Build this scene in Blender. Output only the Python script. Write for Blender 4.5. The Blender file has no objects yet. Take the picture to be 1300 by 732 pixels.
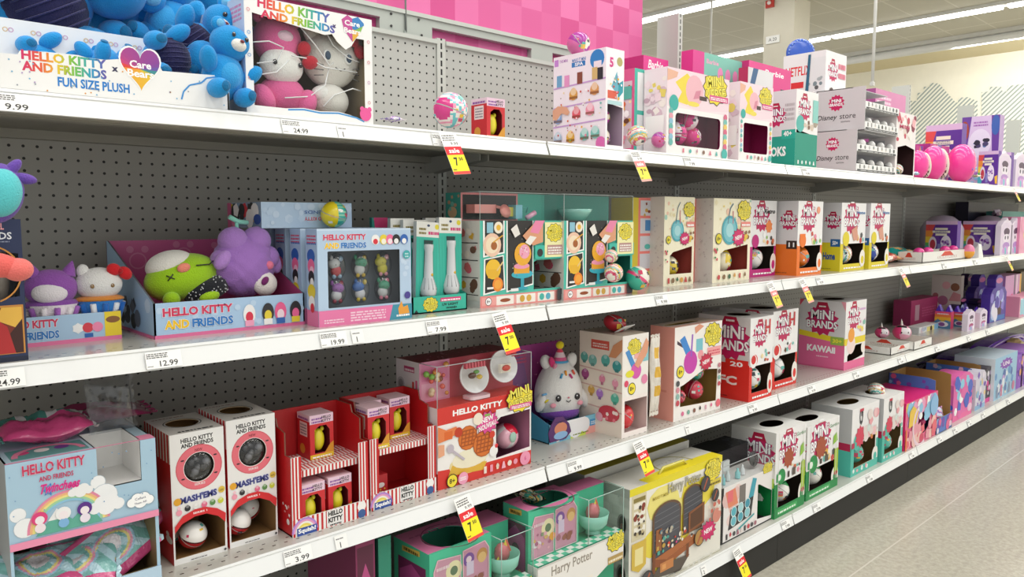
import bpy, math, random
from mathutils import Vector, Matrix, Euler
from mathutils.geometry import tessellate_polygon

C = bpy.context.scene.collection
R = math.radians

# ------------------------------------------------------------------ camera model (world: x along the shelves, y into them, z up)
FPX = 965.38; YAW = R(47.33); PIT = R(5.237); CZ = 1.229
_cy, _sy = math.cos(YAW), math.sin(YAW); _cp, _sp = math.cos(PIT), math.sin(PIT)
FW = Vector((_cy*_cp, _sy*_cp, -_sp)); RT = Vector((_sy, -_cy, 0)); UPV = RT.cross(FW)
def ray(px, py): return FW + RT*((px-650)/FPX) + UPV*((366-py)/FPX)
def at_y(px, py, y): d = ray(px, py); t = y/d.y; return Vector((d.x*t, y, CZ+d.z*t))
def at_z(px, py, z): d = ray(px, py); t = (z-CZ)/d.z; return Vector((d.x*t, d.y*t, z))
def at_x(px, py, x): d = ray(px, py); t = x/d.x; return Vector((x, d.y*t, CZ+d.z*t))
def pj(x, y, z):
    p = Vector((x, y, z-CZ)); d = p.dot(FW); return (650+FPX*p.dot(RT)/d, 366-FPX*p.dot(UPV)/d)
ZA, ZB, ZC, ZD = 1.423, 1.008, .583, .145
YU, YD, YB = 1.372, 1.300, 1.872         # front edge of upper shelves, of the base shelf, back panel
X0, SEC, XU = 1.3825, 1.2192, 1.4327
def spot(z, bl, brx, tl, back=.2, ymin=None):
    """size and place of a box standing on the shelf at height z: x, y, width, depth, height"""
    if isinstance(bl, (int, float)): y = bl
    else:
        y = at_z(bl[0], bl[1], z).y
        if ymin is None: ymin = (YD if z == ZD else YU)
        y = max(ymin+.002, y)
    x = at_y(tl[0], tl[1], y).x
    H = at_y(tl[0], tl[1], y).z - z
    # x at the right bottom corner
    x2 = x+.1
    for _ in range(8):
        q = pj(x2, y, z); x2 = at_y(brx, q[1], y).x
    # x at the left bottom corner decides when given
    if not isinstance(bl, (int, float)):
        x = (x + at_y(bl[0], pj(x, y, z)[1], y).x)/2
    W = x2-x
    if isinstance(back, (int, float)): D = back
    else: D = max(.095, at_x(back[0], back[1], x).y - y)
    D = min(D, YB-.006-y)
    return x, y, W, D, H

# ------------------------------------------------------------------ colours and materials
def lin(c):
    if isinstance(c, str):
        c = c.lstrip('#'); c = tuple(int(c[i:i+2], 16)/255 for i in (0, 2, 4))
    else: c = tuple(a/255 for a in c[:3])
    return tuple(a/12.92 if a <= .04045 else ((a+.055)/1.055)**2.4 for a in c)
def mixc(a, b, t):
    a = a if not isinstance(a, str) else tuple(int(a.lstrip('#')[i:i+2], 16) for i in (0, 2, 4))
    b = b if not isinstance(b, str) else tuple(int(b.lstrip('#')[i:i+2], 16) for i in (0, 2, 4))
    return tuple(a[i]*(1-t)+b[i]*t for i in range(3))
MATS = {}
def nodemat(name):
    m = bpy.data.materials.new(name); m.use_nodes = True
    nt = m.node_tree; return m, nt, nt.nodes['Principled BSDF']
def attr_mat(name, rough, coat=0, metal=0, bump=None, sheen=0, dirt=.06, spec=.5):
    m, nt, b = nodemat(name)
    a = nt.nodes.new('ShaderNodeAttribute'); a.attribute_name = 'Col'
    n = nt.nodes.new('ShaderNodeTexNoise'); n.inputs['Scale'].default_value = 9
    tc = nt.nodes.new('ShaderNodeTexCoord'); nt.links.new(tc.outputs['Object'], n.inputs['Vector'])
    mr = nt.nodes.new('ShaderNodeMapRange'); mr.inputs[3].default_value = 1-dirt; mr.inputs[4].default_value = 1+dirt*.4
    nt.links.new(n.outputs['Fac'], mr.inputs[0])
    mx = nt.nodes.new('ShaderNodeMix'); mx.data_type = 'RGBA'; mx.blend_type = 'MULTIPLY'; mx.inputs[0].default_value = 1
    nt.links.new(a.outputs['Color'], mx.inputs[6]); nt.links.new(mr.outputs[0], mx.inputs[7])
    nt.links.new(mx.outputs[2], b.inputs['Base Color'])
    b.inputs['Roughness'].default_value = rough; b.inputs['Metallic'].default_value = metal
    b.inputs['Coat Weight'].default_value = coat; b.inputs['Coat Roughness'].default_value = .15
    b.inputs['Sheen Weight'].default_value = sheen; b.inputs['Specular IOR Level'].default_value = spec
    if bump:
        n2 = nt.nodes.new('ShaderNodeTexNoise'); n2.inputs['Scale'].default_value = bump[0]; n2.inputs['Detail'].default_value = 3
        nt.links.new(tc.outputs['Object'], n2.inputs['Vector'])
        bp = nt.nodes.new('ShaderNodeBump'); bp.inputs['Strength'].default_value = bump[1]; bp.inputs['Distance'].default_value = bump[2]
        nt.links.new(n2.outputs['Fac'], bp.inputs['Height']); nt.links.new(bp.outputs[0], b.inputs['Normal'])
    MATS[name] = m
attr_mat('printed_card', .5, coat=.12)
attr_mat('raw_card', .85, dirt=.12)
attr_mat('glossy_plastic', .25, coat=.4, dirt=.02)
attr_mat('plush_fabric', .95, sheen=.25, bump=(420, .55, .004), dirt=.14, spec=.2)
attr_mat('foil_wrap', .22, coat=.5, bump=(60, .6, .004), dirt=.05)
attr_mat('painted_steel', .38, dirt=.05)
attr_mat('paper_label', .6, dirt=.02)
attr_mat('matte_paint', .8, dirt=.05)
def clear_mat(name, tint, base, rough=.08, edge=.35):
    m, nt, b = nodemat(name); nt.nodes.remove(b)
    out = nt.nodes['Material Output']
    tr = nt.nodes.new('ShaderNodeBsdfTransparent'); tr.inputs[0].default_value = (*lin(tint), 1)
    gl = nt.nodes.new('ShaderNodeBsdfGlossy'); gl.inputs['Roughness'].default_value = rough
    lw = nt.nodes.new('ShaderNodeLayerWeight'); lw.inputs[0].default_value = edge
    n = nt.nodes.new('ShaderNodeTexNoise'); n.inputs['Scale'].default_value = 14; n.inputs['Detail'].default_value = 4
    tc = nt.nodes.new('ShaderNodeTexCoord'); nt.links.new(tc.outputs['Object'], n.inputs['Vector'])
    bp = nt.nodes.new('ShaderNodeBump'); bp.inputs['Strength'].default_value = .35; bp.inputs['Distance'].default_value = .01
    nt.links.new(n.outputs['Fac'], bp.inputs['Height']); nt.links.new(bp.outputs[0], gl.inputs['Normal'])
    ma = nt.nodes.new('ShaderNodeMath'); ma.operation = 'MULTIPLY_ADD'; ma.inputs[1].default_value = .14; ma.inputs[2].default_value = base
    nt.links.new(lw.outputs['Facing'], ma.inputs[0])
    mx = nt.nodes.new('ShaderNodeMixShader')
    nt.links.new(ma.outputs[0], mx.inputs[0]); nt.links.new(tr.outputs[0], mx.inputs[1]); nt.links.new(gl.outputs[0], mx.inputs[2])
    nt.links.new(mx.outputs[0], out.inputs[0]); MATS[name] = m
clear_mat('clear_plastic', '#f7f9f9', .015)
clear_mat('clear_film', '#e4e6e8', .05, rough=.15, edge=.5)

# ------------------------------------------------------------------ mesh builder
class MB:
    def __init__(s, mat='printed_card'):
        s.v = []; s.f = []; s.c = []; s.m = []; s.s = []; s.mats = []; s.mat = mat
    def mi(s, mat):
        mat = mat or s.mat
        if mat not in s.mats: s.mats.append(mat)
        return s.mats.index(mat)
    def add(s, vs, fs, col, mat=None, smooth=False):
        o = len(s.v); s.v += [tuple(v) for v in vs]; k = s.mi(mat)
        many = isinstance(col, list)
        for i, f in enumerate(fs):
            s.f.append(tuple(o+j for j in f)); s.c.append(lin(col[i] if many else col)); s.m.append(k); s.s.append(smooth)
    def poly(s, pts, col, mat=None): s.add(pts, [tuple(range(len(pts)))], col, mat)
    def box(s, a, b, col, mat=None, M=None):
        x0, y0, z0 = a; x1, y1, z1 = b
        vs = [Vector(p) for p in ((x0,y0,z0),(x1,y0,z0),(x1,y1,z0),(x0,y1,z0),(x0,y0,z1),(x1,y0,z1),(x1,y1,z1),(x0,y1,z1))]
        if M: vs = [M @ v for v in vs]
        s.add(vs, [(0,3,2,1),(4,5,6,7),(0,1,5,4),(1,2,6,5),(2,3,7,6),(3,0,4,7)], col, mat)
    def rbox(s, a, b, r, col, mat=None, M=None, n=3):
        """box with rounded vertical edges"""
        x0, y0, z0 = a; x1, y1, z1 = b; P = []
        for cx, cy, a0 in ((x1-r,y1-r,0),(x0+r,y1-r,90),(x0+r,y0+r,180),(x1-r,y0+r,270)):
            for i in range(n+1):
                t = R(a0+90*i/n); P.append((cx+r*math.cos(t), cy+r*math.sin(t)))
        s.prism(P, z0, z1, col, mat, M)
    def prism(s, P, z0, z1, col, mat=None, M=None, smooth=False):
        n = len(P); vs = [Vector((x,y,z0)) for x,y in P]+[Vector((x,y,z1)) for x,y in P]
        if M: vs = [M @ v for v in vs]
        s.add(vs, [tuple(range(n-1,-1,-1)), tuple(range(n,2*n))]+[(i,(i+1)%n,n+(i+1)%n,n+i) for i in range(n)], col, mat, smooth)
    def ball(s, c, r, col, mat=None, M=None, nu=24, nv=14, fn=None, warp=None):
        if isinstance(r, (int, float)): r = (r, r, r)
        c = Vector(c); vs = []; dirs = []
        for j in range(nv+1):
            th = math.pi*j/nv
            for i in range(nu):
                ph = 2*math.pi*i/nu
                d = Vector((math.sin(th)*math.cos(ph), math.sin(th)*math.sin(ph), math.cos(th))); dirs.append(d)
                p = Vector((d.x*r[0], d.y*r[1], d.z*r[2]))
                if warp: p = warp(p, d)
                vs.append(c + (M @ p if M else p))
        fs = []; cols = []
        for j in range(nv):
            for i in range(nu):
                a, b, cc, d = j*nu+i, j*nu+(i+1)%nu, (j+1)*nu+(i+1)%nu, (j+1)*nu+i
                fs.append((a, d, cc, b))
                if fn: cols.append(fn((dirs[a]+dirs[cc]+dirs[b]+dirs[d]).normalized()))
        s.add(vs, fs, cols if fn else col, mat, True)
    def lathe(s, prof, c, col, mat=None, M=None, n=20, smooth=True, ao=360):
        c = Vector(c); vs = []; fs = []; m = len(prof)
        for i in range(n+1 if ao < 360 else n):
            t = R(ao*i/n)
            for r, z in prof:
                p = Vector((r*math.cos(t), r*math.sin(t), z)); vs.append(c+(M @ p if M else p))
        k = n if ao == 360 else n
        for i in range(k):
            i2 = (i+1) % n if ao == 360 else i+1
            for j in range(m-1): fs.append((i*m+j, i2*m+j, i2*m+j+1, i*m+j+1))
        s.add(vs, fs, col, mat, smooth)
    def tube(s, pts, r, col, mat=None, n=8, cap=True):
        pts = [Vector(p) for p in pts]; vs = []; fs = []
        for k, p in enumerate(pts):
            d = (pts[min(k+1,len(pts)-1)]-pts[max(k-1,0)]).normalized()
            a = d.orthogonal().normalized() if k == 0 else (a - d*a.dot(d)).normalized()
            b = d.cross(a); rr = r[k] if isinstance(r, (list, tuple)) else r
            for i in range(n):
                t = 2*math.pi*i/n; vs.append(p+a*(rr*math.cos(t))+b*(rr*math.sin(t)))
        for k in range(len(pts)-1):
            for i in range(n): fs.append((k*n+i, k*n+(i+1)%n, (k+1)*n+(i+1)%n, (k+1)*n+i))
        if cap: fs += [tuple(range(n-1,-1,-1)), tuple((len(pts)-1)*n+i for i in range(n))]
        s.add(vs, fs, col, mat, True)
    def build(s, name, parent=None, loc=(0,0,0), rot=(0,0,0)):
        me = bpy.data.meshes.new(name); me.from_pydata(s.v, [], s.f)
        at = me.color_attributes.new('Col', 'FLOAT_COLOR', 'CORNER')
        buf = []
        for f, c in zip(s.f, s.c): buf += [c[0], c[1], c[2], 1.0]*len(f)
        at.data.foreach_set('color', buf)
        me.polygons.foreach_set('material_index', s.m); me.polygons.foreach_set('use_smooth', s.s)
        for k in s.mats: me.materials.append(MATS[k])
        me.update()
        o = bpy.data.objects.new(name, me); C.objects.link(o); o.location = loc; o.rotation_euler = rot
        if parent: o.parent = parent
        return o

# ------------------------------------------------------------------ lettering
_tx = {}
def glyphs(s, off):
    k = (s, off)
    if k not in _tx:
        cu = bpy.data.curves.new('t', 'FONT'); cu.body = s; cu.size = 1; cu.offset = off; cu.resolution_u = 2
        ob = bpy.data.objects.new('t', cu); me = bpy.data.meshes.new_from_object(ob)
        vs = [(v.co.x, v.co.y) for v in me.vertices]; fs = [tuple(p.vertices) for p in me.polygons]
        bpy.data.objects.remove(ob); bpy.data.meshes.remove(me); bpy.data.curves.remove(cu)
        _tx[k] = (vs, fs)
    return _tx[k]

class Face:
    """a printed face: u, v run 0..1 over W x H metres; every call prints one more layer"""
    def __init__(s, mb, O, U, V, W, H, mat=None, e=.00007):
        s.mb = mb; s.O = Vector(O); s.U = Vector(U).normalized(); s.V = Vector(V).normalized(); s.N = s.U.cross(s.V); s.W = W; s.H = H; s.k = 1; s.mat = mat; s.e = e; s.clip = True
    def p(s, u, v, k=None): return s.O+s.U*(u*s.W)+s.V*(v*s.H)+s.N*(s.e*(s.k if k is None else k))
    def rect(s, u0, v0, u1, v1, col): s.poly([(u0,v0),(u1,v0),(u1,v1),(u0,v1)], col)
    def poly(s, P, col):
        s.mb.poly([s.p(min(1, max(0, u)), min(1, max(0, v))) if s.clip else s.p(u, v) for u, v in P], col, s.mat); s.k += 1
    def ell(s, cu, cv, r, col, n=18, ry=None, a0=0, a1=360):
        ry = r*s.W/s.H if ry is None else ry
        full = a1-a0 >= 360; m = n if full else n+1
        s.poly([(cu+r*math.cos(R(a0+(a1-a0)*i/n)), cv+ry*math.sin(R(a0+(a1-a0)*i/n))) for i in range(m)], col)
    def ring(s, cu, cv, r0, r1, col, n=24, a0=0, a1=360, asp=None):
        asp = asp or s.W/s.H; vs = []; fs = []
        for i in range(n+1):
            t = R(a0+(a1-a0)*i/n)
            for r in (r0, r1): vs.append(s.p(cu+r*math.cos(t), cv+r*asp*math.sin(t)))
        for i in range(n): fs.append((2*i, 2*i+1, 2*i+3, 2*i+2))
        s.mb.add(vs, fs, col, s.mat); s.k += 1
    def burst(s, cu, cv, r, col, n=14, k=.75, ry=None, ph=0):
        ry = r*s.W/s.H if ry is None else ry
        s.poly([(cu+(r if i%2 else r*k)*math.cos(math.pi*i/n+ph), cv+(ry if i%2 else ry*k)*math.sin(math.pi*i/n+ph)) for i in range(2*n)], col)
    def cloud(s, cu, cv, r, col):
        for du, dv, q in ((-.9,-.1,.5),(-.35,.25,.6),(.35,.2,.65),(.9,-.1,.5),(0,-.15,.7)):
            s.ell(cu+du*r, cv+dv*r*s.W/s.H, q*r, col, 14); s.k -= .6
    def line(s, P, w, col):
        wy = w*s.W/s.H
        for (a, b), (c, d) in zip(P, P[1:]):
            dx, dy = (c-a)*s.W, (d-b)*s.H; L = math.hypot(dx, dy) or 1; nx, ny = -dy/L*w*s.W/2, dx/L*w*s.W/2
            s.poly([(a+nx/s.W, b+ny/s.H), (a-nx/s.W, b-ny/s.H), (c-nx/s.W, d-ny/s.H), (c+nx/s.W, d+ny/s.H)], col); s.k -= 1
        s.k += 1
    def text(s, t, cu, cv, w=None, h=None, col='#000000', ol=None, olw=.05, bold=.015, rot=0, shear=0, cols=None):
        vs, fs = glyphs(t, bold)
        if not vs: return
        xs = [v[0] for v in vs]; ys = [v[1] for v in vs]; x0, x1, y0, y1 = min(xs), max(xs), min(ys), max(ys)
        sx = w*s.W/(x1-x0) if w else None; sy = h*s.H/(y1-y0) if h else None
        sx = sx or sy; sy = sy or sx; cr, sr = math.cos(R(rot)), math.sin(R(rot))
        def put(vs, fs, col, bycol=None):
            P = []
            for x, y in vs:
                X = (x-(x0+x1)/2)*sx; Y = (y-(y0+y1)/2)*sy; X += Y*shear
                X, Y = X*cr-Y*sr, X*sr+Y*cr
                P.append(s.p(cu+X/s.W, cv+Y/s.H))
            cc = col
            if bycol:
                cc = []
                for f in fs:
                    q = (sum(vs[i][0] for i in f)/len(f)-x0)/(x1-x0+1e-9)*(len(bycol)-1); i = max(0, min(len(bycol)-2, int(q)))
                    cc.append(mixc(bycol[i], bycol[i+1], max(0, min(1, q-i))))
            s.mb.add(P, fs, cc, s.mat); s.k += 1
        if ol: put(*glyphs(t, olw), ol)
        put(vs, fs, col, cols)
    def blobs(s, u0, v0, u1, v1, n, cols, seed=0, r=(.03, .07), pol=True):
        rd = random.Random(seed)
        for i in range(n):
            u = rd.uniform(u0, u1); v = rd.uniform(v0, v1); q = rd.uniform(*r); c = rd.choice(cols); qv = q*s.W/s.H
            u = min(max(u, q), 1-q) if q < .5 else .5; v = min(max(v, qv), 1-qv) if qv < .5 else .5
            if pol and rd.random() < .5:
                k = rd.randint(4, 6); a = rd.uniform(0, 6)
                s.poly([(u+q*math.cos(a+6.283*j/k), v+q*s.W/s.H*math.sin(a+6.283*j/k)) for j in range(k)], c)
            else: s.ell(u, v, q, c, 10, ry=q*s.W/s.H*rd.uniform(.6, 1.1))
    def fine(s, u0, v0, u1, v1, rows, col, seed=0, fill=.55):
        """lines of small print too fine to read"""
        rd = random.Random(seed); h = (v1-v0)/rows; vs = []; fs = []
        for j in range(rows):
            u = u0
            while u < u1-.02*(u1-u0):
                w = rd.uniform(.05, .2)*(u1-u0); e = min(u+w, u1); b = v0+h*j
                o = len(vs); vs += [s.p(u, b), s.p(e, b), s.p(e, b+h*fill), s.p(u, b+h*fill)]; fs.append((o, o+1, o+2, o+3)); u = e+.03*(u1-u0)
        if fs: s.mb.add(vs, fs, col, s.mat)
        s.k += 1

def rrect(u0, v0, u1, v1, r=.04, asp=1, n=4):
    P = []; ry = r*asp
    for cx, cy, a0 in ((u1-r,v1-ry,0),(u0+r,v1-ry,90),(u0+r,v0+ry,180),(u1-r,v0+ry,270)):
        for i in range(n+1):
            t = R(a0+90*i/n); P.append((cx+r*math.cos(t), cy+ry*math.sin(t)))
    return P
def oval(cu, cv, ru, rv, n=24): return [(cu+ru*math.cos(2*math.pi*i/n), cv+rv*math.sin(2*math.pi*i/n)) for i in range(n)]

def panel(mb, O, U, V, W, H, col, holes=(), outline=None, mat=None, flip=False):
    O = Vector(O); U = Vector(U); V = Vector(V)
    outer = outline or [(0,0),(1,0),(1,1),(0,1)]
    loops = [outer]+list(holes)
    pts = [q for l in loops for q in l]
    tris = tessellate_polygon([[Vector((u*W, v*H, 0)) for u, v in l] for l in loops])
    vs = [O+U*(u*W)+V*(v*H) for u, v in pts]; fs = []
    N = U.cross(V)
    for t in tris:
        a, b, c = (vs[i] for i in t)
        n = (b-a).cross(c-a)
        if n.length < 1e-12: continue
        fs.append(tuple(t) if (n.dot(N) > 0) != flip else tuple(reversed(t)))
    mb.add(vs, fs, col, mat)

def carton(parent, W, D, H, front='#ffffff', side=None, top=None, inner='#8a7650', fh=(), sh=(), th=(), af=None, as_=None, at=None,
           name='carton', right=None, closed_top=True, mat=None, foutline=None, ar=None, t=.002):
    """a card box; fh / sh / th are openings cut in the front, left side and top"""
    side = side or front; top = top or front; right = right or side
    mb = MB('printed_card')
    X, Y, Z = Vector((1,0,0)), Vector((0,1,0)), Vector((0,0,1))
    sides = [((0,0,0), X, Z, W, H, front, fh, foutline), ((0,D,0), -Y, Z, D, H, side, sh, None), ((W,0,0), Y, Z, D, H, right, (), None),
             ((W,D,0), -X, Z, W, H, side, (), None), ((0,D,0), X, -Y, W, D, side, (), None)]
    if closed_top: sides.append(((0,0,H), X, Y, W, D, top, th, None))
    hollow = bool(fh or sh or th or not closed_top)
    for O, U, V, w, h, col, holes, ol in sides:
        panel(mb, O, U, V, w, h, col, holes, ol)
        if hollow:
            N = U.cross(V); panel(mb, Vector(O)-N*t, U, V, w, h, inner, holes, ol, 'raw_card', True)
            for hl in holes:
                n = len(hl); P = [Vector(O)+U*(u*w)+V*(v*h) for u, v in hl]; P += [p-N*t for p in P]
                mb.add(P, [(i, (i+1)%n, n+(i+1)%n, n+i) for i in range(n)], mixc(inner, '#ffffff', .25), 'raw_card')
    if af: af(Face(mb, (0,0,0), X, Z, W, H))
    if as_: as_(Face(mb, (0,D,0), -Y, Z, D, H))
    if at: at(Face(mb, (0,0,H), X, Y, W, D))
    if ar: ar(Face(mb, (W,0,0), Y, Z, D, H))
    return mb.build(name, parent)

USED = set()
def tag(o, label, cat, group=None, kind=None):
    o['label'] = label; o['category'] = cat
    if group: o['group'] = group
    if kind: o['kind'] = kind
    if label in USED and not group: print('DUP LABEL', label)
    USED.add(label); return o
def item(name, label, cat, loc, rz=0, group=None, rot=None):
    o = bpy.data.objects.new(name, None); C.objects.link(o); o.location = loc
    o.rotation_euler = rot if rot else (0, 0, R(rz)); o.empty_display_size = .05
    return tag(o, label, cat, group)
def struct(o): o['kind'] = 'structure'; return o
PEG = '#b4b6b1'; PEG_SHADE = '#a09e97'; WORLD = .84; AREA = 62; EXPO = .30
# ------------------------------------------------------------------ procedural surface materials of the place
def math_n(nt, op, a, b=None, c=None):
    n = nt.nodes.new('ShaderNodeMath'); n.operation = op
    for i, v in enumerate((a, b, c)):
        if v is None: continue
        if isinstance(v, (int, float)): n.inputs[i].default_value = v
        else: nt.links.new(v, n.inputs[i])
    return n.outputs[0]
def pos(nt):
    g = nt.nodes.new('ShaderNodeNewGeometry'); s = nt.nodes.new('ShaderNodeSeparateXYZ'); nt.links.new(g.outputs['Position'], s.inputs[0])
    return s.outputs, g
def mixcol(nt, f, a, b):
    m = nt.nodes.new('ShaderNodeMix'); m.data_type = 'RGBA'
    if isinstance(f, (int, float)): m.inputs[0].default_value = f
    else: nt.links.new(f, m.inputs[0])
    for i, v in ((6, a), (7, b)):
        if isinstance(v, str): m.inputs[i].default_value = (*lin(v), 1)
        else: nt.links.new(v, m.inputs[i])
    return m.outputs[2]
def noise(nt, scale, detail=2, vec=None, rough=.5):
    n = nt.nodes.new('ShaderNodeTexNoise'); n.inputs['Scale'].default_value = scale; n.inputs['Detail'].default_value = detail; n.inputs['Roughness'].default_value = rough
    if vec: nt.links.new(vec, n.inputs['Vector'])
    return n.outputs['Fac']
def cell(nt, v, step, off, phase=0):      # distance from the nearest multiple of step
    a = math_n(nt, 'SUBTRACT', v, off); a = math_n(nt, 'DIVIDE', a, step); a = math_n(nt, 'ADD', a, phase) if phase is not None and not isinstance(phase, (int, float)) else math_n(nt, 'ADD', a, 100.5+phase)
    a = math_n(nt, 'FRACT', a); a = math_n(nt, 'SUBTRACT', a, .5); return math_n(nt, 'MULTIPLY', math_n(nt, 'ABSOLUTE', a), step)

for nm, pc in (('pegboard', PEG), ('pegboard_shaded', PEG_SHADE)):  # same paint twice, the second darkened for shade below the top shelf
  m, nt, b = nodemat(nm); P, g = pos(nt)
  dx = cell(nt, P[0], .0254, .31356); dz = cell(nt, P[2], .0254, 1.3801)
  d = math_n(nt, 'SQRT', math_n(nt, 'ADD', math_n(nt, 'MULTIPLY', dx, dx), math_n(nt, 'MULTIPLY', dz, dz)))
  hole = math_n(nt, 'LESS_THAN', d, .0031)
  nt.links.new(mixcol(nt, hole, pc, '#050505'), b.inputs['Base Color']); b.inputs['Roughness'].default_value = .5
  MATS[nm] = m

m, nt, b = nodemat('slotted_steel'); P, g = pos(nt)
dz = cell(nt, P[2], .0254, 1.39); o = nt.nodes.new('ShaderNodeTexCoord'); s = nt.nodes.new('ShaderNodeSeparateXYZ'); nt.links.new(o.outputs['Object'], s.inputs[0])
ax = math_n(nt, 'ABSOLUTE', s.outputs[0])
hole = math_n(nt, 'MULTIPLY', math_n(nt, 'LESS_THAN', dz, .0088), math_n(nt, 'LESS_THAN', ax, .0032))
nt.links.new(mixcol(nt, hole, '#c3c6c0', '#0a0a0a'), b.inputs['Base Color']); b.inputs['Roughness'].default_value = .45
MATS['slotted_steel'] = m

m, nt, b = nodemat('shelf_deck'); P, g = pos(nt)
tot = None
for yr, ph in ((.020, 0), (.040, .5), (.16, 0), (.18, .5), (.32, 0), (.34, .5)):
    h = math_n(nt, 'MULTIPLY', math_n(nt, 'LESS_THAN', cell(nt, P[0], .0254, .31, ph), .0036),
               math_n(nt, 'LESS_THAN', math_n(nt, 'ABSOLUTE', math_n(nt, 'SUBTRACT', P[1], YU+yr)), .0017))
    tot = h if tot is None else math_n(nt, 'MAXIMUM', tot, h)
base = mixcol(nt, noise(nt, 3, 4), '#b9b8b0', '#c6c5be')
nt.links.new(mixcol(nt, tot, base, '#4a4843'), b.inputs['Base Color']); b.inputs['Roughness'].default_value = .22; b.inputs['Coat Weight'].default_value = .3
MATS['shelf_deck'] = m

m, nt, b = nodemat('pink_banner'); P, g = pos(nt)
s = .098
fx = math_n(nt, 'FLOOR', math_n(nt, 'DIVIDE', P[0], s)); fz = math_n(nt, 'FLOOR', math_n(nt, 'DIVIDE', P[2], s))
cb = nt.nodes.new('ShaderNodeCombineXYZ'); nt.links.new(fx, cb.inputs[0]); nt.links.new(fz, cb.inputs[1])
wn = nt.nodes.new('ShaderNodeTexWhiteNoise'); nt.links.new(cb.outputs[0], wn.inputs['Vector'])
chk = math_n(nt, 'ABSOLUTE', math_n(nt, 'MODULO', math_n(nt, 'ADD', fx, fz), 2.0))
f = math_n(nt, 'ADD', math_n(nt, 'MULTIPLY', chk, .45), math_n(nt, 'MULTIPLY', wn.outputs['Value'], .55))
nt.links.new(mixcol(nt, f, '#cf4389', '#e777b0'), b.inputs['Base Color']); b.inputs['Roughness'].default_value = .45
MATS['pink_banner'] = m

m, nt, b = nodemat('floor_tile'); P, g = pos(nt)
def grid(v, off): return math_n(nt, 'LESS_THAN', cell(nt, v, .61, off), .0028)
gr = math_n(nt, 'MAXIMUM', grid(P[1], 1.065), math_n(nt, 'MULTIPLY', grid(P[0], .35), .22))
tc = nt.nodes.new('ShaderNodeTexCoord')
n1 = noise(nt, 55, 5, tc.outputs['Object'], .7); n2 = noise(nt, 2.2, 3, tc.outputs['Object'])
ra = nt.nodes.new('ShaderNodeValToRGB'); ra.color_ramp.elements[0].position = .38; ra.color_ramp.elements[1].position = .62
ra.color_ramp.elements[0].color = (*lin('#a5a194'), 1); ra.color_ramp.elements[1].color = (*lin('#bcb8a9'), 1); nt.links.new(n1, ra.inputs[0])
c2 = mixcol(nt, math_n(nt, 'MULTIPLY', n2, .3), ra.outputs[0], '#c6c2b4')
nt.links.new(mixcol(nt, gr, c2, '#cbc7bb'), b.inputs['Base Color']); b.inputs['Roughness'].default_value = .16; b.inputs['Specular IOR Level'].default_value = .35
rr = nt.nodes.new('ShaderNodeMapRange'); rr.inputs[3].default_value = .1; rr.inputs[4].default_value = .34; nt.links.new(n2, rr.inputs[0]); nt.links.new(rr.outputs[0], b.inputs['Roughness'])
MATS['floor_tile'] = m

m, nt, b = nodemat('ceiling_tile'); P, g = pos(nt)
gr = math_n(nt, 'MAXIMUM', math_n(nt, 'LESS_THAN', cell(nt, P[0], 1.22, 12.25), .02), math_n(nt, 'LESS_THAN', cell(nt, P[1], .61, .2), .012))
nt.links.new(mixcol(nt, gr, '#c2beb0', '#d2cec2'), b.inputs['Base Color']); b.inputs['Roughness'].default_value = .9
MATS['ceiling_tile'] = m

m, nt, b = nodemat('hatched_decal'); P, g = pos(nt)
st = cell(nt, math_n(nt, 'ADD', P[1], P[2]), .085, 0)
nt.links.new(mixcol(nt, math_n(nt, 'LESS_THAN', st, .019), '#efeee2', '#9aa6a4'), b.inputs['Base Color']); b.inputs['Roughness'].default_value = .8
MATS['hatched_decal'] = m

m, nt, b = nodemat('tube_light'); b.inputs['Emission Color'].default_value = (1, .99, .95, 1); b.inputs['Emission Strength'].default_value = 5
MATS['tube_light'] = m

# ------------------------------------------------------------------ the room
mb = MB('floor_tile'); mb.box((-3, -4, -.05), (17, 9.5, 0), '#c0bcae'); struct(mb.build('floor'))
H = 4.2
mb = MB('ceiling_tile'); mb.box((-3, -4, H), (14.2, 12, H+.05), '#b0aea6'); struct(mb.build('ceiling'))
mb = MB('matte_paint'); mb.box((16, -6, 0), (16.1, 14, H+.6), '#f6f3e4'); struct(mb.build('wall_far'))
mb = MB('matte_paint'); mb.box((14.2, -6, H+.0), (16, 14, H+.05), '#d6c9a4'); struct(mb.build('trim_1'))
# hatched silhouettes pasted on the far wall
def decal(P, label):
    mb = MB('hatched_decal'); pts = [at_x(px, py, 15.985) for px, py in P]
    n = len(pts); mb.add(pts+[p+Vector((.01,0,0)) for p in pts], [tuple(range(n-1,-1,-1)), tuple(range(n,2*n))]+[(i,(i+1)%n,n+(i+1)%n,n+i) for i in range(n)], '#aab0ad')
    o = mb.build('wall_decal'); tag(o, label, 'wall decal', 'hatched wall decals on the far wall')
decal([(1140,215),(1140,128),(1164,128),(1165,118),(1172,117),(1173,110),(1180,110),(1181,105),(1192,106),(1213,130),(1216,130),(1217,124),(1231,123),(1232,125),(1241,128),(1241,215)], 'left hatched silhouette with stepped top on the cream far wall')
decal([(1246,215),(1246,117),(1256,116),(1257,110),(1271,110),(1272,115),(1278,116),(1279,109),(1295,107),(1330,107),(1330,215)], 'right hatched silhouette beside the frame edge on the far wall')
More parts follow.
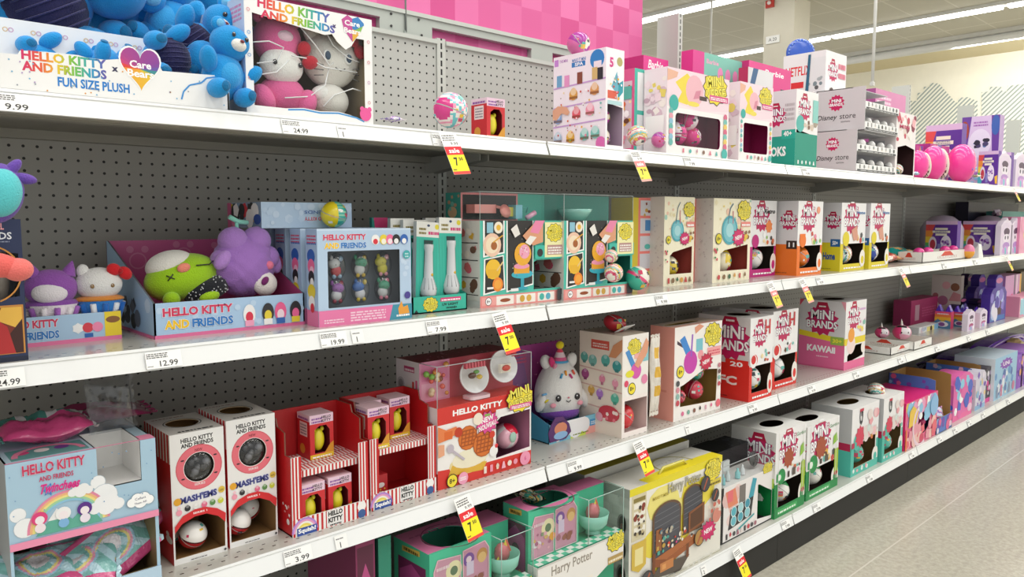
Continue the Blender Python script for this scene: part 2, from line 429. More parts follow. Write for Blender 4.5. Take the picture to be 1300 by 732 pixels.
# long fluorescent rows; they run away from the shelving
for X, Y0, Y1, lab in ((9.25, -3, 9.6, 'nearer fluorescent tube row across the ceiling'), (12.3, -4, 11, 'long fluorescent tube row crossing the ceiling behind the column')):
    t = item('ceiling_light', lab, 'ceiling light', (X, 3, H), group=None)
    mb = MB('painted_steel'); mb.box((-.09, Y0-3, -.05), (.09, Y1-3, 0), '#d9d9d4'); mb.build('housing', t)
    y = Y0
    while y < Y1-.2:
        mb = MB('tube_light'); mb.box((-.06, y-3+.04, -.085), (.06, min(y+2.44, Y1)-3-.04, -.05), '#ffffff'); mb.build('tube', t); y += 2.44
t = item('ceiling_light', 'grey unlit conduit rail along the ceiling edge before the far wall', 'light rail', (14.05, 3, H))
mb = MB('painted_steel'); mb.tube([(0,-7,-.12),(0,8,-.12)], .07, '#e4e4e0'); mb.build('rail', t)
mb = MB('painted_steel'); mb.box((-.12,-7,-.06),(.12,8,0), '#cfcec8'); mb.build('housing', t)
# column with alarm box and little sign
cx, cy = 9.9, 5.42
mb = MB('matte_paint'); mb.box((cx-.02, cy-.28, 0), (cx+.42, cy+.16, H), '#dcd7c8'); o = mb.build('column'); tag(o, 'square cream column rising to the ceiling behind the shelving', 'column')
t = item('alarm_box', 'small red fire alarm box high on the cream column', 'alarm', at_x(979, 3, cx-.03))
mb = MB('glossy_plastic'); mb.rbox((-.03,-.05,-.07),(.008,.07,.07), .01, '#c03a34'); mb.build('case', t)
mb = MB('glossy_plastic'); mb.ball((-.035,.01,-.01), .028, '#e8dedb'); mb.build('strobe', t)
t = item('column_sign', 'small white number sign on the column face', 'sign', at_x(981, 50, cx-.03))
mb = MB('paper_label'); mb.box((-.004,-.1,-.05),(.005,.1,.05), '#f4f4f2'); f = Face(mb, (-.004,.1,-.05), (0,-1,0), (0,0,1), .2, .1)
f.text('A 20', .5, .5, w=.6, col='#777777'); mb.build('plate', t)
for px, d, lab in ((1107.5, 6.2, 'thin white hanging rod to the right of the column'), (902, 9.0, 'thin white hanging rod left of the column')):
    p = at_x(px, 60, d); q = 4.2
    b0 = at_x(px, 104 if px > 1000 else 66, d)
    mb = MB('painted_steel'); mb.tube([(0,0,0),(0,0,H-b0.z)], .013, '#e6e6e2'); mb.box((-.014,-.014,-.03), (.014,.014,0), '#d0d0cc')
    o = mb.build('hanging_rod', loc=b0); tag(o, lab, 'rod')

# ------------------------------------------------------------------ the shelving run
GRP = 'gondola shelving run'
ORD = {-2: 'nearest section left of the frame', -1: 'first section on the left', 0: 'second section from the left', 1: 'third section from the left', 2: 'fourth section from the left', 3: 'fifth section from the left', 4: 'farthest visible section', 5: 'last section'}
def shelf(k, z, lvl):
    x0, x1 = X0+SEC*k+.0012, X0+SEC*(k+1)-.0012
    base = lvl == 'bottom'; yf = YD if base else YU
    t = item('metal_shelf', f'white steel {lvl} shelf of the {ORD[k]}', 'shelf', (x0, yf, z), group=f'{lvl} shelves of the run')
    W = x1-x0; D = YB-.0085-yf
    mb = MB('shelf_deck'); mb.box((0, 0, -.003), (W, D, 0), '#ffffff'); o = mb.build('deck', t)
    if not base:
        mb = MB('painted_steel')
        mb.box((0, .002, -.034), (W, .03, -.0035), '#aca89c'); mb.box((0, .03, -.024), (W, .09, -.0035), '#8a877d')
        mb.box((0, .09, -.03), (W, .12, -.0035), '#98958b'); mb.box((0, D-.03, -.03), (W, D, -.0035), '#98958b')
        mb.box((0, .12, -.012), (W, D-.03, -.0035), '#8a877d')
        for i in range(7): mb.box((.09+i*.17, .05, -.0246), (.1+i*.17, .054, -.0238), '#222222')
        mb.build('pan', t)
    hh = .037 if lvl != 'top' else .034
    mb = MB('glossy_plastic'); w = W-.003
    prof = [(.0, .0), (-.0025, .0005), (-.004, -.004), (-.0025, -.006), (-.0135, -hh), (-.011, -hh-.001), (.0015, -.007)]
    n = len(prof); vs = [(.0015, y, z_) for y, z_ in prof]+[(w, y, z_) for y, z_ in prof]
    mb.add(vs, [tuple(range(n-1,-1,-1)), tuple(range(n, 2*n))]+[(i, n+i, n+(i+1)%n, (i+1)%n) for i in range(n)], '#eceeee'); mb.build('ticket_channel', t)
    if base:
        mb = MB('painted_steel'); mb.box((0, .0, -.04), (W, .02, -.0035), '#dcdcd8'); mb.build('pan', t)
    else:
        for xx in (.012, W-.016):
            mb = MB('painted_steel'); P = [(D-.002, -.004), (D-.002, -.06), (D-.02, -.06), (.24, -.034), (.24, -.004)]
            n = len(P); vs = [(xx, y, z_) for y, z_ in P]+[(xx+.003, y, z_) for y, z_ in P]
            mb.add(vs, [tuple(range(n-1,-1,-1)), tuple(range(n, 2*n))]+[(i, n+i, n+(i+1)%n, (i+1)%n) for i in range(n)], '#aeada6'); mb.build('bracket', t)
    return t
for k in range(-2, 6):
    for z, lvl in ((ZA, 'top'), (ZB, 'second'), (ZC, 'third'), (ZD, 'bottom')): shelf(k, z, lvl)
    x0, x1 = XU+SEC*k, XU+SEC*(k+1)
    # perforated back, capped with a folded edge
    t = item('pegboard_panel', f'grey perforated steel back panel of the {ORD[k]}', 'pegboard', (0, 0, 0), group='perforated back panels')
    top = 1.752 if k < 1 else 1.70
    mb = MB('pegboard'); mb.box((x0+.017, YB, ZA-.02), (x1-.017, YB+.012, top), '#bbbbbb'); mb.box((x0+.017, YB, .1), (x1-.017, YB+.012, ZA-.02), '#777777', 'pegboard_shaded'); mb.build('board', t)
    mb = MB('painted_steel'); mb.box((x0+.017, YB-.008, top-.002), (x1-.017, YB+.014, top+.010), '#c3c8c2'); mb.build('cap_rail', t)
    # kick plate
    mb = MB('matte_paint'); a = X0+SEC*k-.11; mb.box((a+.001, YD-.006, 0), (a+SEC-.001, YD+.01, ZD-.039), '#2d2c29')
    tag(mb.build('kick_plate'), f'black kick plate under the {ORD[k]}', 'kick plate', 'black kick plates')
for k in range(-1, 6):
    x = XU+SEC*k; hi = 1.768 if k < 1 else 2.056
    mb = MB('slotted_steel'); mb.box((-.0155, -.004, -1.39), (.0155, .04 if k < 1 else .1, hi-1.39), '#c3c6c0')
    o = mb.build('upright_post', loc=(x, YB, 1.39)); tag(o, f'slotted steel upright post at the left end of the {ORD[k]}', 'post', 'slotted upright posts')
# header frame with the pink banner showing through its openings
yb = 1.95
def zy(px, py): return at_y(px, py, yb)
ztop = zy(600, 33.5).z; zop = zy(600, 45.9).z
mb = MB('painted_steel')
ops = [(at_y(482, 30, yb).x-.9, at_y(482, 30, yb).x), (at_y(548.6, 40, yb).x, at_y(674.5, 70, yb).x), (at_y(701.5, 75, yb).x, at_y(701.5, 75, yb).x+.42), (at_y(701.5, 75, yb).x+.47, 2.49)]
xa, xb = .1, 2.52; zlo = 1.70; zo0 = 1.775
mb.box((xa, yb, zop), (xb, yb+.02, ztop), '#b9c0b9'); mb.box((xa, yb-.006, ztop-.008), (xb, yb+.02, ztop+.004), '#c6ccc5'); mb.box((xa, yb, zlo), (xb, yb+.02, zo0), '#b9c0b9')
xs = [xa]+[v for o_ in ops for v in o_]+[xb]
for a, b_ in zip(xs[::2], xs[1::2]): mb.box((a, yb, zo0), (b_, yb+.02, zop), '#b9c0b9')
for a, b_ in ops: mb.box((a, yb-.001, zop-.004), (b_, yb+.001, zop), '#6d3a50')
hx = at_y(514, 20, yb).x
for dx_, dz_ in ((-.05,.045),(.05,.045),(-.05,.01),(.06,.0)): mb.ball((hx+dx_, yb-.002, zop-.03+dz_), .004, '#444444', nu=8, nv=6)
o = mb.build('header_frame'); tag(o, 'pale grey header frame with slots above the perforated back', 'frame')
t = item('banner_hanger', 'thin rod on a small triangular foot in front of the pink banner', 'hanger', (hx, yb-.004, zop-.06))
mb = MB('painted_steel'); mb.tube([(0,0,.03),(0,0,.4)], .003, '#8c938f'); mb.build('rod', t)
mb = MB('painted_steel'); mb.add([(-.005,-.002,.035),(.045,-.002,-.02),(-.012,-.002,-.02),(-.005,.002,.035),(.045,.002,-.02),(-.012,.002,-.02)], [(0,2,1),(3,4,5),(0,1,4,3),(1,2,5,4),(2,0,3,5)], '#a6ada8'); mb.build('foot', t)
mb = MB('pink_banner'); mb.box((.0, 1.971, 0), (2.535, 1.985, 2.9), '#dd5599'); o = mb.build('pink_banner'); tag(o, 'tall pink checked banner board rising behind the header frame', 'banner')

# ------------------------------------------------------------------ light
w = bpy.data.worlds.new('World'); bpy.context.scene.world = w; w.use_nodes = True
w.node_tree.nodes['Background'].inputs[0].default_value = (*lin('#f3f3f0'), 1); w.node_tree.nodes['Background'].inputs[1].default_value = WORLD
def area(name, loc, sx, sy, e, rot=(0,0,0)):
    l = bpy.data.lights.new(name, 'AREA'); l.shape = 'RECTANGLE'; l.size = sx; l.size_y = sy; l.energy = e; l.color = (1, .985, .95)
    o = bpy.data.objects.new(name, l); o.location = loc; o.rotation_euler = rot; C.objects.link(o); o['label'] = 'ceiling strip light or added wall fill'; o['category'] = 'light'; return o
for x in (-1.0, .8, 2.6, 4.4, 6.2, 9.25, 12.3): area('strip_or_fill_lamp', (x, .6, 4.08), .35, 6.5, AREA)
area('strip_or_fill_lamp', (14, 1, 4.0), .35, 7, AREA*3, (0, R(-60), 0))  # added lamp, not a ceiling strip, aimed to brighten the far wall
# ------------------------------------------------------------------ camera
cam = bpy.data.cameras.new('camera'); cam.sensor_width = 36; cam.lens = FPX*36/1300; cam.clip_start = .02
co = bpy.data.objects.new('camera', cam); C.objects.link(co)
co.matrix_world = Matrix(((RT.x, UPV.x, -FW.x, 0), (RT.y, UPV.y, -FW.y, 0), (RT.z, UPV.z, -FW.z, CZ), (0,0,0,1)))
bpy.context.scene.camera = co
sc = bpy.context.scene
sc.view_settings.view_transform = 'Standard'; sc.view_settings.exposure = EXPO
sc.cycles.transparent_max_bounces = 24; sc.cycles.max_bounces = 8
# ------------------------------------------------------------------ printed marks that come back on many packages
FOOD = ['#e9b13a', '#d8693a', '#6a3d22', '#e98fa6', '#f2dfb0', '#7cc0b8', '#c8483f', '#8fbf5a', '#ffffff']
PASTEL = ['#f4a6c4', '#a6d8ea', '#f6e08a', '#c8b2e4', '#b4e2b8', '#ffffff', '#f08a9c']
def yellow_logo(f, u, v, w, rot=8, sub=True):
    h = w*f.W*.85/f.H
    f.burst(u, v, w*.56, '#2c2a22', 11, .86, ry=h*.52); f.burst(u, v, w*.53, '#f4e03a', 11, .86, ry=h*.49)
    f.text('MINI', u-w*.02, v+h*.2, w=w*.72, h=h*.3, col='#f7ea5e', ol='#4a3c1c', olw=.06, bold=.025, rot=rot)
    f.text('VERSE', u+w*.02, v-h*.16, w=w*.86, h=h*.3, col='#f7ea5e', ol='#4a3c1c', olw=.06, bold=.025, rot=rot)
def brands_logo(f, u, v, w, word='BRANDS'):
    h = w*f.W*.75/f.H
    f.burst(u, v-h*.05, w*.5, '#c2185b', 13, .8, ry=h*.6); f.poly([(u-w*.2,v+h*.4),(u+w*.2,v+h*.4),(u+w*.14,v+h*.66),(u-w*.14,v+h*.66)], '#b3123f')
    f.fine(u-w*.1, v+h*.47, u+w*.1, v+h*.57, 1, '#ffffff')
    f.text('MiNi', u, v+h*.18, w=w*.66, h=h*.36, col='#ffffff', ol='#5a2f6e', olw=.06, bold=.03)
    f.text(word, u, v-h*.2, w=w*.9, h=h*.3, col='#ffffff', ol='#5a2f6e', olw=.06, bold=.03)
def new_burst(f, u, v, w, t=('NEW',), col='#d21f6b', tc='#ffffff', rot=10):
    h = w*f.W*.7/f.H
    f.burst(u, v, w*.55, '#6b1030', 12, .74, ry=h*.6); f.burst(u, v, w*.52, col, 12, .74, ry=h*.56)
    for i, s in enumerate(t): f.text(s, u, v+(len(t)-1)*h*.16-i*h*.32, w=w*(.55 if len(s) < 5 else .78), h=h*.26, col=tc, bold=.03, rot=rot)
def age(f, u, v, w, col='#f4e03a', t='8+', tc='#000000'):
    f.ell(u, v, w/2, '#111111'); f.ell(u, v, w*.44, col); f.text(t, u, v, w=w*.5, col=tc, bold=.02)
def hk_title(f, u, v, w, h, c1=('#d0305a','#e86a86'), c2=('#f2c417','#2a78c2'), ol='#ffffff'):
    f.text('HELLO KITTY', u, v+h*.27, w=w, h=h*.38, col=c1[0], ol=ol, olw=.07, bold=.045)
    f.text('AND', u-w*.31, v-h*.27, w=w*.34, h=h*.38, col=c2[0], ol=ol, olw=.07, bold=.045)
    f.text('FRIENDS', u+w*.2, v-h*.27, w=w*.6, h=h*.38, col=c2[1], ol=ol, olw=.07, bold=.045)
def cupcake(f, u, v, w, a='#e89aa8', b='#f7e2c0'):
    h = w*f.W/f.H
    f.poly([(u-w*.3,v),(u+w*.3,v),(u+w*.2,v-h*.45),(u-w*.2,v-h*.45)], b); f.ell(u, v+h*.12, w*.36, a); f.ell(u, v+h*.42, w*.2, a); f.ell(u+.02*w, v+h*.6, w*.08, '#c83038')
def waffle(f, u, v, r, c='#d9742a'):
    f.ell(u, v, r, '#b2561c', 14); f.ell(u, v, r*.93, c, 14)
    for i in range(-2, 3):
        f.line([(u+i*r*.36, v-r*.6*f.W/f.H), (u+i*r*.36+r*.2, v+r*.6*f.W/f.H)], r*.1, '#a9501a'); f.line([(u-r*.7, v+i*r*.3*f.W/f.H), (u+r*.7, v+i*r*.3*f.W/f.H+.004)], r*.1, '#a9501a')
def strip_icons(f, v0, v1, n, cols, u0=.06, u1=.94, seed=1):
    rd = random.Random(seed); st = (u1-u0)/n; vc = (v0+v1)/2; hh = (v1-v0)
    for i in range(n):
        u = u0+st*(i+.5); r = min(st*.36, hh*.5*f.H/f.W); c = cols[i % len(cols)]
        k = rd.randint(0, 3)
        if k == 0: f.ell(u, vc, r, c, 12)
        elif k == 1: f.rect(u-r*.6, v0, u+r*.6, v1, c)
        elif k == 2: cupcake(f, u, vc, r*2, c, '#f6e6cc')
        else: f.poly([(u-r,v0),(u+r,v0),(u+r*.3,v1),(u-r*.3,v1)], c)

# ------------------------------------------------------------------ capsule balls
def ball_fn(style):
    S = {'white_red': lambda d: '#c22430' if d.z < .05 else ('#f1eeea' if d.z > .09 else '#5a1820'),
         'magenta': lambda d: ('#f6e3ec' if abs(d.x+.3) < .3 and d.z > -.3 and d.y < .2 else '#e8188c') if abs(d.z+.05) > .05 else '#a00d62',
         'red': lambda d: ('#f0d4d0' if abs(d.x-.2) < .3 and d.z > 0 else '#c42a3a') if abs(d.z) > .06 else '#7d1622',
         'red_yellow': lambda d: '#f0b030' if d.x+d.z > .75 else ('#f6e8d8' if d.x-d.z > .9 else '#d12c34'),
         'teal': lambda d: '#e9e4da' if d.z > .1 and abs(d.x) < .75 else ('#e0507e' if abs(d.z) < .1 else '#38b49a'),
         'pinkteal': lambda d: ('#6fc9cf' if (d.x*3.1+d.z*2.3) % 1.6 < .55 else '#f0a0bc' if (d.z*2.9-d.x*1.7) % 1.3 < .5 else '#f4ece8') if abs(d.x) < .8 else '#d8388a',
         'colour': lambda d: ['#6ec0c4', '#f0b8a0', '#f4efe6', '#e06a8a', '#efe9d8', '#d9b84a'][int((d.x*2.2+d.z*3.1+d.y*1.7+9)*1.7) % 6],
         'purple': lambda d: ('#f4ecd8' if abs(d.x-d.z*.4) < .3 else '#a93aa0') if d.z > -.2 else '#d86aa8',
         'white': lambda d: '#f2f0ec' if abs(d.z-.1) > .12 else '#b9b4ae',
         'white_col': lambda d: ['#f3f1ee', '#f3f1ee', '#e86a5a', '#f3f1ee', '#64b8b0', '#f3f1ee', '#e8c04a'][int((d.x*2.9+d.z*2.3+9)*1.9) % 7],
         'blue': lambda d: '#f3f1ee' if abs(d.x*.8+d.z*.6) < .45 and abs(d.y) < 2 else '#2a4aa8',
         'orange': lambda d: '#ef7a22' if d.x < .1 else '#f1efea',
         'green': lambda d: '#1f9a52' if d.z > .35 else '#efeee8' if d.z > -.2 else '#e9e8e2',
         'tealwhite': lambda d: '#54bfae' if d.x < -.1 or d.z < -.55 else '#f2f1ee',
         'redwhite': lambda d: '#d42a2a' if d.z*.6+d.x*.8 > .25 else '#f2f0ee',
         'magentawhite': lambda d: '#b01858' if d.z > .45 else ('#e89a3a' if d.z+d.x > .2 and d.z < .2 else '#f2efec'),
         'cream': lambda d: '#e4c93e' if d.z < .3 and abs(d.x) < .8 else '#efe6c8',
         'yellowteal': lambda d: '#efd92a' if d.x < -.15 else ('#3aaea0' if (d.z*3+d.y) % 1 < .6 else '#8fd0b0') if d.x < .65 else '#5a3a78',
         'pink': lambda d: '#ee3f9a',
         'deepred': lambda d: '#cf3a52' if abs(d.z-.1) > .1 else '#8a1c30'}
    return S[style]
def capsule(name, label, p, r, style, rot=(0,0,0), group=None, marks=True, squash=1, cat='toy ball'):
    M = Euler([R(a) for a in rot]).to_matrix()
    mb = MB('glossy_plastic'); mb.ball((0,0,0), (r, r, r*squash), '#ffffff', M=M, nu=36, nv=24, fn=ball_fn(style))
    if marks:
        rd = random.Random(len(label)*7+int(r*1e4))
        for i in range(9 if style != 'white_red' else 3):        # little stickers and small print
            a, b = rd.uniform(-2.6, -.5), rd.uniform(-.7, .9)
            n = Vector((math.cos(a)*math.cos(b), math.sin(a)*math.cos(b), math.sin(b)*squash)).normalized(); t = n.cross(Vector((0,0,1))).normalized(); u = t.cross(n); c = n*(r*1.004)
            s_ = r*rd.uniform(.08, .2); q = s_*rd.uniform(.4, 1.1)
            mb.add([c-t*s_-u*q, c+t*s_-u*q, c+t*s_+u*q, c-t*s_+u*q], [(0,1,2,3)], rd.choice(['#3a3a44', '#c83a60', '#f4f0ea', '#57b0a8', '#e8c040']))
    mb.lathe([(r*1.004, -.03*r), (r*1.02, 0), (r*1.004, .03*r)], (0,0,0), mixc('#888888', '#ffffff', .3), M=M @ Euler((.3,.2,0)).to_matrix(), n=28)
    o = mb.build(name, loc=p); return tag(o, label, cat, group)
def on(z, px, py, y):           # centre of a ball seen at px, py standing at depth y
    p = at_y(px, py, y); return p

# ------------------------------------------------------------------ soft toys
def blob(mb, c, r, col, rot=(0,0,0), mat='plush_fabric', warp=None, fn=None, nu=26, nv=18):
    mb.ball(c, r, col, mat, Euler([R(a) for a in rot]).to_matrix() if any(rot) else None, nu, nv, fn, warp)
def eye(parent, p, r, col='#15131a', n=(0,-1,0)):
    mb = MB('glossy_plastic'); mb.ball((0,0,0), (r, r*.5, r*1.1), col, nu=12, nv=8); mb.ball((-.3*r,-.42*r,.4*r), r*.22, '#ffffff', nu=8, nv=6)
    return mb.build('eye', parent, p)
def bear(label, loc, s, rot, col='#2a9be0', muzzle='#f2efe9', group=None, cat='plush toy', hood=None, face=True):
    t = item('plush_bear', label, cat, loc, rot=tuple(R(a) for a in rot), group=group)
    mb = MB('plush_fabric')
    blob(mb, (0,0,.0), (.052*s,.045*s,.06*s), col); blob(mb, (0,-.012*s,-.0), (.036*s,.04*s,.042*s), mixc(col, '#ffffff', .12)); mb.build('body', t)
    mb = MB('plush_fabric'); blob(mb, (0,-.008*s,.085*s), (.05*s,.044*s,.044*s), col); h = mb.build('head', t)
    for sx in (-1, 1):
        mb = MB('plush_fabric'); blob(mb, (sx*.036*s,-.004*s,.122*s), (.019*s,.012*s,.019*s), col, nu=16, nv=10); blob(mb, (sx*.036*s,-.014*s,.122*s), (.011*s,.006*s,.011*s), mixc(col, '#ffffff', .35), nu=12, nv=8); mb.build('ear', t)
        mb = MB('plush_fabric'); blob(mb, (sx*.058*s,-.024*s,.022*s), (.02*s,.022*s,.034*s), col, (30,sx*35,0), nu=18, nv=12); mb.build('arm', t)
        mb = MB('plush_fabric'); blob(mb, (sx*.036*s,-.05*s,-.045*s), (.022*s,.036*s,.024*s), col, nu=18, nv=12); lg = mb.build('leg', t)
        mb = MB('plush_fabric'); blob(mb, (sx*.036*s,-.083*s,-.043*s), (.011*s,.005*s,.013*s), '#17618f' if col == '#2a9be0' else mixc(col, '#000000', .25), nu=12, nv=8); mb.build('foot_pad', lg)
    if face:
        mb = MB('plush_fabric'); blob(mb, (0,-.047*s,.076*s), (.02*s,.014*s,.015*s), muzzle, nu=16, nv=10); mb.build('muzzle', h)
        mb = MB('glossy_plastic'); mb.ball((0,-.062*s,.083*s), (.006*s,.004*s,.004*s), '#7a2030', nu=10, nv=6); mb.build('nose', h)
        for sx in (-1, 1): eye(h, (sx*.018*s,-.05*s,.096*s), .0052*s)
    if hood:
        mb = MB('plush_fabric'); blob(mb, (0,-.006*s,.0), (.055*s,.047*s,.052*s), hood, nu=20, nv=14)
        for k in range(-4, 5): mb.tube([(k*.011*s, -.048*s*math.sqrt(max(0,1-(k*.011/.056)**2)), -.035*s), (k*.0115*s, -.054*s*math.sqrt(max(0,1-(k*.0115/.06)**2)), .0), (k*.011*s, -.049*s*math.sqrt(max(0,1-(k*.011/.056)**2)), .036*s)], .0012*s, '#3b3a6a', 'plush_fabric', 5)
        mb.build('pattern_patch', t)
    return t

# ------------------------------------------------------------------ crinkled foil bags
def bag(label, loc, L, W, T, rot, fn, cat='bag', name='foil_bag', mat='foil_wrap', group=None, seed=0, cells=36):
    rd = random.Random(seed); mb = MB(mat); vs = []; fs = []; cols = []; n = cells; m = 20 if cells < 60 else 64
    ph = [rd.uniform(0, 6) for _ in range(6)]
    for side in (1, -1):
        o = len(vs)
        for j in range(m+1):
            for i in range(n+1):
                u, v = i/n, j/m; a = max(0, math.sin(math.pi*u))**.6*max(0, math.sin(math.pi*v))**.5
                cr = .10*math.sin(9*u+ph[0]+3*v)+.07*math.sin(17*v+ph[1]+5*u)+.05*math.sin(23*u+ph[2]-9*v)+.04*rd.uniform(-1,1)
                e = .012*math.sin(20*v+ph[3])
                vs.append(((u-.5)*L+(e*L if i in (0,n) else 0), (v-.5)*W, side*T/2*a*(1+2*cr)+.1*T*math.sin(7*u+ph[4])))
        for j in range(m):
            for i in range(n):
                a = o+j*(n+1)+i; q = (a, a+1, a+n+2, a+n+1); fs.append(q if side > 0 else q[::-1]); cols.append(fn((i+.5)/n, (j+.5)/m))
    mb.add(vs, fs, cols, mat, True)
    for e in (-.5, .5):       # crimped ends
        k = 14; P = []
        for i in range(k+1): P += [(e*L, (i/k-.5)*W, 0), (e*L*1.08+(.004 if i % 2 else 0), (i/k-.5)*W, .002*math.sin(i*2))]
        mb.add(P, [(2*i, 2*i+1, 2*i+3, 2*i+2) for i in range(k)], fn(.0 if e < 0 else .99, .5), mat)
    o = mb.build(name, loc=loc, rot=tuple(R(a) for a in rot)); return tag(o, label, cat, group)

# ------------------------------------------------------------------ tags along the ticket channels
def channel_pos(z, px, base=False):
    """x on the ticket channel of the shelf at height z for image column px"""
    y = (YD if z == ZD else YU)-.009; x = 1
    q = 300
    for _ in range(10): p = at_y(px, q, y); x = p.x; q = pj(x, y, z-.02)[1]
    return x, y
TILT = math.atan2(.011, .031)
def price_label(z, px, price, label, w=.05, big=None, faint='#8a8a8a'):
    x, y = channel_pos(z, px); base = z == ZD
    mb = MB('paper_label'); h = .029
    mb.box((0, -.0008, 0), (w, 0, h), '#f7f7f5'); f = Face(mb, (0,-.0008,0), (1,0,0), (0,0,1), w, h)
    f.rect(0, 0, .008, 1, '#777777'); f.fine(.04, .62, .62, .95, 3, '#5b5b5b', seed=int(px))
    f.fine(.04, .12, .2, .2, 1, '#777777')
    if price: f.text(price, .63, .27, w=.5 if len(price) > 3 else .36, h=.34, col='#333333', bold=.01)
    o = mb.build('price_label', loc=(x, y-.0062, z-.0345), rot=(-TILT, 0, 0)); return tag(o, label, 'price label')
def sale_tag(z, px, label, was='9.99', faded=False, w=.050, now='7'):
    x, y = channel_pos(z, px)
    t = item('sale_tag', label, 'sale tag', (x, y-.0075, z-.006), rot=(R(-24), R(-5), R(4)))
    mb = MB('paper_label'); H = .102 if not faded else .095
    mb.box((0,-.0008,-H),(w,0,0), '#f6f5f2'); f = Face(mb, (0,-.0008,-H), (1,0,0), (0,0,1), w, H)
    f.fine(.08, .8, .8, .96, 3, '#6a6a6a', seed=int(px)); f.text(was, .68, .73, w=.44, h=.07, col='#444444', bold=.01)
    f.rect(0, .06, 1, .66, '#f8e71c' if not faded else '#f1dd4a'); f.rect(0, .46, 1, .66, '#e01f2c' if not faded else '#e58a8a'); f.rect(0, 0, 1, .07, '#e6453a' if not faded else '#eba79a')
    f.text('sale', .5, .56, w=.62, h=.11, col='#ffffff', bold=.02); f.text(now, .4, .3, w=.22, h=.2, col='#1a1a1a', bold=.03); f.text('50', .72, .36, w=.24, h=.08, col='#1a1a1a', bold=.02); f.fine(.06, .1, .26, .14, 1, '#333333')
    mb.build('paper', t); return t
# ------------------------------------------------------------------ trays, domes and other package builders
def tray(parent, W, D, Hf, Hb, col='#f3f3f1', inner='#e4e4e0', af=None, aside=None, aback=None, prof=None, fout=None, name='tray', rim=None, t=.003, backw=None):
    """open display tray: low front lip, side walls rising to the back wall. prof: side outline as (depth, height) pairs"""
    mb = MB('printed_card'); X, Y, Z = Vector((1,0,0)), Vector((0,1,0)), Vector((0,0,1))
    mb.box((0,0,0), (W,D,t), inner, 'raw_card')
    fo = fout or [(0,0),(1,0),(1,1),(0,1)]
    panel(mb, (0,0,0), X, Z, W, Hf, col, (), fo); panel(mb, (0,t,0), X, Z, W, Hf, inner, (), fo, 'raw_card', True)
    n = len(fo); a = [Vector((u*W, 0, v*Hf)) for u, v in fo]; a += [p+Y*t for p in a]
    mb.add(a, [(i,(i+1)%n,n+(i+1)%n,n+i) for i in range(n)], rim or inner)
    prof = prof or [(0, 0), (0, Hf), (D, Hb), (D, 0)]
    for x, s in ((0, 1), (W-t, 1)):
        P = [Vector((x, y, z)) for y, z in prof]; Q = [p+X*t for p in P]; m = len(P)
        pl = [(D-y)/D for y, z in prof]
        panel(mb, (x, D, 0), -Y, Z, D, 1, col if x == 0 else inner, (), [((D-y)/D, z) for y, z in prof])
        panel(mb, (x+t, D, 0), -Y, Z, D, 1, inner if x == 0 else col, (), [((D-y)/D, z) for y, z in prof], None, True)
        mb.add(P+Q, [(i,(i+1)%m,m+(i+1)%m,m+i) for i in range(m)], rim or inner)
    mb.box((0, D-t, 0), (W, D, Hb), backw or inner)
    if af: af(Face(mb, (0,0,0), X, Z, W, Hf))
    if aside: aside(Face(mb, (0,D,0), -Y, Z, D, Hb))
    if aback: aback(Face(mb, (0,D-t,0), X, Z, W, Hb))
    return mb.build(name, parent)
def shell(parent, a, b, faces='FLTR', name='clear_cover', mat='clear_plastic'):
    x0, y0, z0 = a; x1, y1, z1 = b; mb = MB(mat); c = '#ffffff'
    Q = {'F': [(x0,y0,z0),(x1,y0,z0),(x1,y0,z1),(x0,y0,z1)], 'L': [(x0,y1,z0),(x0,y0,z0),(x0,y0,z1),(x0,y1,z1)], 'R': [(x1,y0,z0),(x1,y1,z0),(x1,y1,z1),(x1,y0,z1)], 'T': [(x0,y0,z1),(x1,y0,z1),(x1,y1,z1),(x0,y1,z1)]}
    for f in faces: mb.poly(Q[f], c)
    o = mb.build(name, parent); o['label'] = 'clear plastic cover'; return o
def cover_edges(parent, a, b, col='#c9cfcf', r=.0012, name='cover_edge'):
    x0, y0, z0 = a; x1, y1, z1 = b; mb = MB('glossy_plastic')
    for P in (((x0,y0,z0),(x0,y0,z1)), ((x1,y0,z0),(x1,y0,z1)), ((x0,y0,z1),(x1,y0,z1)), ((x0,y0,z1),(x0,y1,z1)), ((x1,y0,z1),(x1,y1,z1))): mb.tube(P, r, col, n=5)
    return mb.build(name, parent)

# ================================================================== TOP SHELF
yf = YU+.012
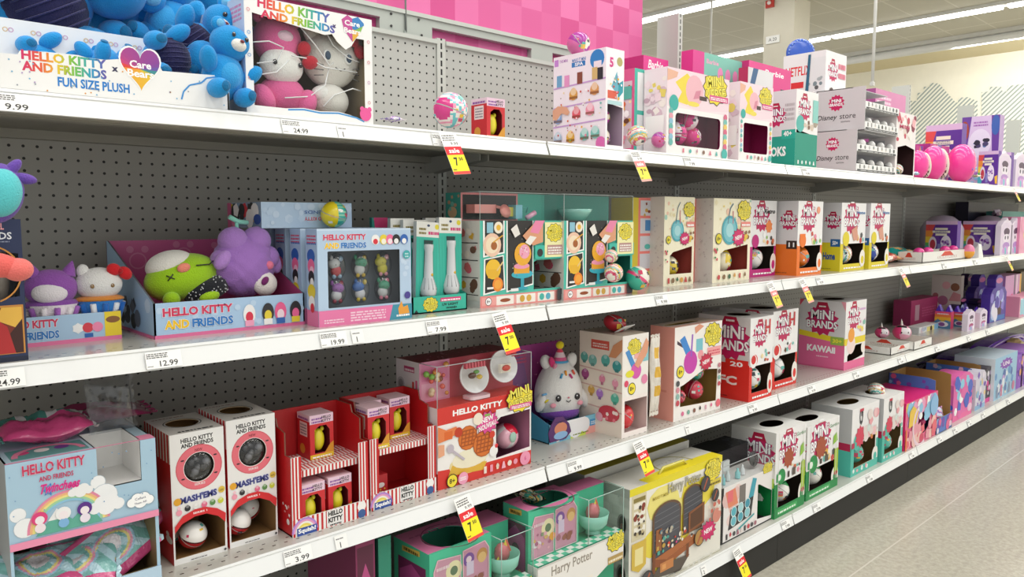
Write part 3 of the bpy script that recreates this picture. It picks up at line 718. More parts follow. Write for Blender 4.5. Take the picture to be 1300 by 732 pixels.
# -- long tray of blue bears
xr = at_y(291, 133, yf).x; xl = .14; W = xr-xl; Hf = at_y(291, 97.5, yf).z-ZA; pb = at_x(260, 61, xr); D = pb.y-yf; Hb = pb.z-ZA
t = item('display_tray', 'white card tray of blue plush bears at the left end of the top shelf', 'display tray', (xl, yf, ZA))
U = lambda px: (at_y(px, 90, yf).x-xl)/W
V = lambda px, py: (at_y(px, py, yf).z-ZA)/Hf
def uv(*P): return [(U(a), V(a, b)) for a, b in P]
fo = [(0,0),(1,0)]+uv((290.5,97),(206,90),(203,84),(196,74),(186,69),(178,72),(172,69),(160,68),(152,75),(134,76),(110,73),(100,70),(60,66),(27,64),(24,69),(0,67))+[(0,V(0,67))]
def af(f):
    f.clip = False; rb = ['#d4266a', '#e8573a', '#efc62c', '#7cc043', '#27a3c9', '#6a4fa8']
    f.text('HELLO KITTY', (U(27)+U(136))/2, V(82, 75.5), w=U(136)-U(29), h=.24, cols=rb, col='#d4266a', bold=.04)
    f.text('AND FRIENDS', (U(27)+U(136))/2, V(82, 89), w=U(136)-U(29), h=.24, cols=rb, col='#d4266a', bold=.04)
    f.text('x', U(146), V(146, 88), h=.12, col='#2a2a52', bold=.05)
    f.text('FUN SIZE PLUSH', (U(72)+U(164))/2, V(118, 108), w=U(164)-U(73), h=.24, col='#1b7fd0', bold=.03)
    hw = U(203)-U(178.5); hu = U(178.5); hv = V(178.5, 88); hh = .62
    def heart(k, col, cols=None):
        P = []
        for i in range(40):
            a = 2*math.pi*i/40; x = 16*math.sin(a)**3; z = 13*math.cos(a)-5*math.cos(2*a)-2*math.cos(3*a)-math.cos(4*a); P.append((hu+x/16*hw*k, hv+(z+2)/16*hh*k))
        if not cols: f.poly(P, col); return
        for i in range(40):
            q = P[i]; q2 = P[(i+1) % 40]; d = math.atan2(q[1]-hv, q[0]-hu)/6.2832+.5
            j = int(d*len(cols)) % len(cols); f.poly([(hu, hv), q, q2], mixc(cols[j], cols[(j+1) % len(cols)], d*len(cols) % 1)); f.k -= 1
        f.k += 1
    heart(1.08, '#ffffff'); heart(1, '', ['#e23f3a', '#f08a2c', '#ecc52e', '#4aa65a', '#2f7fc4', '#8a3f9c', '#d43f7a'])
    f.text('Care', hu, hv+.12, w=hw*1.1, h=.2, col='#ffffff', bold=.03); f.text('Bears', hu, hv-.12, w=hw*1.35, h=.2, col='#ffffff', bold=.03)
    f.line([(U(229), V(229,126)),(U(232),V(232,116)),(U(240),V(240,108)),(U(255),V(255,105)),(U(262),V(262,99)),(U(275),V(275,97.5)),(U(290),V(290,97.5))], .006, '#3b93d8')
    rd = random.Random(4)
    for i in range(46):
        u = rd.uniform(.02, .98); v = rd.uniform(.08, .8); f.ell(u, v, .0028, rd.choice(['#e0a04a', '#b59ac8', '#7ab6d8', '#9aa0a8'])); f.k -= 1
    f.k += 1
def ab(f):
    rd = random.Random(8)
    for i in range(10):
        u = .08+.09*i; f.ring(u, .86, .006, .009, '#d9b98a', 10); f.ring(u+.018, .86, .006, .009, '#c9a0c4', 10)
tray(t, W, D, Hf, Hb, '#f4f4f3', '#eef0f2', af=af, aback=ab, fout=fo, prof=[(0,0),(0,Hf),(.02,Hf),(D,Hb),(D,0)], backw='#e9edf1')
# -- the bears
BL = '#2196dc'
specs = [ (52, 4, 1.66, 1.5, (20, 60, 12), '#2d2c55', 'big blue plush bear with navy striped patch lying at the left of the pile'),
 (142, 8, 1.70, 1.15, (8, -12, 16), None, 'blue plush bear sitting upright behind the middle of the tray'),
 (-6, 6, 1.78, 1.1, (0, 30, -10), None, 'blue plush bear cut by the left frame edge'),
 (214, 34, 1.66, .95, (-12, 6, -40), None, 'small faced blue plush bear peeking over the tray beside the window box'),
 (188, -22, 1.76, 1.5, (10, 85, 0), '#26244a', 'blue plush bear with navy patch on the very top of the pile'),
 (213, 76, 1.46, .74, (0, 84, 4), '#2b2a52', 'blue plush bear with navy patch lying inside the tray behind the heart'),
 (134, 82, 1.47, .56, (-62, 0, 10), None, 'blue plush bear with its foot raised inside the tray'),
 (50, 80, 1.50, .62, (0, 88, 8), None, 'blue plush bear lying low behind the lettering of the tray'),
 (246, 60, 1.50, .82, (10, 50, -6), '#26244a', 'blue plush bear slumped over the right end of the tray'),
 (283, 98, 1.41, .74, (0, 12, 10), None, 'blue plush bear hanging down outside the right end of the tray')]
for px, py, y, s, rot, hood, lab in specs:
    p = at_y(px, py, y); bear(lab, p, s, rot, BL, hood=hood, group=None)
# -- big window box with two large plush toys
y = YU+.016; x, _, W, D, H = spot(ZA, y, 474, (309, -8), (250, 8))
t = item('window_box', 'white rainbow-lettered window box holding a pink and a cream plush', 'toy box', (x, y, ZA))
rb = ['#d4266a', '#e8573a', '#efc62c', '#7cc043', '#27a3c9', '#6a4fa8']
hole = [(.055,.08),(.28,.08),(.42,.10),(.55,.085),(.7,.10),(.8,.08),(.85,.06),(.93,.045),(.93,.80),(.86,.80),(.82,.72),(.77,.68),(.70,.74),(.66,.80),(.6,.78),(.2,.84),(.055,.86)]
def af(f):
    f.line([(.3,.07),(.42,.085),(.55,.07),(.7,.085),(.85,.06),(.92,.03)], .012, '#4a9ad8')
    f.text('HELLO KITTY', .37, .945, w=.55, h=.085, cols=rb, bold=.04, rot=-2); f.text('AND FRIENDS', .4, .855, w=.57, h=.07, cols=rb, bold=.04, rot=-2); f.text('x', .68, .875, w=.03, col='#4a3a6a', bold=.05)
    f.poly([(.74,.95),(.79,1.0),(.83,.975),(.88,1.0),(.93,.95),(.9,.86),(.83,.76),(.76,.86)], '#8ac05a'); f.poly([(.74,.95),(.79,1.0),(.83,.975),(.83,.76),(.76,.86)], '#c7509a'); f.poly([(.83,.975),(.83,.86),(.93,.93),(.93,.95),(.88,1.0)], '#3b86c8'); f.poly([(.83,.76),(.83,.88),(.9,.86)], '#e8b23c')
    f.text('Care', .83, .93, w=.13, h=.05, col='#ffffff', bold=.03); f.text('Bears', .83, .86, w=.14, h=.05, col='#ffffff', bold=.03)
    rd = random.Random(3)
    for i in range(9): f.ring(.965 if i % 2 else .027, .12+i*.095, .008, .013, rd.choice(['#d9b0d0', '#8fb7e0', '#e0a0a8']), 8)
    f.ell(.93, .1, .05, '#ee5aa0'); f.ell(.9, .15, .018, '#ee5aa0'); f.ell(.965, .15, .018, '#ee5aa0')
def as_(f):
    f.rect(0, 0, 1, 1, '#c8d6ea'); f.burst(.35, .62, .2, '#e8a0b8', 9); f.ell(.35, .62, .16, '#8fc0d8'); f.fine(.1, .8, .45, .95, 4, '#8aa4d8', 2); f.fine(.55, .8, .95, .95, 4, '#d890b8', 3)
    f.ell(.72, .35, .12, '#6a3f92'); f.ell(.4, .3, .1, '#32569c'); f.rect(.5, 0, .515, 1, '#b4c2d8')
carton(t, W, D, H, '#f6f6f6', '#d9e0ea', inner='#a8987c', fh=[hole], af=af, as_=as_)
shell(t, (.01, .004, .01), (W-.01, .005, H-.02), 'F', 'window_pane')
mb = MB('glossy_plastic'); rd = random.Random(5)
for P in ([(.06,.62),(.2,.66),(.3,.62),(.26,.5),(.1,.45)], [(.42,.84),(.55,.7),(.66,.52),(.7,.56)], [(.36,.56),(.5,.56),(.62,.5),(.9,.5)], [(.3,.18),(.5,.22),(.62,.34),(.66,.5)], [(.62,.86),(.7,.72),(.82,.62),(.92,.6)], [(.6,.14),(.7,.26),(.85,.34),(.93,.33)], [(.1,.35),(.25,.4),(.34,.52)]):
    mb.tube([(u*W, .012+.004*(i % 2), v*H) for i, (u, v) in enumerate(P)], .0014, '#f4f4f4', n=5)
mb.build('wire_tie', t)
c = at_y(352, 60, y+.06)
t2 = item('plush_animal', 'pink plush bear with pale face in the left half of the window box', 'plush toy', c); t2.scale = (.88,.88,.84)
P_ = '#f06fa8'
mb = MB('plush_fabric'); blob(mb, (0,0,.015), (.054,.045,.06), P_); b_ = mb.build('hood', t2); b_['label'] = 'pink hood'
mb = MB('plush_fabric'); blob(mb, (.005,-.006,-.115), (.055,.042,.05), P_); mb.build('body', t2)
for sx in (-1, 1):
    mb = MB('plush_fabric'); blob(mb, (sx*.04,0,.068), (.018,.012,.02), P_); mb.build('ear', t2)
    mb = MB('plush_fabric'); blob(mb, (sx*.05,-.03,-.13), (.024,.026,.036), P_, (0,sx*20,0)); mb.build('leg', t2)
mb = MB('plush_fabric'); blob(mb, (-.002,-.022,-.048), (.05,.032,.042), '#f7f5f1'); f_ = mb.build('face', t2)
for sx in (-1, 1): eye(f_, (sx*.03, -.05, -.045), .0055)
mb = MB('plush_fabric'); blob(mb, (0,-.035,.018), (.022,.014,.016), '#f4cfe0', nu=14, nv=10); mb.build('muzzle', b_)
mb = MB('plush_fabric'); blob(mb, (.045,-.04,-.003), (.016,.01,.018), '#c8283a', (0,20,0), nu=12, nv=8); blob(mb, (.056,-.045,-.034), (.02,.012,.016), '#c8283a', (0,-20,0), nu=12, nv=8); mb.build('ribbon', t2)
c = at_y(419, 84, y+.06)
t2 = item('plush_animal', 'large cream plush with soft whisker lines in the right half of the window box', 'plush toy', c); t2.scale = (.93,.9,.98)
G_ = '#f3efe8'
mb = MB('plush_fabric'); blob(mb, (0,0,.01), (.068,.045,.058), G_, warp=lambda p, d: Vector((p.x*(1+.08*d.z), p.y, p.z))); h_ = mb.build('head', t2)
mb = MB('plush_fabric'); blob(mb, (-.01,-.01,-.075), (.045,.038,.036), G_); blob(mb, (-.035,-.024,-.065), (.024,.018,.018), '#f8f6f2'); mb.build('body', t2)
for sx in (-1, 1):
    mb = MB('plush_fabric'); blob(mb, (sx*.045,.0,.062), (.018,.012,.026), G_, (0,sx*20,0)); mb.build('ear', t2)
    mb = MB('glossy_plastic'); mb.ball((sx*.026-.004,-.044,.012), (.0105,.004,.0125), '#f4f4f2', nu=12, nv=8); mb.ball((sx*.026-.004,-.047,.012), (.007,.003,.009), '#27405a', nu=12, nv=8); mb.build('eye', h_)
mb = MB('glossy_plastic'); mb.tube([(-.012,-.046,-.01),(0,-.0475,-.016),(.012,-.046,-.01)], .0012, '#5a5a5a', n=5)
for sx in (-1, 1):
    for k in range(3): mb.tube([(sx*.036-.003,-.043,-.008-.01*k),(sx*.056-.003,-.036,-.004-.013*k)], .0011, '#6a6a6a', n=5)
mb.build('stitching', h_)
mb = MB('plush_fabric'); blob(mb, (.04,-.036,.055), (.012,.008,.018), '#c8283a', (0,-30,0), nu=12, nv=8); blob(mb, (.056,-.036,.032), (.014,.008,.016), '#c8283a', (0,-30,0), nu=12, nv=8); mb.build('ribbon', h_)
# -- small silver and lilac packet
bag('small lilac and silver packet lying flat on the empty part of the top shelf', at_y(499, 152, YU+.05)+Vector((0,0,.001)), .045, .03, .010, (0,0,4), lambda u, v: ['#d9d6e4', '#8a7ac0', '#e8e8ee'][int(u*7+v*3) % 3], seed=3, cells=10)
# -- striped pink ball, small red carton
capsule('toy_ball', 'large pink and teal picture ball standing alone on the top shelf', at_y(572, 140, YU+.06), .0415, 'pinkteal', (0, 0, 20))
def mini_carton(label, p, s=1.65, rz=0, group=None, top='#efc9d4', seed=1):
    W, D, H = .034*s, .034*s, .058*s
    t = item('toy_carton', label, 'toy carton', p, rz, group)
    h = [(.2,.12),(.85,.12),(.85,.62),(.7,.74),(.4,.74),(.2,.66)]
    def af(f):
        f.rect(0, .8, 1, 1, '#e9c9dc'); f.fine(.08, .82, .55, .96, 2, '#8a4fa0', seed); f.text('HELLO', .7, .93, w=.4, h=.06, col='#1d1d1d', bold=.03); f.text('KITTY', .7, .85, w=.4, h=.06, col='#1d1d1d', bold=.03)
        f.rect(0, 0, 1, .1, '#e4c02c'); f.fine(.1, .02, .9, .08, 1, '#ffffff'); f.poly([(.6,.1),(1,.1),(1,.34),(.86,.3)], '#d9962c')
    def as_(f): f.rect(0,.86,1,1,'#e7d3de'); f.rect(.2,.5,.8,.82,'#f0e6e2'); f.fine(.26,.54,.74,.8,4,'#8a8a90',2); f.ell(.4,.2,.2,'#dba036'); f.fine(.1,.88,.9,.97,1,'#8a4fa0')
    carton(t, W, D, H, '#cf2a30', '#c8242c', top, inner='#8a1a20', fh=[h], af=af, as_=as_)
    mb = MB('glossy_plastic'); mb.ball((W*.5, D*.32, H*.38), (W*.26, D*.22, H*.26), '#e9d92e', nu=16, nv=12); mb.ball((W*.32, D*.32, H*.62), (W*.08, D*.1, H*.06), '#e9d92e', nu=10, nv=8); mb.ball((W*.68, D*.32, H*.62), (W*.08, D*.1, H*.06), '#e9d92e', nu=10, nv=8); mb.build('squeeze_toy', t)
    return t
x, _, W, D, H = spot(ZA, YU+.06, 653, (618, 130), .04)
mini_carton('small red carton with a yellow squeeze toy alone on the top shelf', (x, YU+.06, ZA), s=1.75, rz=0)
# -- tall white picture box of small food sets, ball on top
y = YU+.004; x, _, W, D, H = spot(ZA, y, 791, (769.6, 59.4), (703, 70))
t = item('toy_box', 'tall white picture box of tiny food sets on the top shelf', 'toy box', (x, y, ZA))
def as_(f):
    f.text('MAKE IT MINI', .5, .93, w=.26, h=.035, col='#2f6fb8', bold=.02); f.rect(.36,.86,.62,.91,'#2f7fc4'); f.text('SPA', .5, .885, w=.16, h=.035, col='#ffffff', bold=.03)
    f.rect(.02,.9,.1,.97,'#c88ad8'); f.text('THE MINI', .2, .945, w=.16, h=.03, col='#b06ac0', bold=.01); f.ell(.84, .9, .13, '#2f86cc'); f.rect(.78,.78,.92,.88,'#f4e8f2')
    for i, v in enumerate((.66, .45, .25)): f.poly([(0,v),(1,v+.03),(1,v+.045),(0,v+.015)], '#c9a0d8')
    for (u, v, c) in ((.12,.74,'#6fa8d0'),(.27,.73,'#e79acb'),(.52,.74,'#8a4a38'),(.8,.76,'#d8b878'),(.9,.75,'#2a2a30')): f.rect(u-.05, v-.06, u+.05, v+.06, c)
    for (u, v, c) in ((.4,.58,'#dba04a'),(.8,.6,'#e0a060'),(.46,.38,'#e35a6a'),(.72,.4,'#f09ab0'),(.35,.14,'#e8b13c'),(.62,.15,'#7cc8be'),(.82,.16,'#7cc8be'),(.1,.35,'#8aa8d8'),(.1,.14,'#b0c8e0')):
        f.ell(u, v, .08, c); f.ell(u, v+.03, .055, mixc(c, '#ffffff', .5)); f.rect(u-.08, v-.045, u+.08, v-.02, mixc(c, '#5a2a10', .5))
    f.poly([(0,.44),(.1,.48),(.28,.46),(.34,.4),(.3,.37),(.18,.4),(.08,.33),(0,.34)], '#e2a98a'); f.ell(.93, .05, .09, '#e070b8'); f.blobs(.02,.02,.95,.62,40,FOOD,5,(.008,.02))
def af(f):
    f.rect(0,.5,1,1,'#fbf7fb'); f.ell(.35,.86,.15,'#f6e3f0'); f.text('5', .3, .86, h=.1, col='#d83f8c', bold=.04); f.ell(.75,.88,.16,'#b8b070')
    f.poly([(.3,.62),(.6,.78),(.75,.6),(.62,.55)], '#6ab4c8'); f.poly([(.65,.5),(.95,.58),(.95,.7),(.7,.66)], '#2f9fb0'); f.rect(.1,.5,.6,.58,'#e0604a'); f.rect(.1,.44,.9,.48,'#b8dce0'); f.blobs(.1,.46,.9,.76,22,FOOD+PASTEL,6,(.02,.06))
carton(t, W, D, H, '#f7f3f8', '#f5eef6', '#e8e4ea', inner='#b9a4b8', fh=[[(.1,.03),(.95,.03),(.95,.42),(.1,.45)]], af=af, as_=as_)
capsule('toy_ball', 'magenta ball inside the side opening of the tall white picture box', (x+W*.4, y+.045, ZA+.032), .028, 'purple')
capsule('toy_ball', 'upper magenta ball inside the opening of the tall white picture box', (x+W*.42, y+.045, ZA+.088), .026, 'purple', (0,60,0))
capsule('toy_ball', 'purple and white ball resting on top of the tall white picture box', (x+W*.3, y+D*.62, ZA+H+.031), .033, 'purple', (20, 30, 0))
# -- pale package with teal framed windows
y = YU+.095; x, _, W, D, H = spot(ZA, y, 843, (806, 86), (785, 93))
t = item('toy_box', 'pink sided box with teal framed white windows and a yellow sun', 'toy box', (x, y, ZA))
def af(f):
    f.rect(0,0,1,1,'#4bbfae')
    f.rect(.09,.04,.9,.47,'#e7eaee'); f.rect(.09,.52,.9,.96,'#edf0f2'); f.ell(.7,.42,.16,'#efdc5a')
def as_(f): f.rect(0,0,1,1,'#dc5c90'); f.rect(.1,.08,.9,.86,'#d8c8d0'); f.blobs(.12,.15,.88,.8,26,FOOD+['#7a5a58','#4aa8a0'],9,(.05,.12)); f.rect(.5,.65,.9,.8,'#57b7a8')
carton(t, W, D, H, '#4bbfae', '#dc5c90', af=af, as_=as_, top='#dcdcdc')
y2 = YU+.32; x, _, W, D, H = spot(ZA, y2, 846, (817, 69.5), .1)
t = item('toy_box', 'deep pink box with white script lettering behind the teal framed box', 'toy box', (x, y2, ZA))
carton(t, W, D, H, '#e23f93', '#c92f7c', af=lambda f: (f.text('Barbie', .5, .93, w=.6, h=.08, col='#ffffff', bold=.02, shear=.2),))
p = at_y(809, 172, YU+.036); capsule('toy_ball', 'orange, teal and cream ball at the foot of the teal framed box', p, .030, 'colour', (10, 0, 40)); 
p = at_y(837, 177.5, YU+.032); capsule('toy_ball', 'purple and teal ball close to the shelf edge beside the white box of pink balls', p, .024, 'purple', (0, 40, 0)); 
# -- two tall white boxes with magenta windows
def bag_box(label, tl, brx, back, y, seed, empty=False, hand=True):
    x, _, W, D, H = spot(ZA, y, brx, tl, .085)
    t = item('toy_box', label, 'toy box', (x, y, ZA))
    hole = rrect(.13, .11, .86, .49, .04, W/H)
    def af(f):
        f.rect(0,.55,1,1,'#f6e4ea'); f.poly([(0,.62),(.5,.55),(1,.6),(1,1),(0,1)], '#f3dbe4')
        f.poly([(.12,.84),(.3,.97),(.38,.9),(.3,.78),(.42,.66),(.3,.6),(.15,.62),(.22,.74)], '#f0d84a'); f.ell(.42,.78,.14,'#efb9c4'); f.poly([(.4,.68),(.5,.7),(.52,.8),(.44,.78)],'#d98aa0'); f.poly([(0,.84),(.14,.9),(.16,.96),(0,.98)], '#eab69c')
        f.rect(.5,.68,.62,.73,'#4a3430'); f.ell(.4,.62,.1,'#f0dc5c', 14, ry=.03); yellow_logo(f, .76, .86, .38); f.rect(.66,.7,.98,.77,'#dd5a90'); f.fine(.68,.715,.96,.755,2,'#ffffff',1); f.ell(.1,.6,.07,'#3ab0a8')
        for i in range(7):
            f.ell(.06, .5-i*.06, .03, ['#6ab8b0','#e8a0b0','#8fc0d8'][i % 3]); f.ell(.94, .52-i*.062, .032, ['#d86a8a','#7ac0b8','#e8c86a'][i % 3])
        strip_icons(f, .03, .08, 6, ['#e07a90','#58b8b0','#c89aa8','#8a6a58'], .2, .85); f.ell(.93,.06,.05,'#4ab8b0')
    def as_(f): f.rect(0,0,1,1,'#efe6ea'); f.blobs(.1,.1,.9,.9,30,['#f2dfe6','#e8d86a','#d8c0cc','#f4efe8','#c9a9b8'],seed,(.08,.2)); f.rect(.1,.2,.9,.45,'#f6f6f4')
    carton(t, W, D, H, '#f7f4f3', '#ece2e6', inner='#9a0f56', fh=[hole], af=af, as_=as_)
    if not empty: shell(t, (W*.13, .004, H*.11), (W*.86, .0045, H*.49), 'F', 'window_pane')
    return x, y, W, D, H
x, y, W, D, H = bag_box('tall white picture box whose window is full of magenta balls', (847.6, 84), 923.5, (836, 86.5), YU+.006, 2)
rr = .038
capsule('toy_ball', 'large magenta ball low at the left of the box window', (x+W*.3, y+rr+.004, ZA+rr+.03), rr, 'magenta', (0,0,-20), cat='toy ball')
capsule('toy_ball', 'magenta ball with a white label higher at the right of the box window', (x+W*.5, y+rr+.006, ZA+.118), rr*.95, 'magenta', (90,0,20))
capsule('toy_ball', 'magenta ball behind the others, low at the right of the box window', (x+W*.56, y+rr+.004, ZA+rr+.026), rr*.85, 'magenta', (0,50,20))
x, y, W, D, H = bag_box('tall white picture box with an empty magenta window', (940, 102.7), 979, (922.8, 106), YU+.006, 5, True)
# -- boxes standing behind
def scr(label, tl, brx, y, back, fcol, scol, af=None, as_=None, z=ZA, top=None):
    x, _, W, D, H = spot(z, y, brx, tl, back); t = item('toy_box', label, 'toy box', (x, y, z))
    carton(t, W, D, H, fcol, scol, top, af=af, as_=as_); return x, y, W, D, H
scr('wide teal and pink box with white script behind the magenta ball box', (880, 62.5), 950, YU+.25, .05, '#7fc4b4', '#dd3f93', af=lambda f: (f.rect(0,.0,.18,1,'#dc3f92'), f.text('Barbie', .32, .93, w=.2, h=.04, col='#f4a0c8', bold=.02), [f.ell(.45+.13*i, .84, .045, '#e88fc0', ry=.06) for i in range(4)], f.blobs(.3,.3,.95,.75,14,['#c86a9a','#a8d0c8','#e0a8a0'],4,(.03,.06))))
scr('hot pink doll box with a black and silver side beside the small white sticker box', (951, 76), 1000, YU+.22, .06, '#e0468e', '#c82a78', af=lambda f: (f.text('Barbie', .6, .93, w=.45, h=.05, col='#ffffff', bold=.02, shear=.2), f.rect(.75,.3,1,.8,'#4a3a44'), f.blobs(.5,.3,.95,.85,16,['#8a6a7a','#d8b8a8','#6a4a52'],4,(.04,.08))))
scr('small grey box with a pink badge before the hot pink box', (950, 84.5), 978, YU+.16, .04, '#d9d8da', '#c0305f', af=lambda f: (f.poly([(0,.72),(.2,1),(.4,1),(0,.5)], '#38608a'), f.burst(.55,.7,.14,'#c2306a',9), f.blobs(.5,.4,.9,.75,9,['#555555','#999999','#c06a8a'],2,(.03,.06))))
# -- teal box with a dark opening
y = YU+.003; x, _, W, D, H = spot(ZA, y, 1036, (1011.6, 112.5), (977, 118.5))
t = item('toy_box', 'white and teal lettered box with an empty dark opening', 'toy box', (x, y, ZA))
def as_(f):
    f.rect(0,0,1,.4,'#14a08c'); f.rect(.5,.36,1,.48,'#1fae9a'); f.text('40+', .72, .43, w=.3, h=.07, col='#ffffff', bold=.03); brands_logo(f, .25, .68, .85); f.text('BOOKS', .2, .2, w=.95, h=.13, col='#ffffff', bold=.04); f.fine(.6,.6,.95,.85,4,'#c0b8bc',1)
def af(f):
    f.rect(0,0,1,.44,'#12957f'); brands_logo(f, .38, .78, .6); f.ell(.2,.56,.18,'#58b8b0'); f.blobs(.3,.5,.95,.6,8,['#7a5a4a','#a89a8a','#d8c8b8'],2,(.05,.1)); f.rect(.75,.6,1,.9,'#8fd0c8'); strip_icons(f,.03,.08,5,['#ffffff','#d8f0ea'])
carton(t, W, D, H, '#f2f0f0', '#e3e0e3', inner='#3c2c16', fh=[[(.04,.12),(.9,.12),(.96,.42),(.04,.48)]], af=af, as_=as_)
# -- lettered box standing high behind, blue round pack on it
y = YU+.20; x, _, W, D, H = spot(ZA, y, 1069, (1049, 62.8), (995, 70.5))
t = item('toy_box', 'tall white box with red letters standing behind the grey stacked boxes', 'toy box', (x, y, ZA))
def as_(f):
    f.text('NETFLIX', .36, .86, w=.6, h=.075, col='#d8222a', bold=.02); brands_logo(f, .34, .62, .5); f.rect(.2,.72,.5,.77,'#d8222a'); f.rect(.62,.45,1,.95,'#dfe0e2'); f.blobs(.62,.45,.98,.8,26,['#5a5a5e','#a8b0b4','#f4f4f4','#7a8a90'],3,(.03,.06)); f.poly([(.52,.5),(.6,.98),(.66,.98),(.6,.5)], '#24607e')
def af(f): brands_logo(f, .35, .85, .5); f.blobs(.05,.3,.95,.72,26,['#5a4a48','#a8a0a0','#f0f0f0','#6a7a80'],4,(.04,.09)); f.fine(.6,.8,.95,.95,2,'#e07a90',1)
carton(t, W, D, H, '#eceaec', '#e6e4e6', '#d8d8d8', af=af, as_=as_)
yy_ = y+D+.03; q = at_y(1017, 50, yy_); t = item('round_pack', 'royal blue scalloped round pack peeking over the red lettered box', 'toy pack', (q.x, yy_, q.z-.066), rot=(R(90), 0, R(-42)))
mb = MB('glossy_plastic'); mb.lathe([(0,.012),(.05,.012),(.066,.006),(.07,0),(.066,-.006),(.0,-.006)], (0,0,0), '#2a55b8', n=32); mb.build('shell', t)
mb = MB('glossy_plastic')
for i in range(26): a = math.radians(i*360/26); mb.ball((.06*math.cos(a), .06*math.sin(a), .010), .0035, '#8fb0ea', nu=6, nv=5)
mb.build('dots', t)
# -- two stacked grey printed boxes with little shelves of packs
def grey_unit(label, z, tl, brx, back, y, seed):
    x, _, W, D, H = spot(z, y, brx, tl, back)
    t = item('display_box', label, 'display box', (x, y, z))
    def as_(f):
        f.burst(.42, .68, .17, '#c2185b', 13, .8); f.text('MiNi', .42, .73, w=.2, h=.08, col='#ffffff', ol='#5a2f6e', bold=.03); f.text('BRANDS', .42, .64, w=.26, h=.07, col='#ffffff', ol='#5a2f6e', bold=.03)
        f.text('Disney', .24, .34, w=.4, h=.15, col='#222222', bold=.01, shear=.25); f.text('store', .66, .35, w=.32, h=.1, col='#333333', bold=.0); f.text('EDITION', .62, .23, w=.18, h=.03, col='#555555')
    o = bpy.data.objects
    mb = MB('printed_card'); X, Y, Z = Vector((1,0,0)), Vector((0,1,0)), Vector((0,0,1))
    mb.box((0,0,0),(.003,D,H),'#c9c8ca'); mb.box((W-.003,D*.3,0),(W,D,H*.9),'#c9c8ca'); mb.box((0,D-.003,0),(W,D,H),'#bdbcc0'); mb.box((0,0,0),(W,D,.003),'#c9c8ca'); mb.box((0,D*.25,H-.003),(W,D,H),'#c9c8ca')
    as_(Face(mb,(0,D,0),-Y,Z,D,H)); mb.build('carton', t)
    for j in (0, 1):
        mb = MB('printed_card'); z0 = H*.03+j*H*.46; mb.box((.003, 0, z0), (W-.003, D*.5, z0+.003), '#cfcfd0'); mb.box((.003, -.001, z0), (W-.003, .002, z0+H*.17), '#f2f2f2')
        f = Face(mb,(.003,-.001,z0),X,Z,W-.006,H*.17); f.rect(.02,.02,.98,.25,'#2b2f36'); f.fine(.1,.06,.9,.2,1,'#d8d8d8'); strip_icons(f,.35,.9,9,['#4a4a4a','#8a8a8a','#c0c0c0','#5a6a6a'],.03,.97,seed+j)
        mb.build('shelf_lip', t)
    return x, y, W, D, H
xg, yg, Wg, Dg, Hg = grey_unit('lower grey display box with black lettering on the top shelf', ZA, (1088.5, 163), 1137, (1036, 166), YU+.004, 1)
n = 0
for j in (0, 1):
    for i in range(5):
        n += 1; p = (xg+.014+(Wg-.03)*i/4, yg+.03, ZA+Hg*(.03+.46*j)+.004+.026)
        mb = MB('glossy_plastic'); mb.ball((0,0,0), (.013,.02,.026), '#f0f0f0', M=Euler((.3,0,0)).to_matrix(), nu=14, nv=10, fn=lambda d: '#3a3a3e' if abs(d.z-.1) < .12 else '#ecebe9'); o = mb.build('toy_capsule', loc=p)
        tag(o, f'white and black capsule in the {"lower" if j == 0 else "upper"} row of the lower grey display box', 'toy capsule', f'capsules in the {"lower" if j == 0 else "upper"} row of the lower grey display')
zt = ZA+Hg
xg2, yg2, Wg2, Dg2, Hg2 = grey_unit('upper grey display box with black lettering stacked on the other', zt, (1099.5, 108.5), 1140, (1037, 112), YU+.006, 3)
for i in range(5):
    p = (xg2+.014+(Wg2-.03)*i/4, yg2+.03, zt+Hg2*.03+.004+.026)
    mb = MB('glossy_plastic'); mb.ball((0,0,0), (.013,.02,.026), '#f0f0f0', M=Euler((.3,0,0)).to_matrix(), nu=14, nv=10, fn=lambda d: '#3a3a3e' if abs(d.z-.1) < .12 else '#ecebe9'); o = mb.build('toy_capsule', loc=p)
    tag(o, 'white and black capsule in the upper grey display box', 'toy capsule', 'capsules in the upper grey display')
# -- narrow box with a brown opening
y = YU+.01; x, _, W, D, H = spot(ZA, y, 1160, (1139, 141), .12)
t = item('toy_box', 'white flowered carton with a dark window showing a white ball beside the grey displays', 'toy box', (x, y, ZA))
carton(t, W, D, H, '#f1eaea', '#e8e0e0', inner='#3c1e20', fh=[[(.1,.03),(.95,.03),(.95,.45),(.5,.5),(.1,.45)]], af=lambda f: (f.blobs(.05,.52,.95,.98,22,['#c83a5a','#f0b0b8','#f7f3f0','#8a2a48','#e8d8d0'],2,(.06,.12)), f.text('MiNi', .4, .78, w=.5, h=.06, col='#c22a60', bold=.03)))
capsule('toy_ball', 'white ball inside the dark window of the flowered carton', (x+W*.5, y+.035, ZA+.033), .028, 'white_col')
scr('tall pink topped box behind the upright post on the top shelf', (1112, 111.5), 1145, YU+.26, .05, '#c05a92', '#a24a8a', af=lambda f: (f.rect(0,.8,1,1,'#d88ab8'), f.fine(.05,.85,.5,.95,2,'#f4d8ea')))
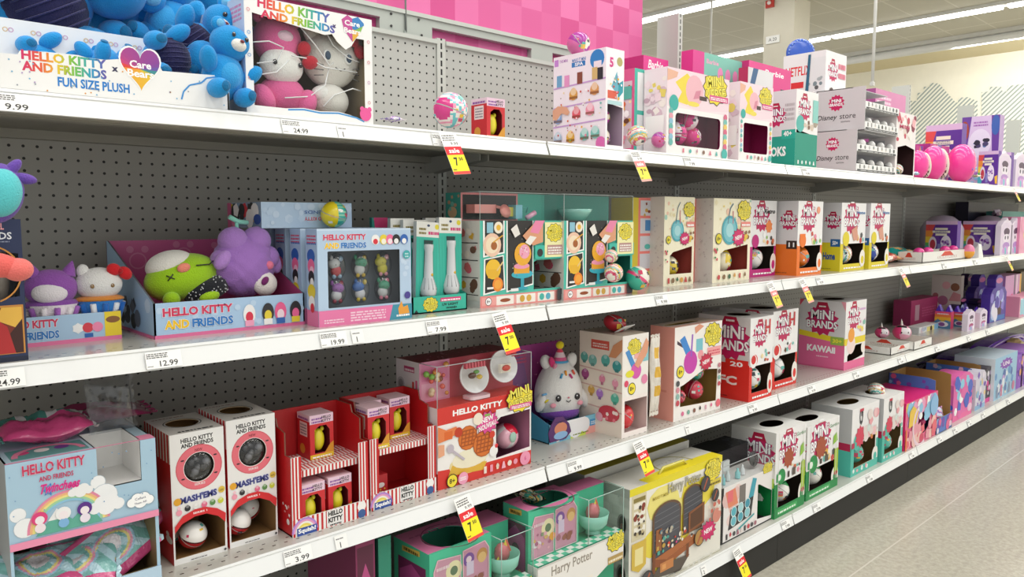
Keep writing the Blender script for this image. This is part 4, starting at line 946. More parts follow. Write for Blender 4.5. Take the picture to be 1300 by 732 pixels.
# -- far toys: slanted pink boxes, egg toys, purple boxes
y = YU+.20
for i, (px, lab) in enumerate(((1164, 'first magenta box leaning back behind the pink eggs'), (1182, 'second magenta box leaning back above the rainbow box'))):
    p = at_y(px, 168-i*2, y-.03*i); t = item('toy_box', lab, 'toy box', Vector((p.x, y-.03*i, ZA)), rz=0)
    W, D, H = (.17, .1, .2) if i == 0 else (.30, .12, .215)
    carton(t, W, D, H, '#c2388c', '#b13690', '#d9559a', af=lambda f: (f.poly([(0,.5),(.35,1),(.6,1),(.2,.3)], '#d9a06a'), f.poly([(.35,1),(.6,1),(.5,.8)], '#7a5ab0'), f.rect(.1,.05,.9,.4,'#d8d0dc'), f.blobs(.1,.05,.9,.5,12,['#8a4a5a','#e8c8d8','#6a3a80'],i,(.05,.12))), at=lambda f: f.rect(.1,.1,.9,.9,'#e87ab8'))
RB = ['#e24a4a', '#f0933a', '#f2d03c', '#5fb85a', '#3aa0c8', '#4a3fa8', '#6a2fa0']
def unicorn_front(f, w=.5):
    f.rect(0,.9,1,1,'#d8b8dc')
    for i, c in enumerate(RB[:5]): f.poly([(0,.9-.17*i),(.0,.9-.17*(i+1)),(.22-.02*i,.9-.17*(i+1)),(.3-.02*i,.9-.17*i)], c)
    f.poly([(.3,.9),(1,.9),(1,.25),(.7,.3),(.45,.5)], '#5a2a96'); f.poly([(.9,.05),(1,.05),(1,.3),(.86,.26)], '#f2c03a'); f.poly([(0,.05),(.2,.05),(.25,.3),(0,.3)], '#44a8b8')
    for v, q in ((.78,.2),(.7,.28),(.62,.18)): f.rect(.5-q, v-.03, .5+q, v+.03, '#f1ebd8')
    f.fine(.3,.68,.7,.74,2,'#8a8a9a',1)
def side_spot(z, pxl, pxr, py, y):
    p = at_y(pxr, py, y); return p.x, max(.02, at_x(pxl, py, p.x).y-y), p.z-z
def rainbow_box(label, z, tl, brx, y, W=.06, small=False, group=None, egg='#7a3f9c'):
    x, D, H = side_spot(z, tl[0], brx, tl[1], y); t = item('toy_box', label, 'toy box', (x, y, z))
    def af(f):
        unicorn_front(f)
        f.ell(.24,.36,.13,'#e8dce8',ry=.2); f.ell(.24,.34,.09,'#c23a4a',ry=.14); f.ell(.66,.36,.17,'#efe6f4',ry=.24); f.blobs(.56,.26,.76,.46,7,[egg,'#4a3a9a','#b8a0d8'],3,(.04,.07)); f.rect(.4,.1,.52,.36,'#8a86c8'); f.fine(.2,.04,.6,.1,1,'#e0d0f0')
    carton(t, W, D, H, '#6a3aa0', '#6a3aa0', '#cfb0d4', as_=af); return x, y, W, D, H
rainbow_box('rainbow and purple box standing above the pink eggs on the far top shelf', ZA, (1176, 156), 1222, YU+.13, .08)
y = YU+.06; x, D, H = side_spot(ZA, 1222, 1270, 145, y); W = .09
t = item('toy_box', 'large lilac box with a furry dark eyed print and purple corners', 'toy box', (x, y, ZA))
def af(f):
    f.rect(0,0,1,1,'#6a3a9c'); f.poly([(.05,0),(.88,0),(.78,1),(.26,1)], '#d9bfe4'); f.ell(.5,.62,.3,'#e9dcf2',ry=.2); f.blobs(.3,.56,.72,.68,12,['#2a2438','#4a3f6a','#5f7ab0'],4,(.04,.09)); f.fine(.32,.86,.7,.94,2,'#a86ab8',1)
    f.ell(.08,.8,.12,'#a8402c',ry=.14); f.ell(.9,.86,.11,'#3a5fb0',ry=.14); f.blobs(.2,.05,.85,.4,20,['#c77fd0','#e8b0e0','#9fc8ea','#b05ac0'],5,(.05,.1)); f.ell(.84,.22,.11,'#9cc8e8',ry=.1)
carton(t, W, D, H, '#b79acb', '#4a2a80', '#d0b0dc', as_=af)
for i, (px, py, sx, lab) in enumerate(((1166, 200, .8, 'leftmost hot pink egg toy with a leopard spotted rim'), (1185, 202, 1, 'middle hot pink egg toy with a leopard spotted rim'), (1221, 198, 1.18, 'largest hot pink egg toy with a blue splash print'))):
    rr = .062*sx; rr *= 1.2; yy = YU+.07-(.01 if i == 2 else 0); p = at_y(px, py, yy); t = item('egg_toy', lab, 'egg toy', (p.x, yy, ZA+rr*1.22))
    mb = MB('glossy_plastic'); mb.ball((0,0,0), (rr, rr*.8, rr*1.2), '#f23d9b', nu=28, nv=20); o = mb.build('shell', t)
    mb = MB('glossy_plastic')
    if i < 2:
        mb.ball((rr*.55, -rr*.35, 0), (rr*.34, rr*.5, rr*1.05), '#ecd9c8', M=Euler((0,-.25,0)).to_matrix(), nu=20, nv=14, fn=lambda d: '#5a2a38' if math.sin(d.z*16)*math.sin(math.atan2(d.y,d.x)*9) > .45 else '#eadbcf'); mb.build('spotted_rim', t)
    else:
        rd = random.Random(2)
        for k in range(16): mb.ball((rd.uniform(-.5,.5)*rr, -rr*.72+.012*abs(rd.gauss(0,.5)), -rr*.2+rd.uniform(-.3,.3)*rr), (.012*rd.uniform(.5,1.2), .004, .008), rd.choice(['#5aa0e0','#8a6ad0','#f0d0e8','#6ac0e8','#f4f4f8']), nu=8, nv=6)
        mb.build('print', t)
bag('tan crumpled ribbon end lying at the shelf edge near the pink eggs', at_y(1238, 223, YU+.01), .09, .03, .012, (0,0,-12), lambda u, v: '#8a7a3a' if u < .5 else '#e8d8b0', cat='ribbon', name='ribbon_end', mat='foil_wrap', seed=4, cells=10)
bag('small blue tinted wrapper beside the leftmost egg on the shelf edge', at_y(1163, 220, YU+.012), .05, .025, .014, (0,0,10), lambda u, v: '#8fc0e0' if v < .5 else '#c8d8e8', seed=9, cells=8)
for i, (a, b, py, lab) in enumerate(((1243, 1268, 191, 'small purple box with a white egg print at the right end of the top shelf'), (1272, 1284, 193, 'narrow purple box between two lilac window packs'))):
    rainbow_box(lab, ZA, (a, py), b, YU+.006, .06)
def uni_pack(label, z, px0, px1, py, y, group=None, col='#e4d4ea', hair='#b88ad0'):
    x, _, W, D, H = spot(z, y, px1, (px0, py), .03); t = item('toy_pack', label, 'toy pack', (x, y, z), group=group)
    mb = MB('printed_card'); P = [(0,0),(1,0),(1,.78),(.8,.9),(.6,.93),(.5,1),(.4,.93),(.2,.9),(0,.78)]
    mb.add([(u*W, 0, v*H) for u, v in P]+[(u*W, D, v*H) for u, v in P], [tuple(range(9)), tuple(range(17,8,-1))]+[(i,9+i,9+(i+1)%9,(i+1)%9) for i in range(9)], mixc(col, '#ffffff', .2))
    f = Face(mb, (0,0,0), (1,0,0), (0,0,1), W, H); f.poly([(.08,.04),(.92,.04),(.92,.76),(.7,.86),(.3,.86),(.08,.76)], col); f.ell(.5,.62,.26,'#4a2a52',ry=.1); f.ell(.5,.44,.28,'#f1e8f4',ry=.12); f.ell(.5,.24,.3,hair,ry=.1); f.blobs(.15,.04,.85,.14,7,['#7ac8d8','#f4f4f8','#d8a0e0'],2,(.08,.14)); f.ell(.38,.46,.05,'#3a2a52'); f.ell(.62,.46,.05,'#3a2a52')
    mb.build('card', t); return t
uni_pack('lilac long pack standing between two small purple boxes on the top shelf', ZA, 1269.5, 1282, 190, YU+.003)
uni_pack('lilac long pack cut off by the right frame edge on the top shelf', ZA, 1291, 1303, 192, YU+.003)
t = item('bowl_pack', 'bright blue rounded pack with a silver lid at the right frame edge', 'toy pack', at_y(1296, 200, YU+.12)*1.0); t.location.z = ZA
mb = MB('glossy_plastic'); mb.lathe([(0,0),(.09,0),(.11,.03),(.115,.085),(.12,.09),(.12,.095),(0,.1)], (0,0,0), '#2456c8', n=28); mb.build('tub', t)
mb = MB('glossy_plastic'); mb.lathe([(.0,.1),(.11,.1),(.112,.125),(0,.13)], (0,0,0), '#d7dde4', n=28); mb.build('lid', t)
# ================================================================== SECOND SHELF
z = ZB
# -- tall dark blue window box at the left edge
y = YU+.012; x1 = at_y(36.3, 455, y).x; W = .16; H = at_y(37, 278, y).z-z
t = item('window_box', 'tall navy window box standing at the left end of the second shelf', 'toy box', (x1-W, y, z))
def af(f):
    f.rect(0,0,1,.035,'#141d38'); f.text('MARVEL', .76, .95, w=.2, h=.045, col='#e9a0a8', bold=.03); f.text('LEGENDS', .73, .885, w=.38, h=.05, col='#e6ebf2', bold=.02); f.fine(.7,.84,.9,.855,1,'#8a93ad')
    f.rect(.32,.055,.98,.40,'#c98a3c'); f.rect(.34,.06,.965,.385,'#7a2a18'); f.poly([(.34,.385),(.7,.385),(.5,.2),(.34,.25)], '#f0a63a'); f.poly([(.965,.385),(.8,.385),(.75,.3),(.965,.22)], '#e8b84a'); f.poly([(.5,.06),(.9,.06),(.84,.25),(.7,.34),(.56,.24)], '#b3262a'); f.poly([(.9,.06),(.965,.06),(.965,.3),(.86,.2)], '#3a1410')
    f.ring(.70,.62,.27,.285,'#c98a3c',20,-70,140)
hole = [(.55,.42),(.96,.46),(.965,.76),(.8,.78),(.62,.72),(.55,.6)]
carton(t, W, .07, H, '#1c2b52', '#1a2748', inner='#26324f', fh=[hole], af=af)
shell(t, (W*.5, .003, H*.42), (W*.97, .0035, H*.78), 'F', 'window_pane')
mb = MB('glossy_plastic'); mb.ball((W*.83, .03, H*.62), (.014,.014,.05), '#7c7268', nu=14, nv=12); mb.ball((W*.8, .03, H*.72), (.016,.014,.012), '#8f857a', nu=14, nv=10); mb.build('figure', t)
t = item('plush_toy', 'coral red soft toy reaching in at the left edge of the second shelf', 'plush toy', at_y(-6, 336, y-.08))
mb = MB('plush_fabric'); blob(mb, (0,0,.0), (.035,.018,.018), '#ea6a64', (0,12,0)); blob(mb, (.027,-.002,-.008), (.020,.017,.017), '#ee7872'); mb.build('paw', t)
mb = MB('plush_fabric'); blob(mb, (-.03,0,-.05), (.028,.02,.05), '#e8b07a'); mb.build('sleeve', t)
c = at_y(-4, 245, y-.06)
t = item('plush_toy', 'teal and purple soft toy hanging at the left edge under the top shelf', 'plush toy', c)
mb = MB('plush_fabric'); blob(mb, (0,0,.0), (.034,.026,.044), '#6a4aa8', (0,12,0)); mb.build('body', t)
mb = MB('plush_fabric'); blob(mb, (.002,-.01,-.0), (.028,.024,.036), '#5cc6cc', (0,12,0)); mb.build('front_patch', t)
mb = MB('plush_fabric'); blob(mb, (.034,-.004,.022), (.017,.009,.008), '#6a4aa8', (0,10,0)); blob(mb, (.02,-.004,.036), (.008,.009,.017), '#6a4aa8', (0,40,0)); mb.build('ear', t)
mb = MB('painted_steel'); mb.tube([(0,.0,.04),(0,.0,.30)], .0012, '#7a7a7a'); mb.build('hanging_cord', t)

# -- small tray with two soft cup toys
y = at_z(154.8, 429.3, z).y; xr = at_y(154.8, 429, y).x; xl = at_y(-8, 440, y).x; W = xr-xl; Hf = at_y(154.8, 394, y).z-z
t = item('display_tray', 'small blue printed tray with a pink stripe right of the navy box', 'display tray', (xl, y, z))
def afk(f):
    f.rect(0,0,1,.14,'#e87aa8'); hk_title(f, .27, .56, .44, .72); f.rect(.86,.14,1,1,'#ecd02c'); f.ell(.93,.72,.06,'#8a5a2a',ry=.12)
    f.burst(.64,.5,.05,'#f3f3f3',6,.8); f.ell(.72,.5,.045,'#d83a4a'); f.ell(.8,.5,.045,'#ef8ab0'); f.rect(.69,.16,.76,.3,'#2a62b0')
tray(t, W, .11, Hf, Hf*1.35, '#a9c8e4', '#d8dde2', af=afk, rim='#39404a')
pc = at_y(65, 372, y+.045); zc = z+.064
t = item('plush_cup', 'purple plush with a pale oval front and two ears, in a striped cup', 'plush toy', (pc.x, y+.045, zc))
mb = MB('plush_fabric'); blob(mb, (0,0,.033), (.043,.03,.034), '#9a5ab4'); hd = mb.build('head', t)
for sx, r_ in ((-.025, -15), (.028, 18)):
    mb = MB('plush_fabric'); mb.lathe([(.013,0),(.009,.012),(.004,.022),(0,.028)], (sx,0,.055), '#9a5ab4', M=Euler((0,R(r_),0)).to_matrix()); mb.build('ear', t)
mb = MB('plush_fabric'); blob(mb, (-.006,-.02,.026), (.029,.014,.019), '#efe9ee'); mb.build('face', t)
mb = MB('plush_fabric'); blob(mb, (0,0,.004), (.044,.031,.013), '#8a4fa6'); mb.build('collar', t)
mb = MB('plush_fabric'); mb.lathe([(.0,-.034),(.03,-.034),(.041,.004),(0,.004)], (0,0,0), '#e9dfe8', n=24)
for i in range(12): a = R(i*30); mb.tube([(.031*math.cos(a),.031*math.sin(a),-.034),(.042*math.cos(a),.042*math.sin(a),.0)], .005, '#a86abf' if i % 2 else '#efe8ee', 'plush_fabric', 6)
mb.build('cup', t)
pc = at_y(126, 368, y+.045)
t = item('plush_cup', 'white plush with a red ribbon on its ear sitting in a blue striped cup', 'plush toy', (pc.x, y+.045, zc))
mb = MB('plush_fabric'); blob(mb, (0,0,.036), (.040,.03,.031), '#efeeec'); hd = mb.build('head', t)
for sx in (-.026, .026):
    mb = MB('plush_fabric'); blob(mb, (sx,0,.06), (.011,.01,.014), '#efeeec', nu=14, nv=10); mb.build('ear', t)
mb = MB('plush_fabric'); blob(mb, (.022,-.018,.063), (.013,.008,.011), '#d8262e', (0,25,0)); blob(mb, (.042,-.014,.055), (.014,.008,.011), '#d8262e', (0,50,0)); blob(mb, (.031,-.02,.06), (.006,.006,.006), '#b81a24'); mb.build('ribbon', t)
for sx in (-.018, .016): eye(hd, (sx,-.028,.034), .0035, '#8a6a3a')
mb = MB('plush_fabric'); blob(mb, (0,0,.008), (.042,.031,.009), '#d98a3a'); mb.build('filling', t)
mb = MB('plush_fabric'); mb.lathe([(.0,-.034),(.028,-.034),(.039,.006),(0,.006)], (0,0,0), '#2f78c4', n=24)
for i in range(12): a = R(i*30); mb.tube([(.029*math.cos(a),.029*math.sin(a),-.034),(.040*math.cos(a),.040*math.sin(a),.002)], .005, '#2a6cc0' if i % 2 else '#eceff4', 'plush_fabric', 6)
mb.build('cup', t)
# -- large tray
A = at_z(196.7, 430.5, z); B = at_z(387, 411.8, z); y = (A.y+B.y)/2
xl, xr = at_y(196.7, 430, y).x, at_y(387, 412, y).x; W = xr-xl; Hf = at_y(195.5, 385.4, y).z-z; pb = at_x(134.5, 305.7, xl); D = pb.y-y; Hb = pb.z-z
t = item('display_tray', 'large open tray with pink inside holding a green and a purple plush', 'display tray', (xl, y, z))
def af(f):
    f.rect(0,0,1,.1,'#e070a0'); rd = random.Random(3)
    for i in range(12): f.ell(rd.uniform(.02,.98), rd.uniform(.2,.9), .02, '#bcd4ec')
    hk_title(f, .27, .55, .44, .66); f.k += 2
    for (u, c, c2) in ((.6,'#f1f0ee','#d8304a'),(.73,'#2a2a2e','#e7d23a'),(.82,'#ea5f92','#f4dde6'),(.93,'#26262a','#e86a9a')):
        f.ell(u, .48, .042, c, ry=.3); f.ell(u, .40, .026, c2, ry=.16); f.rect(u-.03,.12,u+.03,.3,['#2a62b0','#e7d23a','#f0a0c0','#f1f0ee'][int(u*10) % 4])
def aside(f):
    f.blobs(.1,.05,.9,.35,8,['#bcd4ec','#c8dcf0'],2,(.05,.1)); f.blobs(.25,.12,.85,.34,9,['#3a3f4c','#202228','#e8e6e6','#6a6f7c'],7,(.04,.08)); f.rect(.0,.0,1,.035,'#e070a0')
def ab(f):
    f.rect(0,0,1,1,'#c2568c'); 
    for (u, v) in ((.2,.75),(.52,.8),(.8,.78)): f.ring(u, v, .05, .06, '#cf7aa4', 16); f.ell(u-.05, v+.14, .025, '#cf7aa4'); f.ell(u+.05, v+.14, .025, '#cf7aa4')
tray(t, W, D, Hf, Hb, '#a9c8e6', '#bf5288', af=af, aside=aside, aback=ab, prof=[(0,0),(0,Hf),(D-.01,Hb),(D,Hb),(D,0)], rim='#5a5f68', backw='#c2568c')
c = at_y(231, 352, y+.09)
t = item('round_plush', 'lime green round plush with a white cap and a black dotted wrap', 'plush toy', c, rot=(0, R(-14), 0))
mb = MB('plush_fabric'); blob(mb, (0,0,0), (.072,.05,.046), '#9fcc24', nu=34, nv=24); bd = mb.build('body', t)
mb = MB('plush_fabric'); blob(mb, (-.014,.004,.03), (.046,.04,.028), '#e9e7df'); mb.build('cap', t)
mb = MB('plush_fabric'); blob(mb, (.030,-.02,-.032), (.048,.036,.026), '#24262c'); sk = mb.build('wrap', t)
mb = MB('plush_fabric'); rd = random.Random(4)
for i in range(60):
    a, b = rd.uniform(-2.6,-.4), rd.uniform(-.6,1.0); mb.ball((.030+.049*math.cos(a)*math.cos(b), -.02+.037*math.sin(a)*math.cos(b), -.032+.027*math.sin(b)), .0016, '#c9ccd0', nu=6, nv=4)
mb.build('dots', sk)
mb = MB('plush_fabric'); blob(mb, (-.042,-.036,-.03), (.016,.014,.016), '#9fcc24'); mb.build('paw', t); mb = MB('plush_fabric'); blob(mb, (.024,-.05,-.044), (.02,.012,.012), '#a8d428'); mb.build('paw', t)
mb = MB('plush_fabric'); blob(mb, (-.006,-.045,.024), (.013,.005,.009), '#f08f7a', nu=12, nv=8); mb.build('cheek', bd)
mb = MB('glossy_plastic'); mb.tube([(.018,-.046,.022),(.045,-.040,.016),(.06,-.03,.020)], .0013, '#1c1f16', n=5); mb.tube([(-.04,-.041,.018),(-.028,-.046,.008)], .0012, '#1c1f16', n=5); mb.tube([(-.04,-.042,.008),(-.028,-.045,.018)], .0012, '#1c1f16', n=5); mb.build('stitching', bd)
c = at_y(309, 336, y+.075)
t = item('round_plush', 'fluffy lilac plush leaning in the right half of the large tray', 'plush toy', c, rot=(0, R(8), 0))
mb = MB('plush_fabric')
mb.ball((0,0,0), (.064,.052,.066), '#a577c6', nu=72, nv=52, warp=lambda p, d: p*(1+.022*math.sin(11*d.x+3*d.z)*math.sin(13*d.z)+.014*math.sin(31*d.x+17*d.y)*math.sin(29*d.z)+.01*math.sin(57*d.z+41*d.x)))
for (a, b, q) in ((-.03,.045,.03),(.018,.052,.03),(.045,.02,.026),(-.05,.005,.022)): mb.ball((a,-.008,b), q, '#ab7fcb', nu=40, nv=28, warp=lambda p, d: p*(1+.03*math.sin(19*d.x+9*d.y)*math.sin(17*d.z)))
bd = mb.build('body', t)
mb = MB('plush_fabric'); blob(mb, (-.056,-.03,.005), (.014,.012,.022), '#b68ad4', (0,30,0)); mb.build('ear', t); mb = MB('plush_fabric'); blob(mb, (.062,-.01,.012), (.014,.012,.024), '#b68ad4', (0,-25,0)); mb.build('ear', t)
mb = MB('plush_fabric'); blob(mb, (.034,-.036,-.034), (.026,.018,.025), '#efe8e4', (0,30,0)); fc = mb.build('face', t)
mb = MB('plush_fabric'); blob(mb, (.026,-.053,-.028), (.007,.004,.010), '#7a2a6a', (0,30,0), nu=12, nv=8); mb.build('eye_patch', fc)
mb = MB('plush_fabric'); blob(mb, (.037,-.042,.005), (.009,.007,.009), '#e87a98', nu=12, nv=8); mb.build('cheek', t)
mb = MB('plush_fabric'); mb.tube([(-.02,0,.065),(-.024,0,.088)], .004, '#8fd8c8'); mb.tube([(-.042,-.006,.094),(-.02,0,.087),(.0,0,.088)], .005, '#8fd8c8'); mb.build('stem', t)
# -- row of figure boxes, one behind the other
A = at_z(404.9, 415.5, z); yfb = max(A.y, YU+.012); x = at_y(404.9, 415, yfb).x
W = at_y(522.5, 401, yfb).x-x; H = at_y(400.7, 290.5, yfb).z-z; Dn = .048
def afig(f, full=True):
    f.rect(0,.98,1,1,'#c6d9ee'); f.blobs(.90,.2,.97,.75,5,['#c6d9ee'],6,(.02,.03))
    hk_title(f, .28, .87, .44, .16)
    for (u, c, c2) in ((.60,'#f3f2f0','#d8303f'),(.69,'#e8d13a','#f4f0e0'),(.76,'#ee6f9c','#f4e4ea'),(.83,'#222226','#f0f0f0'),(.92,'#2a63b4','#f1f1f1')): f.ell(u,.88,.045,c,ry=.055); f.ell(u,.86,.026,c2,ry=.03)
    f.rect(0,0,1,.165,'#e679aa'); f.poly([(.74,0),(1,0),(1,.165),(.78,.165)], '#3d8fa6'); f.fine(.32,.03,.7,.14,4,'#f6cfe0',1); f.fine(.05,.03,.25,.08,2,'#f6cfe0',3); f.poly([(.84,.12),(.88,.2),(.9,.13),(.95,.15),(.97,.06),(.85,.05)], '#e9a03a'); f.fine(.82,.03,.97,.07,1,'#ffffff',4)
    f.ell(.945,.71,.042,'#3aa8ad'); f.ell(.95,.26,.035,'#4a3f8f'); f.fine(.925,.68,.965,.74,2,'#c8ecec',4)
def asfig(f):
    f.rect(0,0,1,.165,'#e679aa'); f.fine(.1,.85,.9,.95,3,'#d05070',5); f.fine(.1,.84,.9,.87,1,'#3a70b8',7)
    for (v, c, c2, q) in ((.72,'#2a63b4','#2a63b4',.34),(.62,'#ee6f9c','#f3c0d4',.3),(.5,'#2a2a2e','#f1f0f0',.26),(.36,'#e8d13a','#e8d13a',.34),(.24,'#f3f2f0','#d8303f',.28)): f.ell(.45,v,q,c,ry=.075); f.ell(.5,v-.05,q*.6,c2,ry=.05)
names = ['front box of the figure set row, six tiny figures behind its large window', 'second box of the figure set row, directly behind the windowed front one', 'third box from the front in the figure set row', 'rearmost box of the figure set row below the lying box']
for i in range(4):
    t = item('figure_box', names[i], 'toy box', (x, yfb+i*(Dn+.022), z))
    carton(t, W, Dn, H, '#b5cde6', '#a9c4e2', inner='#6f7780', fh=[rrect(.10,.185,.87,.77,.01)] if i == 0 else [], af=afig, as_=asfig)
    if i == 0:
        shell(t, (W*.1,.003,H*.18), (W*.88,.0035,H*.78), 'F', 'window_pane')
        FG = [('#e9e7e6','#d83a48','#a9cbe8'),('#3aa87a','#e9e7e6','#e8c23a'),('#e6d838','#e6d838','#f0a0b0'),('#a85ab8','#f1eef2','#b0304a'),('#2f6fc0','#f1eef2','#e8c93a'),('#3fa87e','#e9e7e6','#f08aa0')]
        for k in range(6):
            u, v = .24+.25*(k % 3), (.62 if k < 3 else .36); c = FG[k]
            g = MB('glossy_plastic'); px, pz = u*W, v*H-.012
            g.ball((px, .024, pz), (.012,.009,.012), c[1], nu=16, nv=12); g.ball((px+(.004 if k % 2 else -.004), .024, pz+.015), (.014,.010,.011), c[0], nu=18, nv=12)
            g.ball((px-.010, .024, pz+.027), (.004,.004,.006), c[0], nu=8, nv=6); g.ball((px+.012, .024, pz+.025), (.005,.004,.006), c[2], nu=8, nv=6)
            for s_ in (-.005,.005): g.ball((px+s_, .0145, pz+.013), .0012, '#20202a', nu=6, nv=5); g.ball((px+s_*1.4, .02, pz-.012), .0045, c[2], nu=8, nv=6)
            o = g.build('figurine', t)
            g = MB('clear_film'); g.ball((px, .022, pz+.009), (.021,.016,.029), '#ffffff', nu=18, nv=12); g.build('blister', o)
# -- box lying on the row, ball on it
yl = yfb+.115; xa, xb = at_y(331.6, 270, yl).x, at_y(446.4, 270, yl).x; z0 = z+H+.001; Hl = at_y(331.6, 256, yl).z-z0
t = item('figure_box', 'pale blue figure box lying upside down across the row of boxes', 'toy box', (xa, yl, z0))
def afl(f):
    f.blobs(0,0,1,1,24,['#c6d9ee','#bdd3ea'],8,(.02,.05)); f.text('FRIENDS', .60, .62, w=.3, h=.14, col='#3a6fb0', ol='#ffffff', bold=.03, rot=180); f.text('HELLO KITTY', .60, .36, w=.3, h=.14, col='#c8305a', ol='#ffffff', bold=.03, rot=180)
def asl(f): f.blobs(.1,.1,.9,.9,14,['#d8303f','#e8c83a','#f1eeee','#2a4fa0','#26262a','#e87aa8'],3,(.06,.12)); f.rect(0,0,.12,1,'#c85a88')
carton(t, xb-xa, .17, Hl, '#b5cde6', '#8a9fb8', '#c2d4e8', af=afl, as_=asl)
pb = at_y(424, 272, yl-.025); capsule('toy_ball', 'yellow and teal ball with a green cap perched on the lying pale blue box', Vector((pb.x, yl+.03, z0+Hl+.001)) if False else pb, .0285, 'yellowteal', (0, 0, 0))
# -- light wand tray and packs
A = at_z(523.7, 399.4, z); y = max(A.y, YU+.006); x = at_y(523.7, 399, y).x; W = at_y(592.9, 391, y).x-x; H = at_y(523.7, 377.6, y).z-z
t = item('display_tray', 'low teal lettered tray holding the light wand packs', 'display tray', (x, y, z))
def af(f):
    yellow_logo(f, .32, .5, .26, 4); f.rect(.5,.62,.88,.84,'#e0407e'); f.fine(.52,.66,.86,.8,1,'#ffffff',1); f.text('UV LIGHT', .68, .44, w=.3, h=.16, col='#1c3a3a', bold=.03); f.text('WAND', .7, .22, w=.2, h=.13, col='#1c3a3a', bold=.03); f.poly([(.03,.08),(.1,.08),(.065,.26)], '#1c2a2a')
tray(t, W, .14, H, H*2.1, '#35b8a0', '#35b8a0', af=af, rim='#1e5a52')
def wand_pack(label, p, W, H, rot=(0,0,0)):
    t = item('wand_pack', label, 'toy pack', p, rot=tuple(R(a) for a in rot))
    mb = MB('printed_card'); mb.box((0,0,0),(W,.012,H),'#cfd4d4'); f = Face(mb,(0,0,0),(1,0,0),(0,0,1),W,H)
    f.rect(0,0,1,.83,'#38bba6'); f.rect(0,.83,1,1,'#f0efe9'); f.poly([(0,0),(1,0),(1,.13),(.6,.2),(0,.09)], '#5a3a8f'); f.poly([(.55,.03),(1,.02),(1,.13),(.75,.16)], '#c05a98'); f.fine(.5,.86,.95,.92,1,'#d8407e',2); f.fine(.1,.86,.4,.95,2,'#8a7a2a',3); f.ell(.86,.95,.09,'#e8d83a'); f.ell(.5,.96,.06,'#3a4a6a',ry=.014)
    for i in range(8): f.line([(.05+.12*i,.15),(.0+.12*i,.8)], .008, '#2fa893')
    w = [(.33,.12),(.67,.12),(.78,.2),(.66,.36),(.64,.7),(.66,.78),(.34,.78),(.36,.7),(.34,.36),(.22,.2)]
    f.poly([(.5+(a-.5)*1.22, .45+(b-.45)*1.05) for a, b in w], '#16403a'); mb.build('card', t)
    mb = MB('glossy_plastic'); q = W/.034; qz = H*.6/.088; mb.lathe([(r_*q, z_*qz) for r_, z_ in ((0,0),(.0065,0),(.010,.006),(.0105,.016),(.0062,.034),(.0052,.075),(.006,.082),(.006,.088),(0,.088))], (W*.5,-.001,H*.15), '#d3d5d8', n=18); wd = mb.build('wand', t); wd['label'] = 'silver wand'
    mb = MB('glossy_plastic'); mb.ball((W*.5+.003,-.0105,H*.15+.055), .0045, '#e0b02c', nu=10, nv=8); mb.build('button', wd)
    mb = MB('glossy_plastic'); 
    for k in range(5): a = R(-150+k*30); mb.tube([(W*.5+.0068*q*math.cos(a),.0068*q*math.sin(a),H*.15+.032*qz),(W*.5+.0108*q*math.cos(a),.0108*q*math.sin(a)-.001,H*.15+.014*qz)], .0009, '#8f9298', n=4)
    mb.build('ribs', wd)
pk = [(527,557,280,.020,(-3,4,0),'front left light wand pack leaning in the teal tray'),(557.5,586,275.5,.022,(-2,2,0),'front right light wand pack standing in the teal tray')]
for a, b, ty, dy, rr, lab in pk:
    yy = y+dy; xa = at_y(a, 376, yy).x; xb = at_y(b, 374, yy).x; Hh = at_y(a+5, ty, yy).z-(z+.004)
    wand_pack(lab, (xa, yy, z+.004), xb-xa, Hh, rr)
for i, (a, b, ty, lab) in enumerate(((513,536,279,'light wand pack half hidden behind the front left one'),(497,519,277,'light wand pack peeking out at the left rear of the tray'),(541,560,276.5,'rear light wand pack seen between the two front packs'))):
    yy = y+.06+.018*i; xa = at_y(a, 376, yy).x; xb = at_y(b+8, 374, yy).x; Hh = at_y(a, ty, yy).z-(z+.004)
    wand_pack(lab, (xa, yy, z+.004), xb-xa, Hh)
xa = at_y(478, 290, y+.11).x
t = item('toy_pack', 'dark teal and pink flat pack standing left behind the wand packs', 'toy pack', (xa, y+.13, z)); mb = MB('printed_card'); hh = at_y(480, 276, y+.13).z-z
mb.box((0,0,0),(.05,.01,hh),'#2a8f84'); f = Face(mb,(0,0,0),(1,0,0),(0,0,1),.05,hh); f.poly([(.1,1),(.9,1),(.8,.7),(.3,.7)], '#d83a78'); mb.build('card', t)

